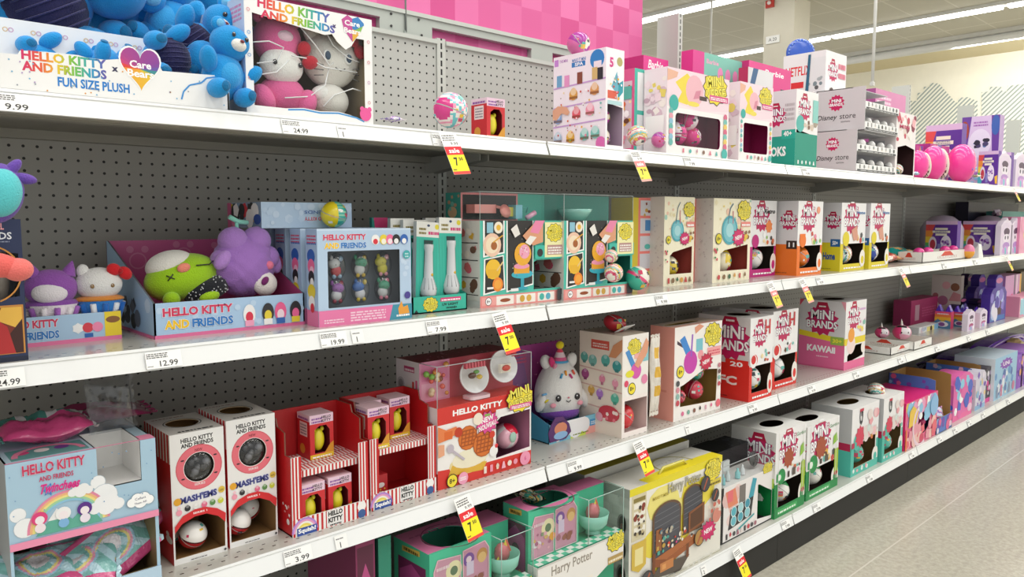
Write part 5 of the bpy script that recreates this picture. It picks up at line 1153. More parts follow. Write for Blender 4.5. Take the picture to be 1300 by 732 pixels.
# -- the two large baking set boxes with clear tops
def bake_box(label, tl, bl, brx, back, topy, y=None, first=True):
    x, y, W, D, H = spot(z, bl, brx, tl, back); Ht = at_y(tl[0], topy, y).z-z
    t = item('toy_box', label, 'toy box', (x, y, z))
    k = .135
    hole = [(.62,k+.03),(.97,k+.03),(.97,.52),(.66,.52),(.62,.5)]
    def af(f):
        f.rect(0,0,1,k,'#ec8f8c'); f.rect(.02,.02,.97,k-.02,'#f2a8a2')
        for u0, u1 in ((.18,.38),(.41,.64),(.67,.88)): f.rect(u0,.015,u1,k-.015,'#fbf4ec')
        age(f,.09,k/2,.07,'#ffffff'); f.ell(.28,k/2,.06,'#9a4a1e',ry=.022); f.ell(.48,k/2,.03,'#d8a83a'); f.ell(.56,k/2,.03,'#e0b04a'); f.ell(.72,k/2,.03,'#4ab8ac'); f.ell(.8,k/2,.03,'#5ab0c8')
        f.poly([(.03,k+.01),(.28,k+.06),(.26,.60),(.04,.56)], '#fbfbf9'); f.poly([(.05,k+.03),(.265,k+.075),(.25,.585),(.055,.55)], '#2b2826')
        f.poly([(.03,.58),(.27,.62),(.27,1),(.03,1)], '#fbfbf9'); f.poly([(.05,.6),(.255,.635),(.255,1),(.05,1)], '#2b2826')
        f.poly([(.29,k+.02),(.61,k+.09),(.61,1),(.29,1)], '#fbfbf9'); f.poly([(.305,k+.04),(.60,k+.105),(.60,1),(.305,1)], '#2b2826')
        f.ell(.13,.72,.10,'#f0c9b0'); f.ell(.13,.72,.07,'#f6e2c4'); f.ell(.15,.71,.035,'#a8602a'); f.line([(.14,.75),(.25,.83)],.012,'#e0a83a'); f.ell(.2,.92,.05,'#f4ead8'); f.ell(.2,.92,.025,'#e8b83a'); f.rect(.07,.86,.14,.98,'#8fc4d8')
        f.ell(.14,.44,.085,'#f0c030'); f.rect(.08,.34,.2,.44,'#e8b42c'); f.line([(.18,.42),(.25,.52)],.014,'#e8c88a'); f.ell(.19,.26,.06,'#f08a2c'); f.ell(.19,.26,.04,'#f6a83c'); f.rect(.07,.21,.14,.235,'#efefef')
        f.rect(.455,.19,.495,.34,'#2fa3b8'); f.ell(.475,.19,.07,'#2fa3b8',ry=.02); f.ell(.475,.36,.13,'#3ab2c6',ry=.05); f.rect(.375,.37,.56,.46,'#e8a62e'); f.ell(.467,.46,.093,'#ef9ab8',ry=.035)
        f.ell(.48,.60,.10,'#f0b02e'); f.ell(.5,.63,.062,'#f3a9c4'); f.blobs(.46,.58,.54,.68,10,['#ffffff','#e86a8a'],3,(.004,.008)); f.blobs(.32,.3,.6,.95,20,['#8a8680','#c8c4bc'],3,(.003,.006))
        f.poly([(.47,.82),(.62,.98),(.72,1),(.72,.74),(.6,.7),(.52,.76)], '#e0a07a'); f.poly([(.5,.74),(.56,.82),(.64,.8),(.56,.7)], '#f3efe9'); f.poly([(.56,.86),(.62,1),(.74,1),(.66,.84)], '#ef8ab0'); f.poly([(.33,.9),(.4,.96),(.44,.84),(.38,.8)], '#ece8e2'); f.rect(.33,.165,.42,.2,'#efefef')
        f.rect(.62,.535,1,.7,'#3dbba8'); f.rect(.74,.55,.99,.98,'#f4efb4'); yellow_logo(f,.865,.85,.2); f.rect(.77,.58,.96,.70,'#b98f8a'); f.fine(.78,.59,.95,.69,3,'#f6f0ea',2); f.ell(.68,.61,.035,'#2c2c2c')
        f.ell(1.0,.40,.0,'#ffffff')
        f.rect(.9,.01,.985,.15,'#35353a')
    def as_(f):
        f.rect(0,0,1,1,'#ddd9d2')
        for i in range(4): f.rect(.05,.14+.2*i,.95,.15+.2*i,'#2c2c2c'); f.blobs(.1,.17+.2*i,.9,.29+.2*i,7,['#c86a6a','#d8a83a','#6a4a3a','#d8607a','#e8dfd2'],i,(.05,.1))
        f.rect(0,0,1,.08,'#c9c9c6')
    carton(t, W, D, H, '#4fc1ad', '#ddd9d2', '#3dae9c', inner='#157f70', fh=[hole], af=af, as_=as_, name='base_carton')
    mb = MB('printed_card'); mb.box((0, D*.55, H), (W, D, Ht), '#48b5a2'); f = Face(mb,(0,D,H),(0,-1,0),(0,0,1),D*.45,Ht-H); f.rect(0,0,1,1,'#3f9a8c'); f.ell(.45,.3,.3,'#d8b48a',ry=.2); f.blobs(.1,.4,.9,.9,6,['#c89a7a','#7ac0b0'],2,(.08,.14))
    f = Face(mb,(0,D*.55,H),(1,0,0),(0,0,1),W,Ht-H)
    if first:
        f.rect(.0,0,.66,1,'#e98f92'); f.rect(.02,.04,.64,.93,'#2e2b2a')
    else: f.rect(0,0,1,1,'#2f8f80')
    mb.build('back_carton', t)
    if first:
        g = MB('glossy_plastic'); h0 = H+.001; dy = D*.3
        g.box((W*.06, dy, h0+.018), (W*.3, dy+.05, h0+.04), '#ef9a92'); g.lathe([(0,0),(.014,0),(.018,.006),(.0,.004)], (W*.36, dy-.01, h0+.022), '#f0958c', M=Euler((1.3,0,0)).to_matrix()); g.tube([(W*.3,dy,h0+.035),(W*.36,dy-.01,h0+.03)], .004, '#ef9a92')
        g.box((W*.42, dy, h0+.01), (W*.5, dy+.02, h0+.034), '#edd45a'); g.box((W*.5, dy-.01, h0+.004), (W*.58, dy+.02, h0+.04), '#7fc2d4'); g.tube([(W*.6,dy-.02,h0+.006),(W*.7,dy-.02,h0+.02)], .007, '#f0b0cc'); g.tube([(W*.6,dy,h0+.03),(W*.68,dy,h0+.036),(W*.66,dy,h0+.02)], .002, '#5ab8b0')
        g.build('bakeware', t)
    else:
        g = MB('glossy_plastic'); g.lathe([(0,0),(.03,.0),(.045,.02),(.05,.03),(.047,.03),(.03,.004)], (W*.3, D*.25, H+.002), '#8fcabf'); g.build('bowl', t)
    cp = '#9fb2b0'
    shell(t, (0, 0, H), (W, D*.55, Ht), 'FLTR'); cover_edges(t, (0,0,H), (W,D*.55,Ht), '#b9c6c4', .0008)
    return x, y, W, D, H, Ht
x, y, W, D, H, Ht = bake_box('left baking set box with a cake print and pink bakeware under its clear top', (610.6, 280), (608.3, 391.3), 715, (566, 277), 243)
x, y, W, D, H, Ht = bake_box('right baking set box with a cake print and an empty clear top', (716, 280), (715.5, 381), 802, .17, 246, first=False)
p = at_y(793, 329, YU+.02)
for px, py, r, st, dy, lab in ((809,353,.036,'teal',.034,'teal and white ball standing beside the right baking set box'),(779,346,.027,'colour',.012,'round patterned ball in front of the cake print at the right'),(776,325,.019,'colour',.016,'small patterned ball stuck above another on the right baking set')):
    q = at_y(px, py, YU+dy); capsule('toy_ball', lab, (q.x, q.y, max(q.z, ZB+r)), r, st, (20, 30, 10))
# -- coral and cream boxes
def cream_box(label, tl, bl, brx, back, seed, ballst):
    x, y, W, D, H = spot(z, bl, brx, tl, back); t = item('toy_box', label, 'toy box', (x, y, z))
    def af(f):
        f.blobs(0,.5,1,1,24,['#f0e6c0','#e8d27a','#f0c8b0','#a8d0c0','#e6d8a8'],seed,(.02,.05)); f.ring(.42,.62,.17,.21,'#4aa8b8'); f.ell(.42,.62,.17,'#7cc4cf'); f.ell(.42,.62,.1,'#a8dae0'); f.line([(.36,.7),(.42,.88),(.5,.94)],.02,'#5a7a8a'); f.line([(.5,.7),(.5,.85)],.02,'#c86a7a'); yellow_logo(f,.8,.86,.36,0); f.rect(.72,.66,.98,.72,'#ec8a80'); f.fine(.74,.67,.96,.71,1,'#ffffff',2)
        new_burst(f,.66,.53,.34); age(f,.13,.52,.16,'#e8d83a'); f.blobs(.78,.5,.96,.6,5,['#8a5a3a','#e8c04a'],2,(.03,.06)); strip_icons(f,.03,.09,6,['#c84a4a','#8a6a4a','#3f6a4a','#d8a04a'],.08,.92,seed); f.blobs(.02,.12,.1,.45,6,['#c84a5a','#4a8a5a'],3,(.02,.03))
    def as_(f): f.rect(0,0,1,1,'#e5ddd6'); f.blobs(0,0,1,1,60,['#d8cdc8','#ded6cd','#cfc2c0'],seed,(.02,.05))
    carton(t, W, D, H, '#f6efd4', '#e5ddd6', '#e07f78', inner='#a8443a', fh=[[(.2,.13),(.93,.13),(.93,.44),(.3,.38),(.2,.34)]], af=af, as_=as_)
    r = W*.22; capsule('toy_ball', 'ball with a yellow patch in the window of the '+('left' if seed == 1 else 'right')+' cream teacup box', (x+W*.5, y+r+.01, z+H*.13+r*.6), r, 'cream', (0,20,0) if seed == 1 else (0,200,30))
    return x, y, W, D, H
def coral(label, px0, px1, y, top, D, yel=True):
    xa, xb = at_y(px0, 300, y).x, at_y(px1, 300, y).x; H = at_y(px0, top, y).z-z; t = item('toy_box', label, 'toy box', (xa, y, z))
    def af(f):
        if yel: f.rect(0,0,.22,1,'#d9c22e')
        u0 = .3 if yel else .08
        for i in range(4): f.rect(u0,.2+.2*i,.9,.37+.2*i,'#d5d3da')
        f.blobs(u0+.05,.8,.8,.95,5,['#8a3a2a','#c8a04a'],2,(.04,.07)); f.rect(.5,.63,.75,.75,'#4a86c0'); f.ell(.6,.45,.12,'#5ab8b0',ry=.03); f.ell(.7,.1,.16,'#e0d05a'); f.ell(.7,.08,.09,'#3a9a8a')
    carton(t, xb-xa, D, H, '#ee8078', '#d9c22e' if yel else '#ee8078', '#ee8078', af=af); return xa
coral('coral slotted panel box with a yellow edge right of the baking sets', 803, 834, YU+.17, 250.5, .09)
coral('coral slotted panel box between the two cream teacup boxes', 880, 914, YU+.16, 252.5, .08, False)
cream_box('left cream teacup box with a NEW burst and a ball in its window', (846.9,249.3), (839,364), 880, (826,250), 1, 'cream')
cream_box('right cream teacup box with a NEW burst next to the coral panel', (908,251.3), (902.5,359), 951, (891,252), 2, 'cream')
# -- four white lettered mini boxes
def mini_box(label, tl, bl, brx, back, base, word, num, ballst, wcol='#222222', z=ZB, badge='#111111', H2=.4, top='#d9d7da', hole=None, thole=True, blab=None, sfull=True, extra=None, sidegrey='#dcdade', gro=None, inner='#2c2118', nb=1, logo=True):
    x, y, W, D, H = spot(z, bl, brx, tl, back); t = item('toy_box', label, 'toy box', (x, y, z))
    hole = hole or [(.06,.10),(.80,.10),(.9,.2),(.94,H2),(.06,H2)]
    def as_(f):
        f.rect(0,0,1,H2+.02,base); (brands_logo(f,.62,.74,.8) if logo else None); f.rect(.55,H2-.04,.98,H2+.07,badge); f.text(num,.76,H2+.015,w=.24,h=.06,col='#ffffff',bold=.03)
        if word: f.text(word,.5,H2*.55 if sfull else .5,w=.55,h=.11,col=wcol,bold=.04)
        f.fine(.1,.03,.6,.05,1,mixc(base,'#000000',.3),2)
    def af(f):
        f.rect(0,0,1,.10,base); f.rect(0,0,.11,H2,base); f.rect(.93,.1,1,H2,base if nb else '#f4f3f3'); (brands_logo(f,.42,.8,.66) if logo else None); f.fine(.15,.03,.85,.07,1,'#ffffff',3); f.blobs(.5,H2+.04,.95,H2+.17,9,FOOD+['#4a4a4a'],len(label),(.03,.06)); f.ell(.2,H2+.07,.13,base); f.ell(.9,.17,.12,'#f2ece6',ry=.13); f.ell(.9,.15,.06,base,ry=.06)
        if extra: extra(f)
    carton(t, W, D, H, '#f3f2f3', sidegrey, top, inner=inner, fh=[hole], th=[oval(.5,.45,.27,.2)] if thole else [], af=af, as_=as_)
    r = min(W*.42, .046)
    if ballst: capsule('toy_ball', blab, (x+W*.5, y+r+.006, z+H*.09+r*.95), r, ballst, (0, 25, 15))
    return x, y, W, D, H
mini_box('white and magenta lettered ball box right of the cream boxes', (953,254), (951,352.3), 983.5, .12, '#c2187c', '', '11', 'magentawhite', blab='white and magenta ball in the magenta lettered box on the second shelf', extra=lambda f: (f.text('Retro',.72,.86,w=.42,h=.06,col='#222222',bold=.03,shear=.3), f.burst(.7,.66,.14,'#ef8a4a',8)))
mini_box('white and orange lettered ball box on the second shelf', (1012.8,254.7), (1012,350), 1042, (983.5,256.5), '#f07820', '', '11', 'orange', badge='#2c1a14', blab='orange and white ball in the orange lettered box', extra=lambda f: (f.ell(.8,.88,.07,'#f0a080'), f.rect(.08,.44,.3,.56,'#f07820')))
mini_box('left white and yellow lettered ball box on the second shelf', (1068,257), (1066.9,344.4), 1096.5, (1041,258), '#e2cf20', 'Home', '50+', 'white_col', '#1f4f9a', badge='#1f5f9a', blab='white ball in the left yellow lettered box', extra=lambda f: (f.text('Home',.78,.86,w=.34,h=.05,col='#1f6fb0',bold=.02), f.poly([(.4,.6),(.5,.44),(.7,.46),(.62,.66)], '#d89a84')))
mini_box('right white and yellow lettered ball box on the second shelf', (1104.5,257.6), (1104,341), 1127, (1098,258), '#e2cf20', 'Home', '50+', 'blue', '#1f4f9a', badge='#1f5f9a', blab='blue and white ball in the right yellow lettered box', extra=lambda f: (f.text('Home',.78,.86,w=.34,h=.05,col='#1f6fb0',bold=.02), f.poly([(.4,.6),(.5,.44),(.7,.46),(.62,.66)], '#d89a84')))
# -- foil bags and low white tray
bag('orange and white foil bag lying right of the yellow boxes', at_z(1138, 334, z)+Vector((0,.07,.03)), .34, .13, .05, (8,0,3), lambda u, v: ['#e8843c','#f3dccb','#d85a4a','#f0b060'][int(u*5+v*4) % 4], seed=5)
bag('teal foil bag tucked against the low white tray', at_z(1164, 331, z)+Vector((0,.10,.04)), .34, .13, .06, (14,0,3), lambda u, v: '#18a49c' if (u+v*.5) % .5 < .4 else '#e8b070', seed=6)
def low_tray(label, z, bl, brx, h, D, logo=True, rz=0):
    p = at_z(bl[0], bl[1], z); y = p.y; W = at_y(brx, pj(p.x, y, z)[1], y).x-p.x; t = item('display_tray', label, 'display tray', (p.x, y, z), rz)
    def af(f): f.poly([(.36,.5),(.64,.5),(.56,.95),(.44,.95)], '#d8402c'); f.text('SURPRISE', .5, .38, w=.4, h=.22, col='#ffffff', ol='#a8704a', olw=.08, bold=.03)
    def as_(f): f.poly([(.3,.5),(.6,.5),(.5,.95),(.4,.95)], '#d8402c'); f.text('SURPRISE', .45, .35, w=.5, h=.22, col='#ffffff', ol='#a8704a', olw=.08, bold=.03)
    tray(t, W, D, h, h, '#f1efea', '#d9d5cc', af=af, aside=as_, rim='#fbfaf6'); return p.x, y, W
xt, yt, Wt = low_tray('long low white tray with a red logo near pink balls on the second shelf', z, (1171, 333.5), 1230, .052, .12)
for i in range(4):
    capsule('toy_ball', ('first','second','third','fourth')[i]+' hot pink ball from the left in the low white tray', (xt+Wt*(.12,.3,.66,.84)[i], yt+.05, z+.045), .028, 'pink', marks=False)
t = item('toy_pack', 'orange and pink rounded pack at the right end of the low white tray', 'toy pack', at_z(1232, 328, z)+Vector((0,.01,.04)))
mb = MB('glossy_plastic'); mb.ball((0,0,0), (.022,.03,.04), '#f2a03a', fn=lambda d: '#f2a83a' if d.z < 0 else '#f08ab0'); mb.build('case', t)
t = item('toy_pack', 'white crumpled pack right beside the orange and pink pack', 'toy pack', at_z(1243, 327, z)+Vector((0,.01,.0)))
mb = MB('foil_wrap'); mb.add([(-.04,-.02,0),(.04,-.02,0),(.05,.03,0),(-.03,.03,0),(-.02,-.01,.08),(.03,-.01,.075),(.02,.02,.09)], [(0,1,5,4),(1,2,6,5),(2,3,6),(3,0,4,6),(4,5,6)], '#eceef0'); mb.build('wrap', t)
rainbow_box('left large rainbow and purple box behind the pink balls', z, (1176, 280.5), 1216, YU+.12)
rainbow_box('right large rainbow and purple box on the second shelf', z, (1223, 280.5), 1268, YU+.05)
for i, (px, lab) in enumerate(((1196, 'pale dome peeking above the left large rainbow box'), (1254, 'pale dome peeking above the right large rainbow box'))):
    yy = YU+.30 if i == 0 else YU+.26; q = at_y(px, 284, yy); t = item('toy_pack', lab, 'toy pack', (q.x, yy, z)); mb = MB('glossy_plastic'); mb.lathe([(.12,0),(.12,.16),(.10,.20),(.06,.235),(0,.245)], (0,0,0), '#c9b8d0', n=24); mb.build('dome', t)
uni_pack('left lilac long pack on the second shelf right of the rainbow boxes', z, 1272, 1283.5, 276, YU+.02)
uni_pack('right lilac long pack on the second shelf before the pink box', z, 1285, 1295, 276, YU+.02)
scr('teal box with a pale pink side standing behind the lilac long packs', (1273, 268), 1330, YU+.22, .1, '#4aa39c', '#58b0a8', z=z)
scr('pink box at the right frame edge on the second shelf', (1296, 275), 1325, YU+.004, .1, '#efa8c4', '#e48fb2', z=z, af=lambda f: (f.blobs(.05,.1,.9,.9,20,PASTEL+['#c86a9a'],2,(.04,.1)),))
scr('dark indigo crate standing in the back of the far second shelf', (1230, 256), 1290, YU+.36, .08, '#241c3c', '#1c1630', z=z)
bag('small white and lilac pack lying on the teal box at the far end', at_y(1266, 270, YU+.24), .09, .05, .05, (60,0,0), lambda u, v: '#e8d8e8' if v > .4 else '#8a5a78', seed=8, cells=8)
# ================================================================== THIRD SHELF
z = ZC
# -- big pale blue display carton at the left with foil bags
y = YU+.014; xl = at_y(12, 690, y).x; xr = at_y(201, 649, y).x; W = xr-xl; H = at_y(8.6, 590, y).z-z; zb = at_y(13.8, 693, y).z-z; Hr = at_y(201, 552, y).z-z
D = .26; v0 = zb/H; vl = .12
t = item('display_box', 'pale blue rainbow-printed display box filled with foil bags, left end', 'display box', (xl, y, z))
u0, u1 = (at_y(123, 590, y).x-xl)/W, (at_y(179, 590, y).x-xl)/W; vn = (at_y(123, 620, y).z-z)/H
fo = [(0,0),(1,0),(1,1),(u1,1),(u1,vn),(u0,vn),(u0,1),(0,1)]
def af(f):
    for (u, v, r) in ((.06,.68,.05),(.58,.78,.05),(.62,v0+.18,.09),(.1,v0+.09,.07)): f.ell(u, v, r+.004, '#b9c6d0', 16); f.ell(u, v, r, '#f2f4f6', 16)
    cu, cv = .38, v0+.04
    for i, c in enumerate(('#e58aa8','#efb884','#f0e08a','#9fd3a8','#8fc4e0')): f.ring(cu, cv, .255-.017*i, .272-.017*i, c, 24, 0, 180)
    f.poly([(.16,v0+.02),(.3,v0+.15),(.4,v0+.08),(.5,v0+.16),(.6,v0+.02)], '#5fae9a'); f.poly([(.24,v0+.1),(.3,v0+.17),(.38,v0+.1)], '#f0f0f0')
    f.cloud(.63, v0+.12, .09, '#f4f5f7'); f.cloud(.46, v0+.25, .06, '#f2f2f2')
    f.text('HELLO KITTY', .30, .945-.0, w=.40, h=.065, col='#c8305c', ol='#f6d8e2', bold=.03); f.text('AND FRIENDS', .31, .875, w=.22, h=.032, col='#c8305c', bold=.02)
    f.burst(.26,.80,.05,'#3f7fc8',7,.5); f.text('Twinchees', .33, .81, w=.26, h=.06, col='#d81f86', ol='#f3e3ef', bold=.04, shear=.3)
    f.cloud(.87, .60, .075, '#8fa4b4'); f.cloud(.87, .60, .07, '#ffffff'); f.text('Collect', .87, .615, w=.08, col='#4a4a6a', bold=.01, rot=4); f.text('Them All!', .87, .585, w=.09, col='#4a4a6a', bold=.01, rot=4)
    for (u, c, c2) in ((.19,'#e0407e','#f3e4ea'),(.34,'#f3f3f3','#7fb4e0'),(.48,'#5a2a8a','#f0e6f2')): f.ell(u, v0+.13, .05, c); f.ell(u, v0+.07, .035, c2); f.ell(u, v0+.12, .03, '#f6ecf0')
    f.rect(0, v0-.035, 1, v0+.01, '#ef93b4'); rd = random.Random(5)
    for i in range(20): f.ell(rd.uniform(.02,.98), rd.uniform(v0+.1,.97), .005, '#7fa4c8'); f.k -= 1
    f.k += 1
hole = [(.02,vl),(.975,vl),(.975,v0-.035),(.02,v0-.035)]
mb = MB('printed_card'); X, Y, Z = Vector((1,0,0)), Vector((0,1,0)), Vector((0,0,1))
panel(mb, (0,0,0), X, Z, W, H, '#a9c9de', [hole], fo); panel(mb, (0,.003,0), X, Z, W, H, '#8a7650', [hole], fo, 'raw_card', True)
for a, b in ((0, '#b9bcbc'), (W-.003, '#8a7650')): mb.box((a,.0005,0),(a+.003,D,H), b)
mb.box((0,D-.003,0),(W,D,H),'#7c6a48','raw_card'); mb.box((0,0,0),(W,D,.003),'#7c6a48','raw_card'); mb.box((.003,.003,zb+.004),(W-.003,D,zb+.007),'#e6e6e4')
panel(mb, (0,0,H), X, Y, W, D, '#b3cede', [], [(0,0),(u0,0),(u0,.42),(u1,.42),(u1,0),(1,0),(1,1),(0,1)]); 
mb.box((u0*W-.002,.003,vn*H),(u0*W,.42*D,H),'#e9e9e7'); mb.box((u1*W,.003,vn*H),(u1*W+.002,.42*D,H),'#e9e9e7'); mb.box((u0*W,.42*D,vn*H),(u1*W,.42*D+.002,H),'#e2e2e0'); mb.box((u0*W,.0,vn*H-.002),(u1*W,.42*D,vn*H),'#dcdcda')
af(Face(mb, (0,0,0), X, Z, W, H))
f = Face(mb, (0,0,H), X, Y, W, D); f.rect(.05,.05,.55,.3,'#5a9a98'); [f.ell(.14+.13*i,.2,.05,c) for i, c in enumerate(('#d0487e','#e9e6e4','#6a3f92'))]; f.ring(.3,.1,.2,.24,'#e58aa8',16,0,180); f.rect(0,0,1,.02,'#ef93b4'); f.rect(u1+.005,0,1,.12,'#ef93b4')
mb.build('carton', t)
mb = MB('printed_card'); mb.box((W*.0,-.004,.0),(W*1.0,-.001,vl*H),'#b9d4e8'); mb.build('front_lip', t)
FB = lambda u, v: '#cf4f86' if v < .16 or v > .9 else ('#e8e4ea' if math.hypot(u-.5, (v-.55)*.8) < .13 else ['#e9d98a','#e8a0b8','#9fc8e0'][int(math.hypot(u-.5, v-.5)*30) % 3] if .2 < math.hypot(u-.5, v-.5) < .3 else '#7fb9b6' if (u*3+v*2) % 1 < .6 else '#b4d6e2')
for i, (u, zz, r, lab) in enumerate(((.2,.06,(20,10,10),'foil bag with a rainbow print low at the left of the display box'), (.45,.05,(35,-5,-20),'pale foil bag crumpled in the middle of the display box'), (.72,.062,(50,-25,15),'pink and teal foil bag sticking up inside the display box'), (.6,.10,(70,-10,10),'foil bag standing at the back of the display box'), (.88,.07,(60,-40,0),'foil bag at the right wall of the display box'))):
    bag(lab, (xl+W*u, y+(.06 if i < 3 else .13), z+zz), .13, .10, .035, r, FB, seed=20+i, cells=90)
bag('pink foil bag with a teal print lying on the pale blue box', (at_y(55, 530, y+.10).x, y+.11, z+H+.026), .135, .10, .045, (6, 0, 4), lambda u, v: '#c8467e' if v < .5 else ('#4f8d86' if (u*5) % 1.7 < 1.1 else '#d9d6dc'), seed=31)
bag('second pink foil bag under the first on top of the box', (at_y(100, 540, y+.16).x, y+.19, z+H+.016), .24, .12, .03, (0, 0, -4), lambda u, v: '#a83a6c' if (u+v) % .7 < .5 else '#8a2f5c', seed=32)
bag('clear empty plastic pouch standing on the pale blue box', (at_y(140, 520, y+.10).x, y+.10, z+H+.05), .075, .10, .02, (80, 0, 3), lambda u, v: '#ffffff', seed=33, mat='clear_film', cat='pouch', name='clear_pouch')
# -- two white capsule machine cartons
def machine(label, tl, bl, tr, back, side):
    x, y, W, D, H = spot(z, bl, tr, tl, back); t = item('toy_box', label, 'toy box', (x, y, z))
    hole = [(.03,.045),(.96,.045),(.97,.24),(.84,.30),(.62,.345),(.4,.345),(.16,.31),(.03,.25)]
    disc = oval(.52, .72, .28, .28*W/H)
    def af(f):
        f.text('HELLO KITTY', .5, .945, w=.6, h=.034, col='#1c1c1c', bold=.035, rot=2); f.text('AND FRIENDS', .5, .905, w=.6, h=.034, col='#1c1c1c', bold=.035, rot=2)
        f.ring(.52,.72,.29,.43,'#e8707e',32); f.ring(.52,.72,.415,.43,'#d85a68',32); f.text('NEW', .52, .855, w=.14, h=.02, col='#8a2030', bold=.02); f.text('SERIES', .52, .59, w=.2, h=.018, col='#f4e8e8', bold=.02)
        for a in (30, 150, 210, 330): f.ell(.52+.35*math.cos(R(a)), .72+.35*W/H*math.sin(R(a)), .035, '#3a2a2e', 10, ry=.006)
        f.text('MASH\'EMS', .49, .492, w=.68, h=.05, col='#2a2f7a', ol='#a8acd8', bold=.03, olw=.07, rot=2); f.ell(.1,.485,.07,'#e8a92c'); f.ell(.92,.505,.065,'#e0c04a'); f.fine(.88,.495,.96,.512,2,'#6a5a1a',1)
        for i, c in enumerate(('#f3a0b4','#26262a','#e8e6e4','#e06a8c','#5a8a4a','#c8cf3a')): f.ell(.12+.155*i, .42-(.02 if i == 0 else 0), .055, c); f.ell(.12+.155*i, .435, .03, mixc(c,'#ffffff',.45))
        f.poly([(.03,.25),(.16,.31),(.4,.345),(.62,.345),(.84,.30),(.97,.24),(.985,.31),(.82,.365),(.6,.40),(.4,.40),(.18,.37),(.03,.30)], '#d8262e'); f.text('SERIES 1', .5, .372, w=.26, h=.014, col='#ffffff', bold=.02)
        f.fine(.3,.014,.6,.024,1,'#333333',2); f.ell(.95,.022,.025,'#4a4a4a')
    def as_(f):
        f.rect(0,0,1,.78,'#cf2128'); f.rect(0,.78,1,1,'#f1f0ee')
        for i in range(9): f.rect(.02+.11*i,.66,.08+.11*i,1,'#cf2128'); f.k -= 1
        f.k += 1; f.ell(.85,.18,.12,'#f0eeee',ry=.03); f.ell(.8,.22,.06,'#f0eeee',ry=.02)
    def at(f): f.fine(.2,.06,.85,.16,1,'#3a3a3a',4); f.fine(.1,.88,.7,.93,1,'#8a4a4a',4); f.ring(.5,.53,.33,.35,'#3a3a3a',24)
    carton(t, W, D, H, '#efeeed', '#cf2128', '#dcd8d4', inner='#8f6a3c', fh=[hole, disc], th=[oval(.5,.53,.3,.22)], af=af, as_=as_, at=at)
    mb = MB('raw_card'); mb.box((.004,.012,H*.36),(W-.004,.014,H*.98),'#3a3a3c'); mb.build('insert', t)
    mb = MB('clear_film'); mb.ball((W*.52,.006,H*.72),(W*.28,.010,W*.28),'#c8c8c8',nu=24,nv=16); 
    mb.build('dome_window', t)
    mb = MB('foil_wrap'); rd = random.Random(2)
    for k in range(14): mb.ball((W*(.52+rd.uniform(-.17,.17)), .010, H*.72+W*rd.uniform(-.17,.17)), W*rd.uniform(.04,.09), rd.choice(['#5a5a5c','#77777a','#8c8c90','#444446']), nu=8, nv=6)
    mb.build('window_filling', t)
    return x, y, W, D, H
x, y, W, D, H = machine('left white and red capsule carton with a round pink-ringed window', (216.3,552.8), (219.6,719), 289, (182,529), 0)
capsule('toy_ball', 'white and red lettered ball lying alone in the left capsule carton', (x+W*.47, y+.034, z+H*.045+.026), .0265, 'white_red', (25, 10, 0))
capsule('toy_ball', 'grey-white ball deep behind in the left capsule carton', (x+W*.2, y+.085, z+.034), .0255, 'white_red', (25, 10, 0))
x, y, W, D, H = machine('right white and red capsule carton with a round pink-ringed window', (287.4,534.6), (291.3,696.6), 353, (251,511.5), 0)
capsule('toy_ball', 'front white and red ball in the right capsule carton', (x+W*.3, y+.034, z+H*.045+.026), .0265, 'white_red', (20, 20, 0))
capsule('toy_ball', 'rear white and red ball in the right capsule carton', (x+W*.66, y+.072, z+H*.045+.034), .0265, 'white_red', (35, -30, 0))
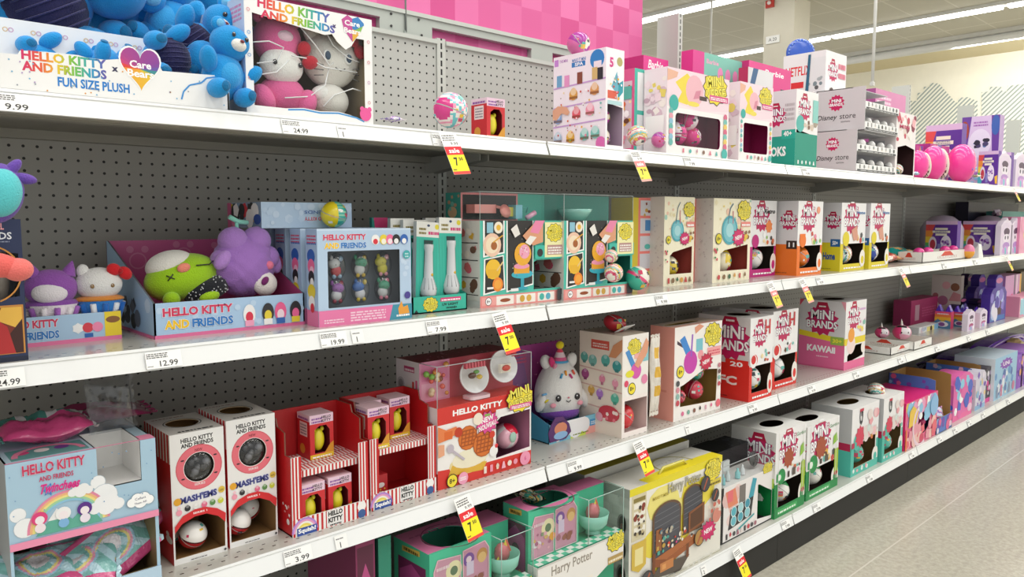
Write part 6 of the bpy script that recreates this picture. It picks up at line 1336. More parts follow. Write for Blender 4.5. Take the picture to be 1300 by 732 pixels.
# -- two red stepped displays
def stepped(label, bl, brx, posty, backy, back, n=0):
    A = at_z(bl[0], bl[1], z); y = max(A.y, YU+.004); x = A.x; W = at_y(brx, bl[1]-25, y).x-x-.001; Hp = at_y(bl[0], posty, y).z-z
    D = .128; Hb = .235
    t = item('display_box', label, 'display box', (x, y, z)); mb = MB('printed_card'); RED = '#c81c22'; DR = '#a8141a'; Wt = '#f4f2f0'
    hl = .036; hs = .130; ys = D*.1
    mb.box((0,0,0),(W,D,.003),DR); mb.box((0,D-.004,0),(W,D,Hb),'#b3181e')
    prof = [(0,0),(0,Hp),(D*.12,Hp),(D*.2,Hp*1.0),(D*.2,Hp*1.28),(D*.45,Hp*1.32),(D*.5,Hb),(D,Hb),(D,0)]
    for xx in (0, W-.003):
        P = [Vector((xx, b, c)) for b, c in prof]; Q = [p+Vector((.003,0,0)) for p in P]; m = len(P); pu = [((D-b)/D, c) for b, c in prof]
        panel(mb, (xx, D, 0), (0,-1,0), (0,0,1), D, 1, RED, (), pu); panel(mb, (xx+.003, D, 0), (0,-1,0), (0,0,1), D, 1, '#bb1a20', (), pu, None, True)
        mb.add(P+Q, [(i,(i+1)%m,m+(i+1)%m,m+i) for i in range(m)], '#7a4a3a')
    f = Face(mb,(0,D,0),(0,-1,0),(0,0,1),D,Hb); f.ell(.86,.12,.05,'#f0ecea'); f.blobs(.7,.08,.95,.3,6,['#f0ecea','#e8a0a0'],3,(.02,.04)); f.text('KITTY', .3, .45, w=.1, h=.2, col='#9a1218', rot=90)
    mb.build('carton', t)
    mb = MB('printed_card'); mb.box((0,-.002,0),(W,.001,hl),Wt); f = Face(mb,(0,-.002,0),(1,0,0),(0,0,1),W,hl)
    k = 17
    for i in range(k): f.rect((i+.1)/k,0,(i+.55)/k,1,RED); f.k -= 1
    f.k += 1; f.rect(.43,.04,.66,.98,'#f1efed'); f.text('HELLO', .545, .78, w=.19, h=.3, col='#181818', bold=.05); f.text('KITTY', .545, .4, w=.19, h=.3, col='#181818', bold=.05); f.fine(.47,.06,.62,.2,1,'#222222',1)
    for s_ in range(5): f.ring(.15,.2,.14-.022*s_,.162-.022*s_,('#b88ad8','#e8a0c8','#f4f0ea','#f0dc5a','#f6e68a')[s_],20,0,180)
    f.rect(.05,.0,.3,.46,'#2f4f9f'); f.text('Squish!', .175, .24, w=.22, h=.34, col='#ffffff', bold=.04); f.ell(.9,.7,.06,'#f6f4f2'); f.ell(.9,.24,.055,'#3a5f9a'); mb.build('front_lip', t)
    for xx in (0, W-.022*1.0):
        mb = MB('printed_card'); mb.box((xx,-.002,hl),(xx+.022,.0005,Hp),Wt); f = Face(mb,(xx,-.002,hl),(1,0,0),(0,0,1),.022,Hp-hl)
        for i in range(3): f.rect(.08+.33*i,0,.26+.33*i,1,RED); f.k -= 1
        f.k += 1; f.rect(.86,0,1,1,RED); mb.build('striped_post', t)
    mb = MB('printed_card'); mb.box((.003,ys,hs-.012),(W-.003,D-.004,hs),'#c81c22'); mb.box((.003,ys-.001,hs-.014),(W-.003,ys+.001,hs),Wt)
    f = Face(mb,(.003,ys,hs),(1,0,0),(0,1,0),W-.006,D-.004-ys); f.rect(0,0,1,1,'#f2efee')
    for j in range(3):
        for i in range(20): f.poly([((i+.1)/20,.02+j*.33),((i+.55)/20,.02+j*.33),((i+.85)/20,.30+j*.33),((i+.4)/20,.30+j*.33)], RED); f.k -= 1
        f.rect(0,.30+j*.33,1,.33+j*.33,'#a3151b')
    f = Face(mb,(.003,ys-.001,hs-.014),(1,0,0),(0,0,1),W-.006,.014)
    for i in range(20): f.rect((i+.1)/20,0,(i+.55)/20,1,RED); f.k -= 1
    mb.build('striped_tier', t)
    return x, y, W, D, hs, Hb, ys
x, y, W, D, hs, Hb, ys = stepped('left red and white striped two tier display holding small toy cartons', (371.4,682.4), 468.2, 581, 0, (354,523))
mini_carton('small red carton on the upper tier of the left red display', (x+W*.42, y+.06, z+hs+.001))
mini_carton('small red carton low at the left of the left red display', (x+W*.13, y+.008, z+.004))
mini_carton('small red carton low in the middle of the left red display', (x+W*.5, y+.012, z+.004))
mini_carton('small red carton deep behind on the lower tier of the left red display', (x+W*.3, y+.069, z+.004))
x, y, W, D, hs, Hb, ys = stepped('right red and white striped two tier display with an empty lower tier', (470.4,648.5), 553.6, 558, 0, (454,509))
mini_carton('small red carton standing at the left of the upper tier in the right red display', (x+W*.03, y+.014, z+hs+.001))
mini_carton('small red carton at the rear of the upper tier in the right red display', (x+W*.52, y+.06, z+hs+.001))
mini_carton('small red carton behind the left one on the right upper tier', (x+W*.12, y+.0715, z+hs+.001))
t = item('toy_carton', 'flat red carton with a small yellow flower print low in the right red display', 'toy carton', (x+.03, y+.03, z+.004)); carton(t, .035, .03, .06, '#b5252b', '#a32026', af=lambda f: (f.ell(.5,.6,.28,'#e4dcd8',ry=.1), f.blobs(.2,.25,.8,.45,6,['#e8c83a','#4a6a3a','#e8e0d8'],2,(.06,.1))))
# -- red diner set with clear dome
def diner(label, tl, bl, brx, back, topy, theme):
    x, y, W, D, H = spot(theme['z'], bl, brx, tl, back); zz = theme['z']; Ht = at_y(tl[0], topy, y).z-zz
    t = item('toy_box', label, 'toy box', (x, y, zz)); theme['lower'](t, W, D, H); theme['upper'](t, W, D, H, Ht); return x, y, W, D, H, Ht
def low_red(t, W, D, H):
    hole = [(.60,.19),(.99,.24),(.99,.34),(.88,.42),(.82,.55),(.82,.68),(.9,.8),(.68,.75),(.62,.7),(.60,.62)]
    hole = [(.60,.20),(.985,.23),(.985,.75),(.66,.73),(.60,.67)]
    def af(f):
        f.rect(0,0,1,.18,'#d8342c'); f.poly([(0,0),(.42,.0),(.36,.2),(0,.24)], '#d8342c'); f.rect(0,.83,1,1,'#d8342c'); f.poly([(.0,.83),(.6,.83),(.6,.80),(0,.79)], '#d8342c'); f.text('HELLO KITTY', .41, .905, w=.52, h=.075, col='#ffffff', bold=.045, rot=0)
        f.ell(.30,.24,.19,'#ead9a0',ry=.13); f.poly([(.1,.14),(.46,.1),(.5,.2),(.14,.26)], '#e0b23c'); f.ell(.33,.30,.19,'#f0e9cf',ry=.12); waffle(f,.30,.56,.10); waffle(f,.46,.44,.11); f.line([(.13,.46),(.26,.3)],.02,'#c2b8c4'); f.ell(.12,.48,.035,'#c2b8c4')
        f.poly([(0,.58),(.1,.6),(.2,.66),(.18,.74),(.08,.72),(0,.78)], '#e8824a'); f.rect(.06,.6,.14,.7,'#e06a2a'); f.ell(.2,.66,.04,'#c23a1c'); f.poly([(0,.4),(.06,.42),(.06,.55),(0,.56)], '#e9a884')
        new_burst(f,.50,.70,.24,('NEW','NOUVEAU'),'#e04a96'); f.ell(.55,.53,.03,'#d8402c'); f.rect(.47,.78,.53,.81,'#8ab85a'); f.ell(.4,.77,.05,'#f3e6d4'); f.poly([(.56,.26),(.6,.26),(.6,.4),(.56,.4)], '#f3d3de'); f.ell(.565,.31,.045,'#f3f1f0'); f.ell(.595,.37,.018,'#d8303c')
        strip_icons(f,.05,.14,6,['#f1e0d4','#ef9ab0','#e6cfc0','#f4b8c8'],.44,.84,3); f.ell(.92,.10,.06,'#f09ab8'); f.text('6', .92,.10,h=.06,col='#d8508a'); age(f,.13,.08,.11); f.ell(.24,.075,.05,'#f2a3c0'); f.fine(.21,.05,.27,.1,3,'#ffffff',2)
        f.poly([(.985,.75),(.985,.8),(.6,.76),(.6,.73)], '#f4f2f0'); yellow_logo(f,.86,.93,.30); f.rect(.74,.79,.99,.85,'#e05a92'); f.fine(.76,.8,.97,.84,2,'#ffffff',1)
    def as_(f): f.rect(0,0,1,1,'#efe8ea'); f.rect(0,0,1,.2,'#d8342c'); f.blobs(.1,.2,.9,.9,10,['#e8a0b0','#e0b060','#d8645a'],4,(.05,.1))
    carton(t, W, D, H, '#f4f1ef', '#efe8ea', '#d8342c', inner='#b77896', fh=[hole], af=af, as_=as_, name='base_carton')
def up_red(t, W, D, H, Ht):
    yb = D*.42; mb = MB('printed_card'); mb.box((0,yb,H),(W,D,Ht),'#8a2430'); f = Face(mb,(0,D,H),(0,-1,0),(0,0,1),D-yb,Ht-H); f.rect(0,0,1,1,'#dcd3d6'); f.ell(.2,.4,.16,'#b8aeb2'); f.ell(.2,.4,.1,'#8a8084'); f.rect(.35,.72,.8,.86,'#b03a6a'); f.fine(.38,.74,.78,.84,1,'#f0d8e0',1); f.rect(.7,.2,.78,.5,'#c8342c'); f.rect(.84,.2,.92,.55,'#d85a8a'); f.ell(.55,.3,.1,'#e8dcc0')
    f = Face(mb,(0,yb,H),(1,0,0),(0,0,1),W,Ht-H); f.rect(0,0,1,1,'#c9485a'); f.rect(0,0,.3,1,'#ee9dc0'); f.rect(.02,.05,.28,.46,'#f4b8d0'); f.rect(.02,.52,.28,.94,'#e88ab4')
    f = Face(mb,(0,yb,Ht),(1,0,0),(0,1,0),W,D-yb); f.rect(0,0,1,1,'#7c2230'); f.blobs(0,0,1,1,30,['#a84a5a','#d8a8b0'],3,(.008,.014)); mb.build('back_carton', t)
    g = MB('glossy_plastic'); rd = random.Random(3)
    for i in range(16): g.ball((W*rd.uniform(.03,.27), yb-.012, H+(Ht-H)*rd.uniform(.1,.9)), .008*rd.uniform(.6,1.1), rd.choice(['#8a4a2a','#e8a04a','#8fc45a','#f0d8b0','#e86a5a']), nu=8, nv=6)
    g.build('tiny_food', t)
    for i, (u, c) in enumerate(((.45,'#f1eff0'),(.77,'#f1eff0'))):
        r = W*.135; M = Euler((R(76),0,R(-6))).to_matrix(); cc = (u*W, yb-.03, H+(Ht-H)*.52+(.012 if i else 0))
        g = MB('glossy_plastic'); g.lathe([(0,-.006),(r*.7,-.006),(r,.010),(r*1.02,.016),(r*.97,.016),(r*.68,.0),(0,.0)], cc, c, M=M, n=28); d = g.build('compact_shell', t)
        g = MB('glossy_plastic')
        if i == 0:
            for k in range(7): g.box((u*W-r*.8+r*.23*k, yb-.05, cc[2]+r*.62), (u*W-r*.8+r*.23*k+r*.12, yb-.04, cc[2]+r*.95), '#e0566a')
            g.ball((u*W-.01, yb-.045, cc[2]+.006), (.012,.008,.008), '#5a2f1c', nu=12, nv=8); g.ball((u*W+.014, yb-.045, cc[2]+.0), (.008,.008,.006), '#e8c23a', nu=10, nv=8); g.ball((u*W+.004, yb-.045, cc[2]+.014), (.009,.006,.005), '#6aa84a', nu=10, nv=8)
            g.rbox((u*W-r*.8, yb-.07, H+.002), (u*W+r*.8, yb-.03, H+.010), .01, '#f3cfd8')
        else:
            g.box((u*W-.018, yb-.05, cc[2]-.012), (u*W+.018, yb-.042, cc[2]+.010), '#f3ead9'); g.ball((u*W, yb-.052, cc[2]), (.014,.006,.008), '#d8402c', nu=12, nv=8); g.ball((u*W+.018, yb-.04, cc[2]+r*.85), (.010,.007,.008), '#cf2030', nu=10, nv=8); g.ball((u*W+.036, yb-.04, cc[2]+r*.75), (.010,.007,.008), '#cf2030', nu=10, nv=8)
        g.build('tiny_meal', d)
    shell(t, (0,0,H), (W,yb,Ht), 'FLTR'); cover_edges(t, (0,0,H), (W,yb,Ht), '#c3c9cc')
x, y, W, D, H, Ht = diner('red diner toy set with two round compacts under a clear cover', (555,519), (556.1,622.8), 674, (503.5,452.5+45), 466, dict(z=ZC, lower=low_red, upper=up_red))
q = at_y(665, 552, y+.05); capsule('toy_ball', 'pink and white ball with a red cap in the opening of the red diner set', (x+W*.93, y+.045, z+H*.5), .040, 'pinkteal', (90, 0, 30)) if False else None
mb = MB('glossy_plastic'); mb.ball((0,0,0), .034, '#ffffff', M=Euler((.5,.3,0)).to_matrix(), nu=32, nv=22, fn=lambda d: '#d81f3c' if d.z > .72 else ('#efb6c8' if abs(math.sin(math.atan2(d.y, d.x)*2)) > .5 else '#e4e4e4'))
mb.ball((-.004,-.033,.004), (.012,.003,.014), '#9ac0b0', nu=12, nv=8); o = mb.build('toy_ball', loc=at_y(672, 551, y-.0)); o.location = (x+W*.84, y+.045, z+H*.19+.036); tag(o, 'pink and white ball with a red cap in the opening of the red diner set', 'toy ball')
# -- tray with big white cat-like plush
A = at_z(697.3, 564.2, z); y = max(A.y, YU+.01); x = at_y(697.3, 564, y).x; W = at_y(762, 549, y).x-x; Hf = at_y(697, 540, y).z-z; D = .17; Hb = at_y(724, 429, y+D).z-z
t = item('display_tray', 'blue and pastel tray with a tall purple backing card', 'display tray', (x, y, z))
def af(f):
    f.rect(0,0,1,1,'#7fc4dc'); f.poly([(.4,0),(1,0),(1,.45),(.4,.35)], '#cfe05a'); f.poly([(.7,0),(1,0),(1,.5),(.7,.4)], '#f0a8a0'); f.cloud(.5,.65,.2,'#f2f2f4'); f.rect(.78,.4,.98,.75,'#4a9ad0'); f.fine(.45,.12,.75,.24,1,'#7a8a2a',1); f.blobs(.0,.0,.35,.5,8,['#f1f1f4','#c8d8ea','#5a9ad0'],2,(.04,.08)); f.fine(.8,.48,.96,.68,2,'#e8f4fa',3)
def ab(f): f.rect(0,0,1,1,'#a8408c'); f.poly([(0,0),(.5,0),(.2,1),(0,1)], '#8a4a98'); f.blobs(0,.1,1,1,30,['#e89ac8','#c86ab0','#6a4aa8'],3,(.008,.016)); f.fine(.1,.8,.3,.92,3,'#d8307a',1)
tray(t, W, D, Hf, Hb, '#3f8fb4', '#6ab0c8', af=af, aback=ab, prof=[(0,0),(0,Hf),(D*.5,Hf*1.5),(D*.97,Hf*1.9),(D,Hb),(D,0)], backw='#a03c88', rim='#2a5a78')
mb = MB('printed_card'); P = [(0,0),(.3,0),(.4,.3),(.36,.75),(.24,1.2),(.1,1.25),(.02,.9),(-.03,.5)]
mb.add([(u*W, -.003, v*Hf*1.0+.006) for u, v in P]+[(u*W, -.001, v*Hf*1.0+.006) for u, v in P], [tuple(range(8)), tuple(range(15,7,-1))], '#5a2a6a'); f = Face(mb, (0,-.003,.006), (1,0,0), (0,0,1), W, Hf); f.ell(.2,.6,.12,'#d98a6a',ry=.32); f.poly([(.06,1.0),(.2,1.22),(.34,1.0),(.2,.9)],'#3f1f52'); f.ell(.2,.25,.13,'#8fb8e0',ry=.2); mb.build('cutout_card', t)
c = at_y(716, 498, y+.065); t = item('round_plush', 'large white plush with sprinkles and a striped party hat, in the blue tray', 'plush toy', (c.x, y+.088, z+.125), rot=(0,0,R(-18))); t.scale = (1.28, 1.2, 1.24)
mb = MB('plush_fabric'); blob(mb, (0,0,0), (.060,.052,.078), '#f1f0ee', nu=40, nv=30, warp=lambda p, d: Vector((p.x*(1-.16*d.z), p.y, p.z))); bd = mb.build('body', t)
for sx in (-1, 1):
    mb = MB('plush_fabric'); blob(mb, (sx*.034,0,.072), (.014,.012,.019), '#f1f0ee', (0,sx*16,0)); mb.build('ear', t)
    mb = MB('plush_fabric'); blob(mb, (sx*.056,-.018,-.02), (.012,.016,.026), '#eceae8', (0,-sx*18,0)); mb.build('arm', t)
    eye(bd, (sx*.025,-.050,-.008), .0075); 
    mb = MB('plush_fabric'); blob(mb, (sx*.036,-.044,-.026), (.008,.004,.006), '#f5a8b8', nu=10, nv=8); mb.build('cheek', bd)
mb = MB('glossy_plastic'); mb.ball((0,-.0535,-.008), (.003,.002,.002), '#d87a8a', nu=8, nv=6); mb.tube([(-.006,-.053,-.015),(0,-.054,-.019),(.006,-.053,-.015)], .0011, '#2a2024', n=5); mb.build('snout', bd)
mb = MB('plush_fabric')
for (a, b, c_, rr) in ((-.014,.044,'#57aee0',20),(-.002,.05,'#f0a030',-10),(.010,.042,'#c83a80',-35),(.02,.05,'#e8604a',-30),(-.052,.0,'#7ab8e8',80),(-.048,-.016,'#e0cf3a',60)):
    yy = -.052*math.sqrt(max(.05, 1-(a/.062)**2-(b/.08)**2))-.001; dx, dz = .006*math.sin(R(rr)), .006*math.cos(R(rr)); mb.tube([(a-dx,yy,b-dz),(a+dx,yy-.001,b+dz)], .0028, c_, n=6)
mb.build('sprinkles', t)
mb = MB('plush_fabric'); blob(mb, (0,-.004,-.052), (.05,.046,.022), '#7a4aa8'); mb.build('skirt', t)
mb = MB('plush_fabric'); prof = [(.019,0),(.014,.012),(.009,.024),(.002,.036)]
for i in range(3): mb.lathe(prof[i:i+2], (0,-.006,.072), ('#ee6a9c','#f3d9e2','#e8486a')[i], n=18)
mb.lathe([(0,-.001),(.021,-.001),(.021,.002),(.018,.004)], (0,-.006,.072), '#5ab0e0', n=18); mb.ball((0,-.006,.113), .010, '#f1dc2a', 'plush_fabric', nu=16, nv=12); mb.build('party_hat', t)
mb = MB('plush_fabric'); blob(mb, (-.026,-.016,.074), (.008,.006,.014), '#e0407e', (0,-15,0), nu=12, nv=8); blob(mb, (-.020,-.02,.062), (.006,.006,.010), '#f0a0b8', (0,10,0), nu=12, nv=8); mb.build('ribbon', t)
# -- picture cabinet box with side opening, ball lying on top
x, y, W, D, H = spot(z, (792,555.8), 821.5, (787.7,427.3), (736,417.8)); t = item('toy_box', 'cream picture box of tiny teapots with an open front bay', 'toy box', (x, y, z))
def as_(f):
    f.rect(.28,.84,.7,.93,'#d8584a'); f.fine(.32,.86,.66,.91,2,'#f6dcd4',1)
    for i, v in enumerate((.62, .45, .25)): f.poly([(0,v+.03),(1,v),(1,v-.012),(0,v+.018)], '#d8b0a8')
    for (u, v, c, r) in ((.12,.74,'#5aa8a0',.09),(.32,.72,'#78b8b0',.1),(.62,.74,'#57b0a8',.1),(.88,.70,'#3f9a9a',.1),(.15,.57,'#a84a8a',.09),(.55,.55,'#e88aa8',.07),(.85,.53,'#f0a0b8',.07),(.3,.42,'#d8a84a',.08),(.5,.4,'#b07ad0',.08),(.85,.38,'#5ab8a0',.09)):
        f.ell(u, v, r, c); f.rect(u-r*.4, v-.06, u+r*.4, v-.03, mixc(c,'#000000',.2)); f.ell(u, v+.035, r*.4, mixc(c,'#ffffff',.4))
    f.poly([(.7,.78),(.8,.9),(1,.97),(1,.86),(.86,.78)], '#d8946a'); f.ell(.72,.22,.24,'#c83a4a',ry=.08); f.blobs(.52,.14,.92,.26,8,['#f4e0d8','#e87a8a'],4,(.03,.05)); f.ell(.5,.17,.08,'#e8a8b8')
def af(f):
    f.rect(0,.4,1,1,'#f4efea'); yellow_logo(f,.45,.88,.5,0); f.poly([(.1,.84),(.24,.86),(.5,.7),(.4,.64)], '#4a90d0'); f.ell(.52,.64,.2,'#d85ab0'); f.rect(.7,.72,1,.86,'#88c8d0'); f.ell(.28,.62,.16,'#e8e03a',ry=.035); f.rect(.45,.76,.9,.81,'#f0b0a8'); age(f,.36,.47,.3); f.ell(.15,.53,.08,'#e04a6a'); f.ell(.85,.54,.12,'#e88ab0'); f.poly([(.45,.7),(.9,.95),(1,.9),(.95,.8),(.6,.66)], '#e2a080')
carton(t, W, D, H, '#f6ece8', '#eee0d2', '#c9bcae', inner='#e0c6c4', fh=[[(.1,.05),(.97,.05),(.97,.36),(.1,.36)]], af=af, as_=as_)
capsule('toy_ball', 'red ball with a yellow patch standing in the bay of the cream teapot box', (x+W*.42, y+.035, z+.05), .031, 'red_yellow', (0, 30, 20), squash=1.25)
capsule('toy_ball', 'dark red ball lying on a white card on top of the cream teapot box', (x+W*.45, y+D*.45, z+H+.026), .036, 'red', (20, 20, 40), squash=.7)
mb = MB('paper_label'); mb.box((-.03,-.02,0),(.03,.02,.002),'#f2f2f0'); o = mb.build('paper_card', loc=(x+W*.5, y+D*.25, z+H+.012), rot=(R(-30),0,R(8))); tag(o, 'small white printed card leaning on the dark red ball', 'card')
bag('clear bag with gold sun shapes between the teapot box and the coral box', at_y(831, 475, YU+.03), .235, .045, .03, (0, 90, 90), lambda u, v: '#e2b23a' if min(abs(u-.2), abs(u-.45), abs(u-.72)) < .07 and abs(v-.5) < .3 else '#e6e0d6', seed=40)
# -- coral sided box with red balls
x, y, W, D, H = spot(z, (856.5,534.8), 914, (855,416.4), (838,414.4)); t = item('toy_box', 'white and coral toy box with a large window of red balls', 'toy box', (x, y, z))
hole = [(.13,.14),(.9,.10),(.92,.46),(.62,.49),(.2,.37),(.13,.36)]
def af(f):
    f.poly([(.05,.82),(.3,.72),(.3,.74),(.05,.86)], '#4a3a4a'); f.poly([(.1,.86),(.2,.9),(.38,.66),(.3,.6)], '#3f8ad8'); f.ell(.33,.6,.14,'#c93fae'); f.rect(.26,.5,.4,.62,'#c93fae'); f.line([(.34,.66),(.36,.9)],.03,'#9a5ac8'); f.rect(.44,.7,.58,.84,'#7cc4d4'); f.ell(.54,.66,.06,'#f0a0a8'); f.poly([(.42,.9),(.6,.97),(.5,1),(.4,.97)], '#e09a7c')
    yellow_logo(f,.80,.86,.36,0); f.rect(.68,.62,.98,.72,'#f3a8a8'); f.fine(.7,.64,.96,.70,2,'#d8506a',1); new_burst(f,.66,.57,.28,('NEW',),'#c81f48'); age(f,.12,.52,.15)
    strip_icons(f,.035,.085,6,['#e0709a','#7ab0a0','#8a5a4a','#222222','#d8a0b0'],.12,.85,2); f.ell(.94,.07,.05,'#e86a7a'); [f.ell(.07,.4-.07*i,.035,c) for i, c in enumerate(('#4a4a50','#d88a9a','#8fb8b0','#c84a5a'))]; [f.ell(.95,.5-.07*i,.03,c) for i, c in enumerate(('#c87a8a','#6a4a4a','#88b8b0','#c84a5a'))]
def at(f): f.rect(0,0,1,.25,'#f3c0b0')
carton(t, W, D, H, '#f7f2ef', '#f0a090', '#dcc9bc', inner='#a08040', fh=[hole], th=[oval(.4,.55,.36,.16)], af=af, at=at, as_=lambda f: (f.rect(0,0,1,1,'#f2a597'), f.fine(.3,.3,.7,.34,1,'#e08a7c',1)))
for (u, v, r, dy, rot, lab) in ((.62,.24,.033,.04,(90,0,0),'largest red ball lying low in the window of the coral sided box'),(.25,.22,.024,.03,(0,40,0),'small red ball at the left bottom of the coral box window'),(.36,.41,.030,.05,(40,0,0),'red ball resting higher at the left of the coral box window'),(.74,.42,.028,.055,(0,80,0),'red and white ball under the upper right edge of the coral box window')): capsule('toy_ball', lab, (x+W*u, y+dy, z+H*v), r, 'deepred' if v != .42 else 'teal', rot)
# -- red lettered boxes
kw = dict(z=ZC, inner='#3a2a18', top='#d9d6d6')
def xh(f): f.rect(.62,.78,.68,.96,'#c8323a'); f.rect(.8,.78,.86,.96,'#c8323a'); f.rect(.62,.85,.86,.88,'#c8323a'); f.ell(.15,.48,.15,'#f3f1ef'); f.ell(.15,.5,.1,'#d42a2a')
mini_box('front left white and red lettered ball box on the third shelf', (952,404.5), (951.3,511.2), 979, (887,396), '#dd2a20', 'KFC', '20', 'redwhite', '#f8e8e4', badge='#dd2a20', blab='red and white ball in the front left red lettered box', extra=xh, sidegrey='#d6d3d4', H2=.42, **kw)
mini_box('right white and red lettered ball box on the third shelf', (980.6,396), (980.3,494.8), 1010.5, (914,388.5), '#dd2a20', 'KFC', '20', 'redwhite', '#f8e8e4', badge='#dd2a20', blab='red and white ball in the right red lettered box', extra=xh, sidegrey='#d6d3d4', H2=.42, **kw)
scr('plain grey white box with a pink logo at the back of the third shelf', (905, 392), 945, YU+.33, .05, '#d8d6d8', '#c9c6ca', z=z, af=lambda f: brands_logo(f,.3,.8,.4))
# -- pink lettered box
x, y, W, D, H = spot(z, (1072.4,469.9), 1096.9, (1073,383.8), (1016,380)); t = item('toy_box', 'pink, yellow and white lettered box standing alone on the third shelf', 'toy box', (x, y, z))
def as_(f):
    f.rect(0,.0,1,.46,'#e86a9c'); f.poly([(0,.46),(0,.54),(1,.46),(1,.38)], '#ecd42a'); f.rect(0,.0,1,.02,'#d85a8c'); brands_logo(f,.5,.72,.74); f.rect(.7,.36,.98,.48,'#9ab84a'); f.text('30+',.84,.42,w=.2,h=.06,col='#f4e83a',bold=.03); f.text('KAWAii',.5,.28,w=.62,h=.10,col='#ffffff',bold=.05); f.fine(.4,.16,.66,.19,1,'#f8d0e0',1); f.poly([(0,1),(.0,.9),(.1,1)], '#e0506a'); f.poly([(.9,1),(1,1),(1,.86)], '#f0a0b0')
def af(f):
    f.rect(0,0,1,.12,'#e86a9c'); f.rect(.0,.36,1,.46,'#ecd42a'); brands_logo(f,.4,.78,.62); f.ell(.3,.36,.2,'#f4dcd8'); f.ell(.3,.5,.15,'#f0a03a'); f.blobs(.55,.5,.95,.7,7,['#d8a0c0','#8ac0b0','#f0d86a'],2,(.04,.08)); f.rect(.66,.85,.95,.88,'#d8b0d8'); f.ell(.88,.28,.09,'#f3eae4',ry=.08)
carton(t, W, D, H, '#f1eff0', '#d8d5d8', '#c9c6c8', inner='#3a2a18', fh=[[(.15,.1),(.9,.16),(.92,.34),(.55,.34),(.15,.2)]], th=[oval(.5,.5,.28,.2)], af=af, as_=as_)
# -- low white trays, pink balls with horns
xt, yt, Wt = low_tray('front low white tray with red logos at the far end of the third shelf', z, (1130.7,451), 1158, .035, .21)
t2 = low_tray('second low white tray behind and right of the front low tray', z, (1160,444.5), 1182.5, .04, .26)
for px, py, r, lab in ((1119.7, 421.8, .034, 'smaller hot pink ball with a white horn behind the low trays'), (1145, 421.5, .045, 'larger hot pink ball with a white horn and white patch')):
    yy = yt+.15 if r < .04 else yt+.1; q = at_y(px, py, yy); t = item('horned_ball', lab, 'toy ball', (q.x, yy, max(z+r*.85+.004, q.z)))
    mb = MB('glossy_plastic'); mb.ball((0,0,0), (r*1.1,r,r*.85), '#ea4a8c', M=Euler((0,.3,.3)).to_matrix(), nu=28, nv=20, fn=lambda d: '#f2eaee' if (d.x < -.45 and d.y < .1 and abs(d.z) < .5) else ('#33262e' if .45 < d.z < .8 and d.x < -.1 and abs(d.y) < .5 else ('#e8407e' if d.y > .1 else '#f0a8c4'))); mb.build('shell', t)
    mb = MB('glossy_plastic'); mb.lathe([(r*.16,0),(r*.1,r*.4),(r*.02,r*.8),(0,r*.82)], (-.1*r,0,r*.78), '#f3f0ea', M=Euler((0,-.25,0)).to_matrix(), n=12); mb.build('horn', t)
    mb = MB('glossy_plastic'); 
    mb.ball((-r*.96,-.3*r,.1*r), (r*.1,r*.12,r*.14), '#2a2030', nu=10, nv=8); mb.ball((-r*.5,-r*.82,.1*r), (r*.1,r*.12,r*.14), '#2a2030', nu=10, nv=8)
    mb.build('eyes', t)
x, y, W, D, H = spot(z, yt+.17, 1191, (1166.8, 416), .07); t = item('toy_carton', 'small white carton with a yellow print and a light blue end', 'toy carton', (x, y, z))
carton(t, W, D, H, '#efeff0', '#dcdce0', af=lambda f: (f.rect(.78,0,1,1,'#8fc4e8'), f.rect(.4,.0,.78,.8,'#f0e08a'), f.text('surprise',.4,.78,w=.5,h=.12,col='#6a6a5a',bold=.02), f.ell(.62,.3,.06,'#4a3a2a'), f.blobs(.04,.1,.35,.6,5,['#b8c8dc','#e0c8d0'],2,(.04,.07))))
# -- far purple group
scr('dark pink box lying at the back of the far third shelf', (1157, 382), 1190, YU+.33, .1, '#b8306c', '#9a285c', z=z, af=lambda f: (f.rect(.15,.2,.3,.8,'#d8a8b8'), f.fine(.4,.3,.9,.7,4,'#d05a8a',2)))
def scr_side(label, px0, px1, py, y, W, col, col2, z, af=None, top=None):
    x, D, H = side_spot(z, px0, px1, py, y); t = item('toy_box', label, 'toy box', (x, y, z)); carton(t, W, D, H, col2, col, top, as_=af)
scr_side('pale picture box of a child with toys against the far back panel', 1183.5, 1221, 350, YU+.20, .05, '#cfc4c0', '#a89c98', z=z, af=lambda f: (f.ell(.8,.75,.15,'#8a5a42'), f.poly([(.6,.45),(1,.45),(1,.6),(.75,.65)], '#c88a90'), f.ell(.4,.45,.18,'#a86a8a'), f.ell(.5,.78,.14,'#e0a8b0'), f.ell(.15,.55,.1,'#b06a70'), f.fine(.1,.1,.9,.25,2,'#b0a0a0',2)))
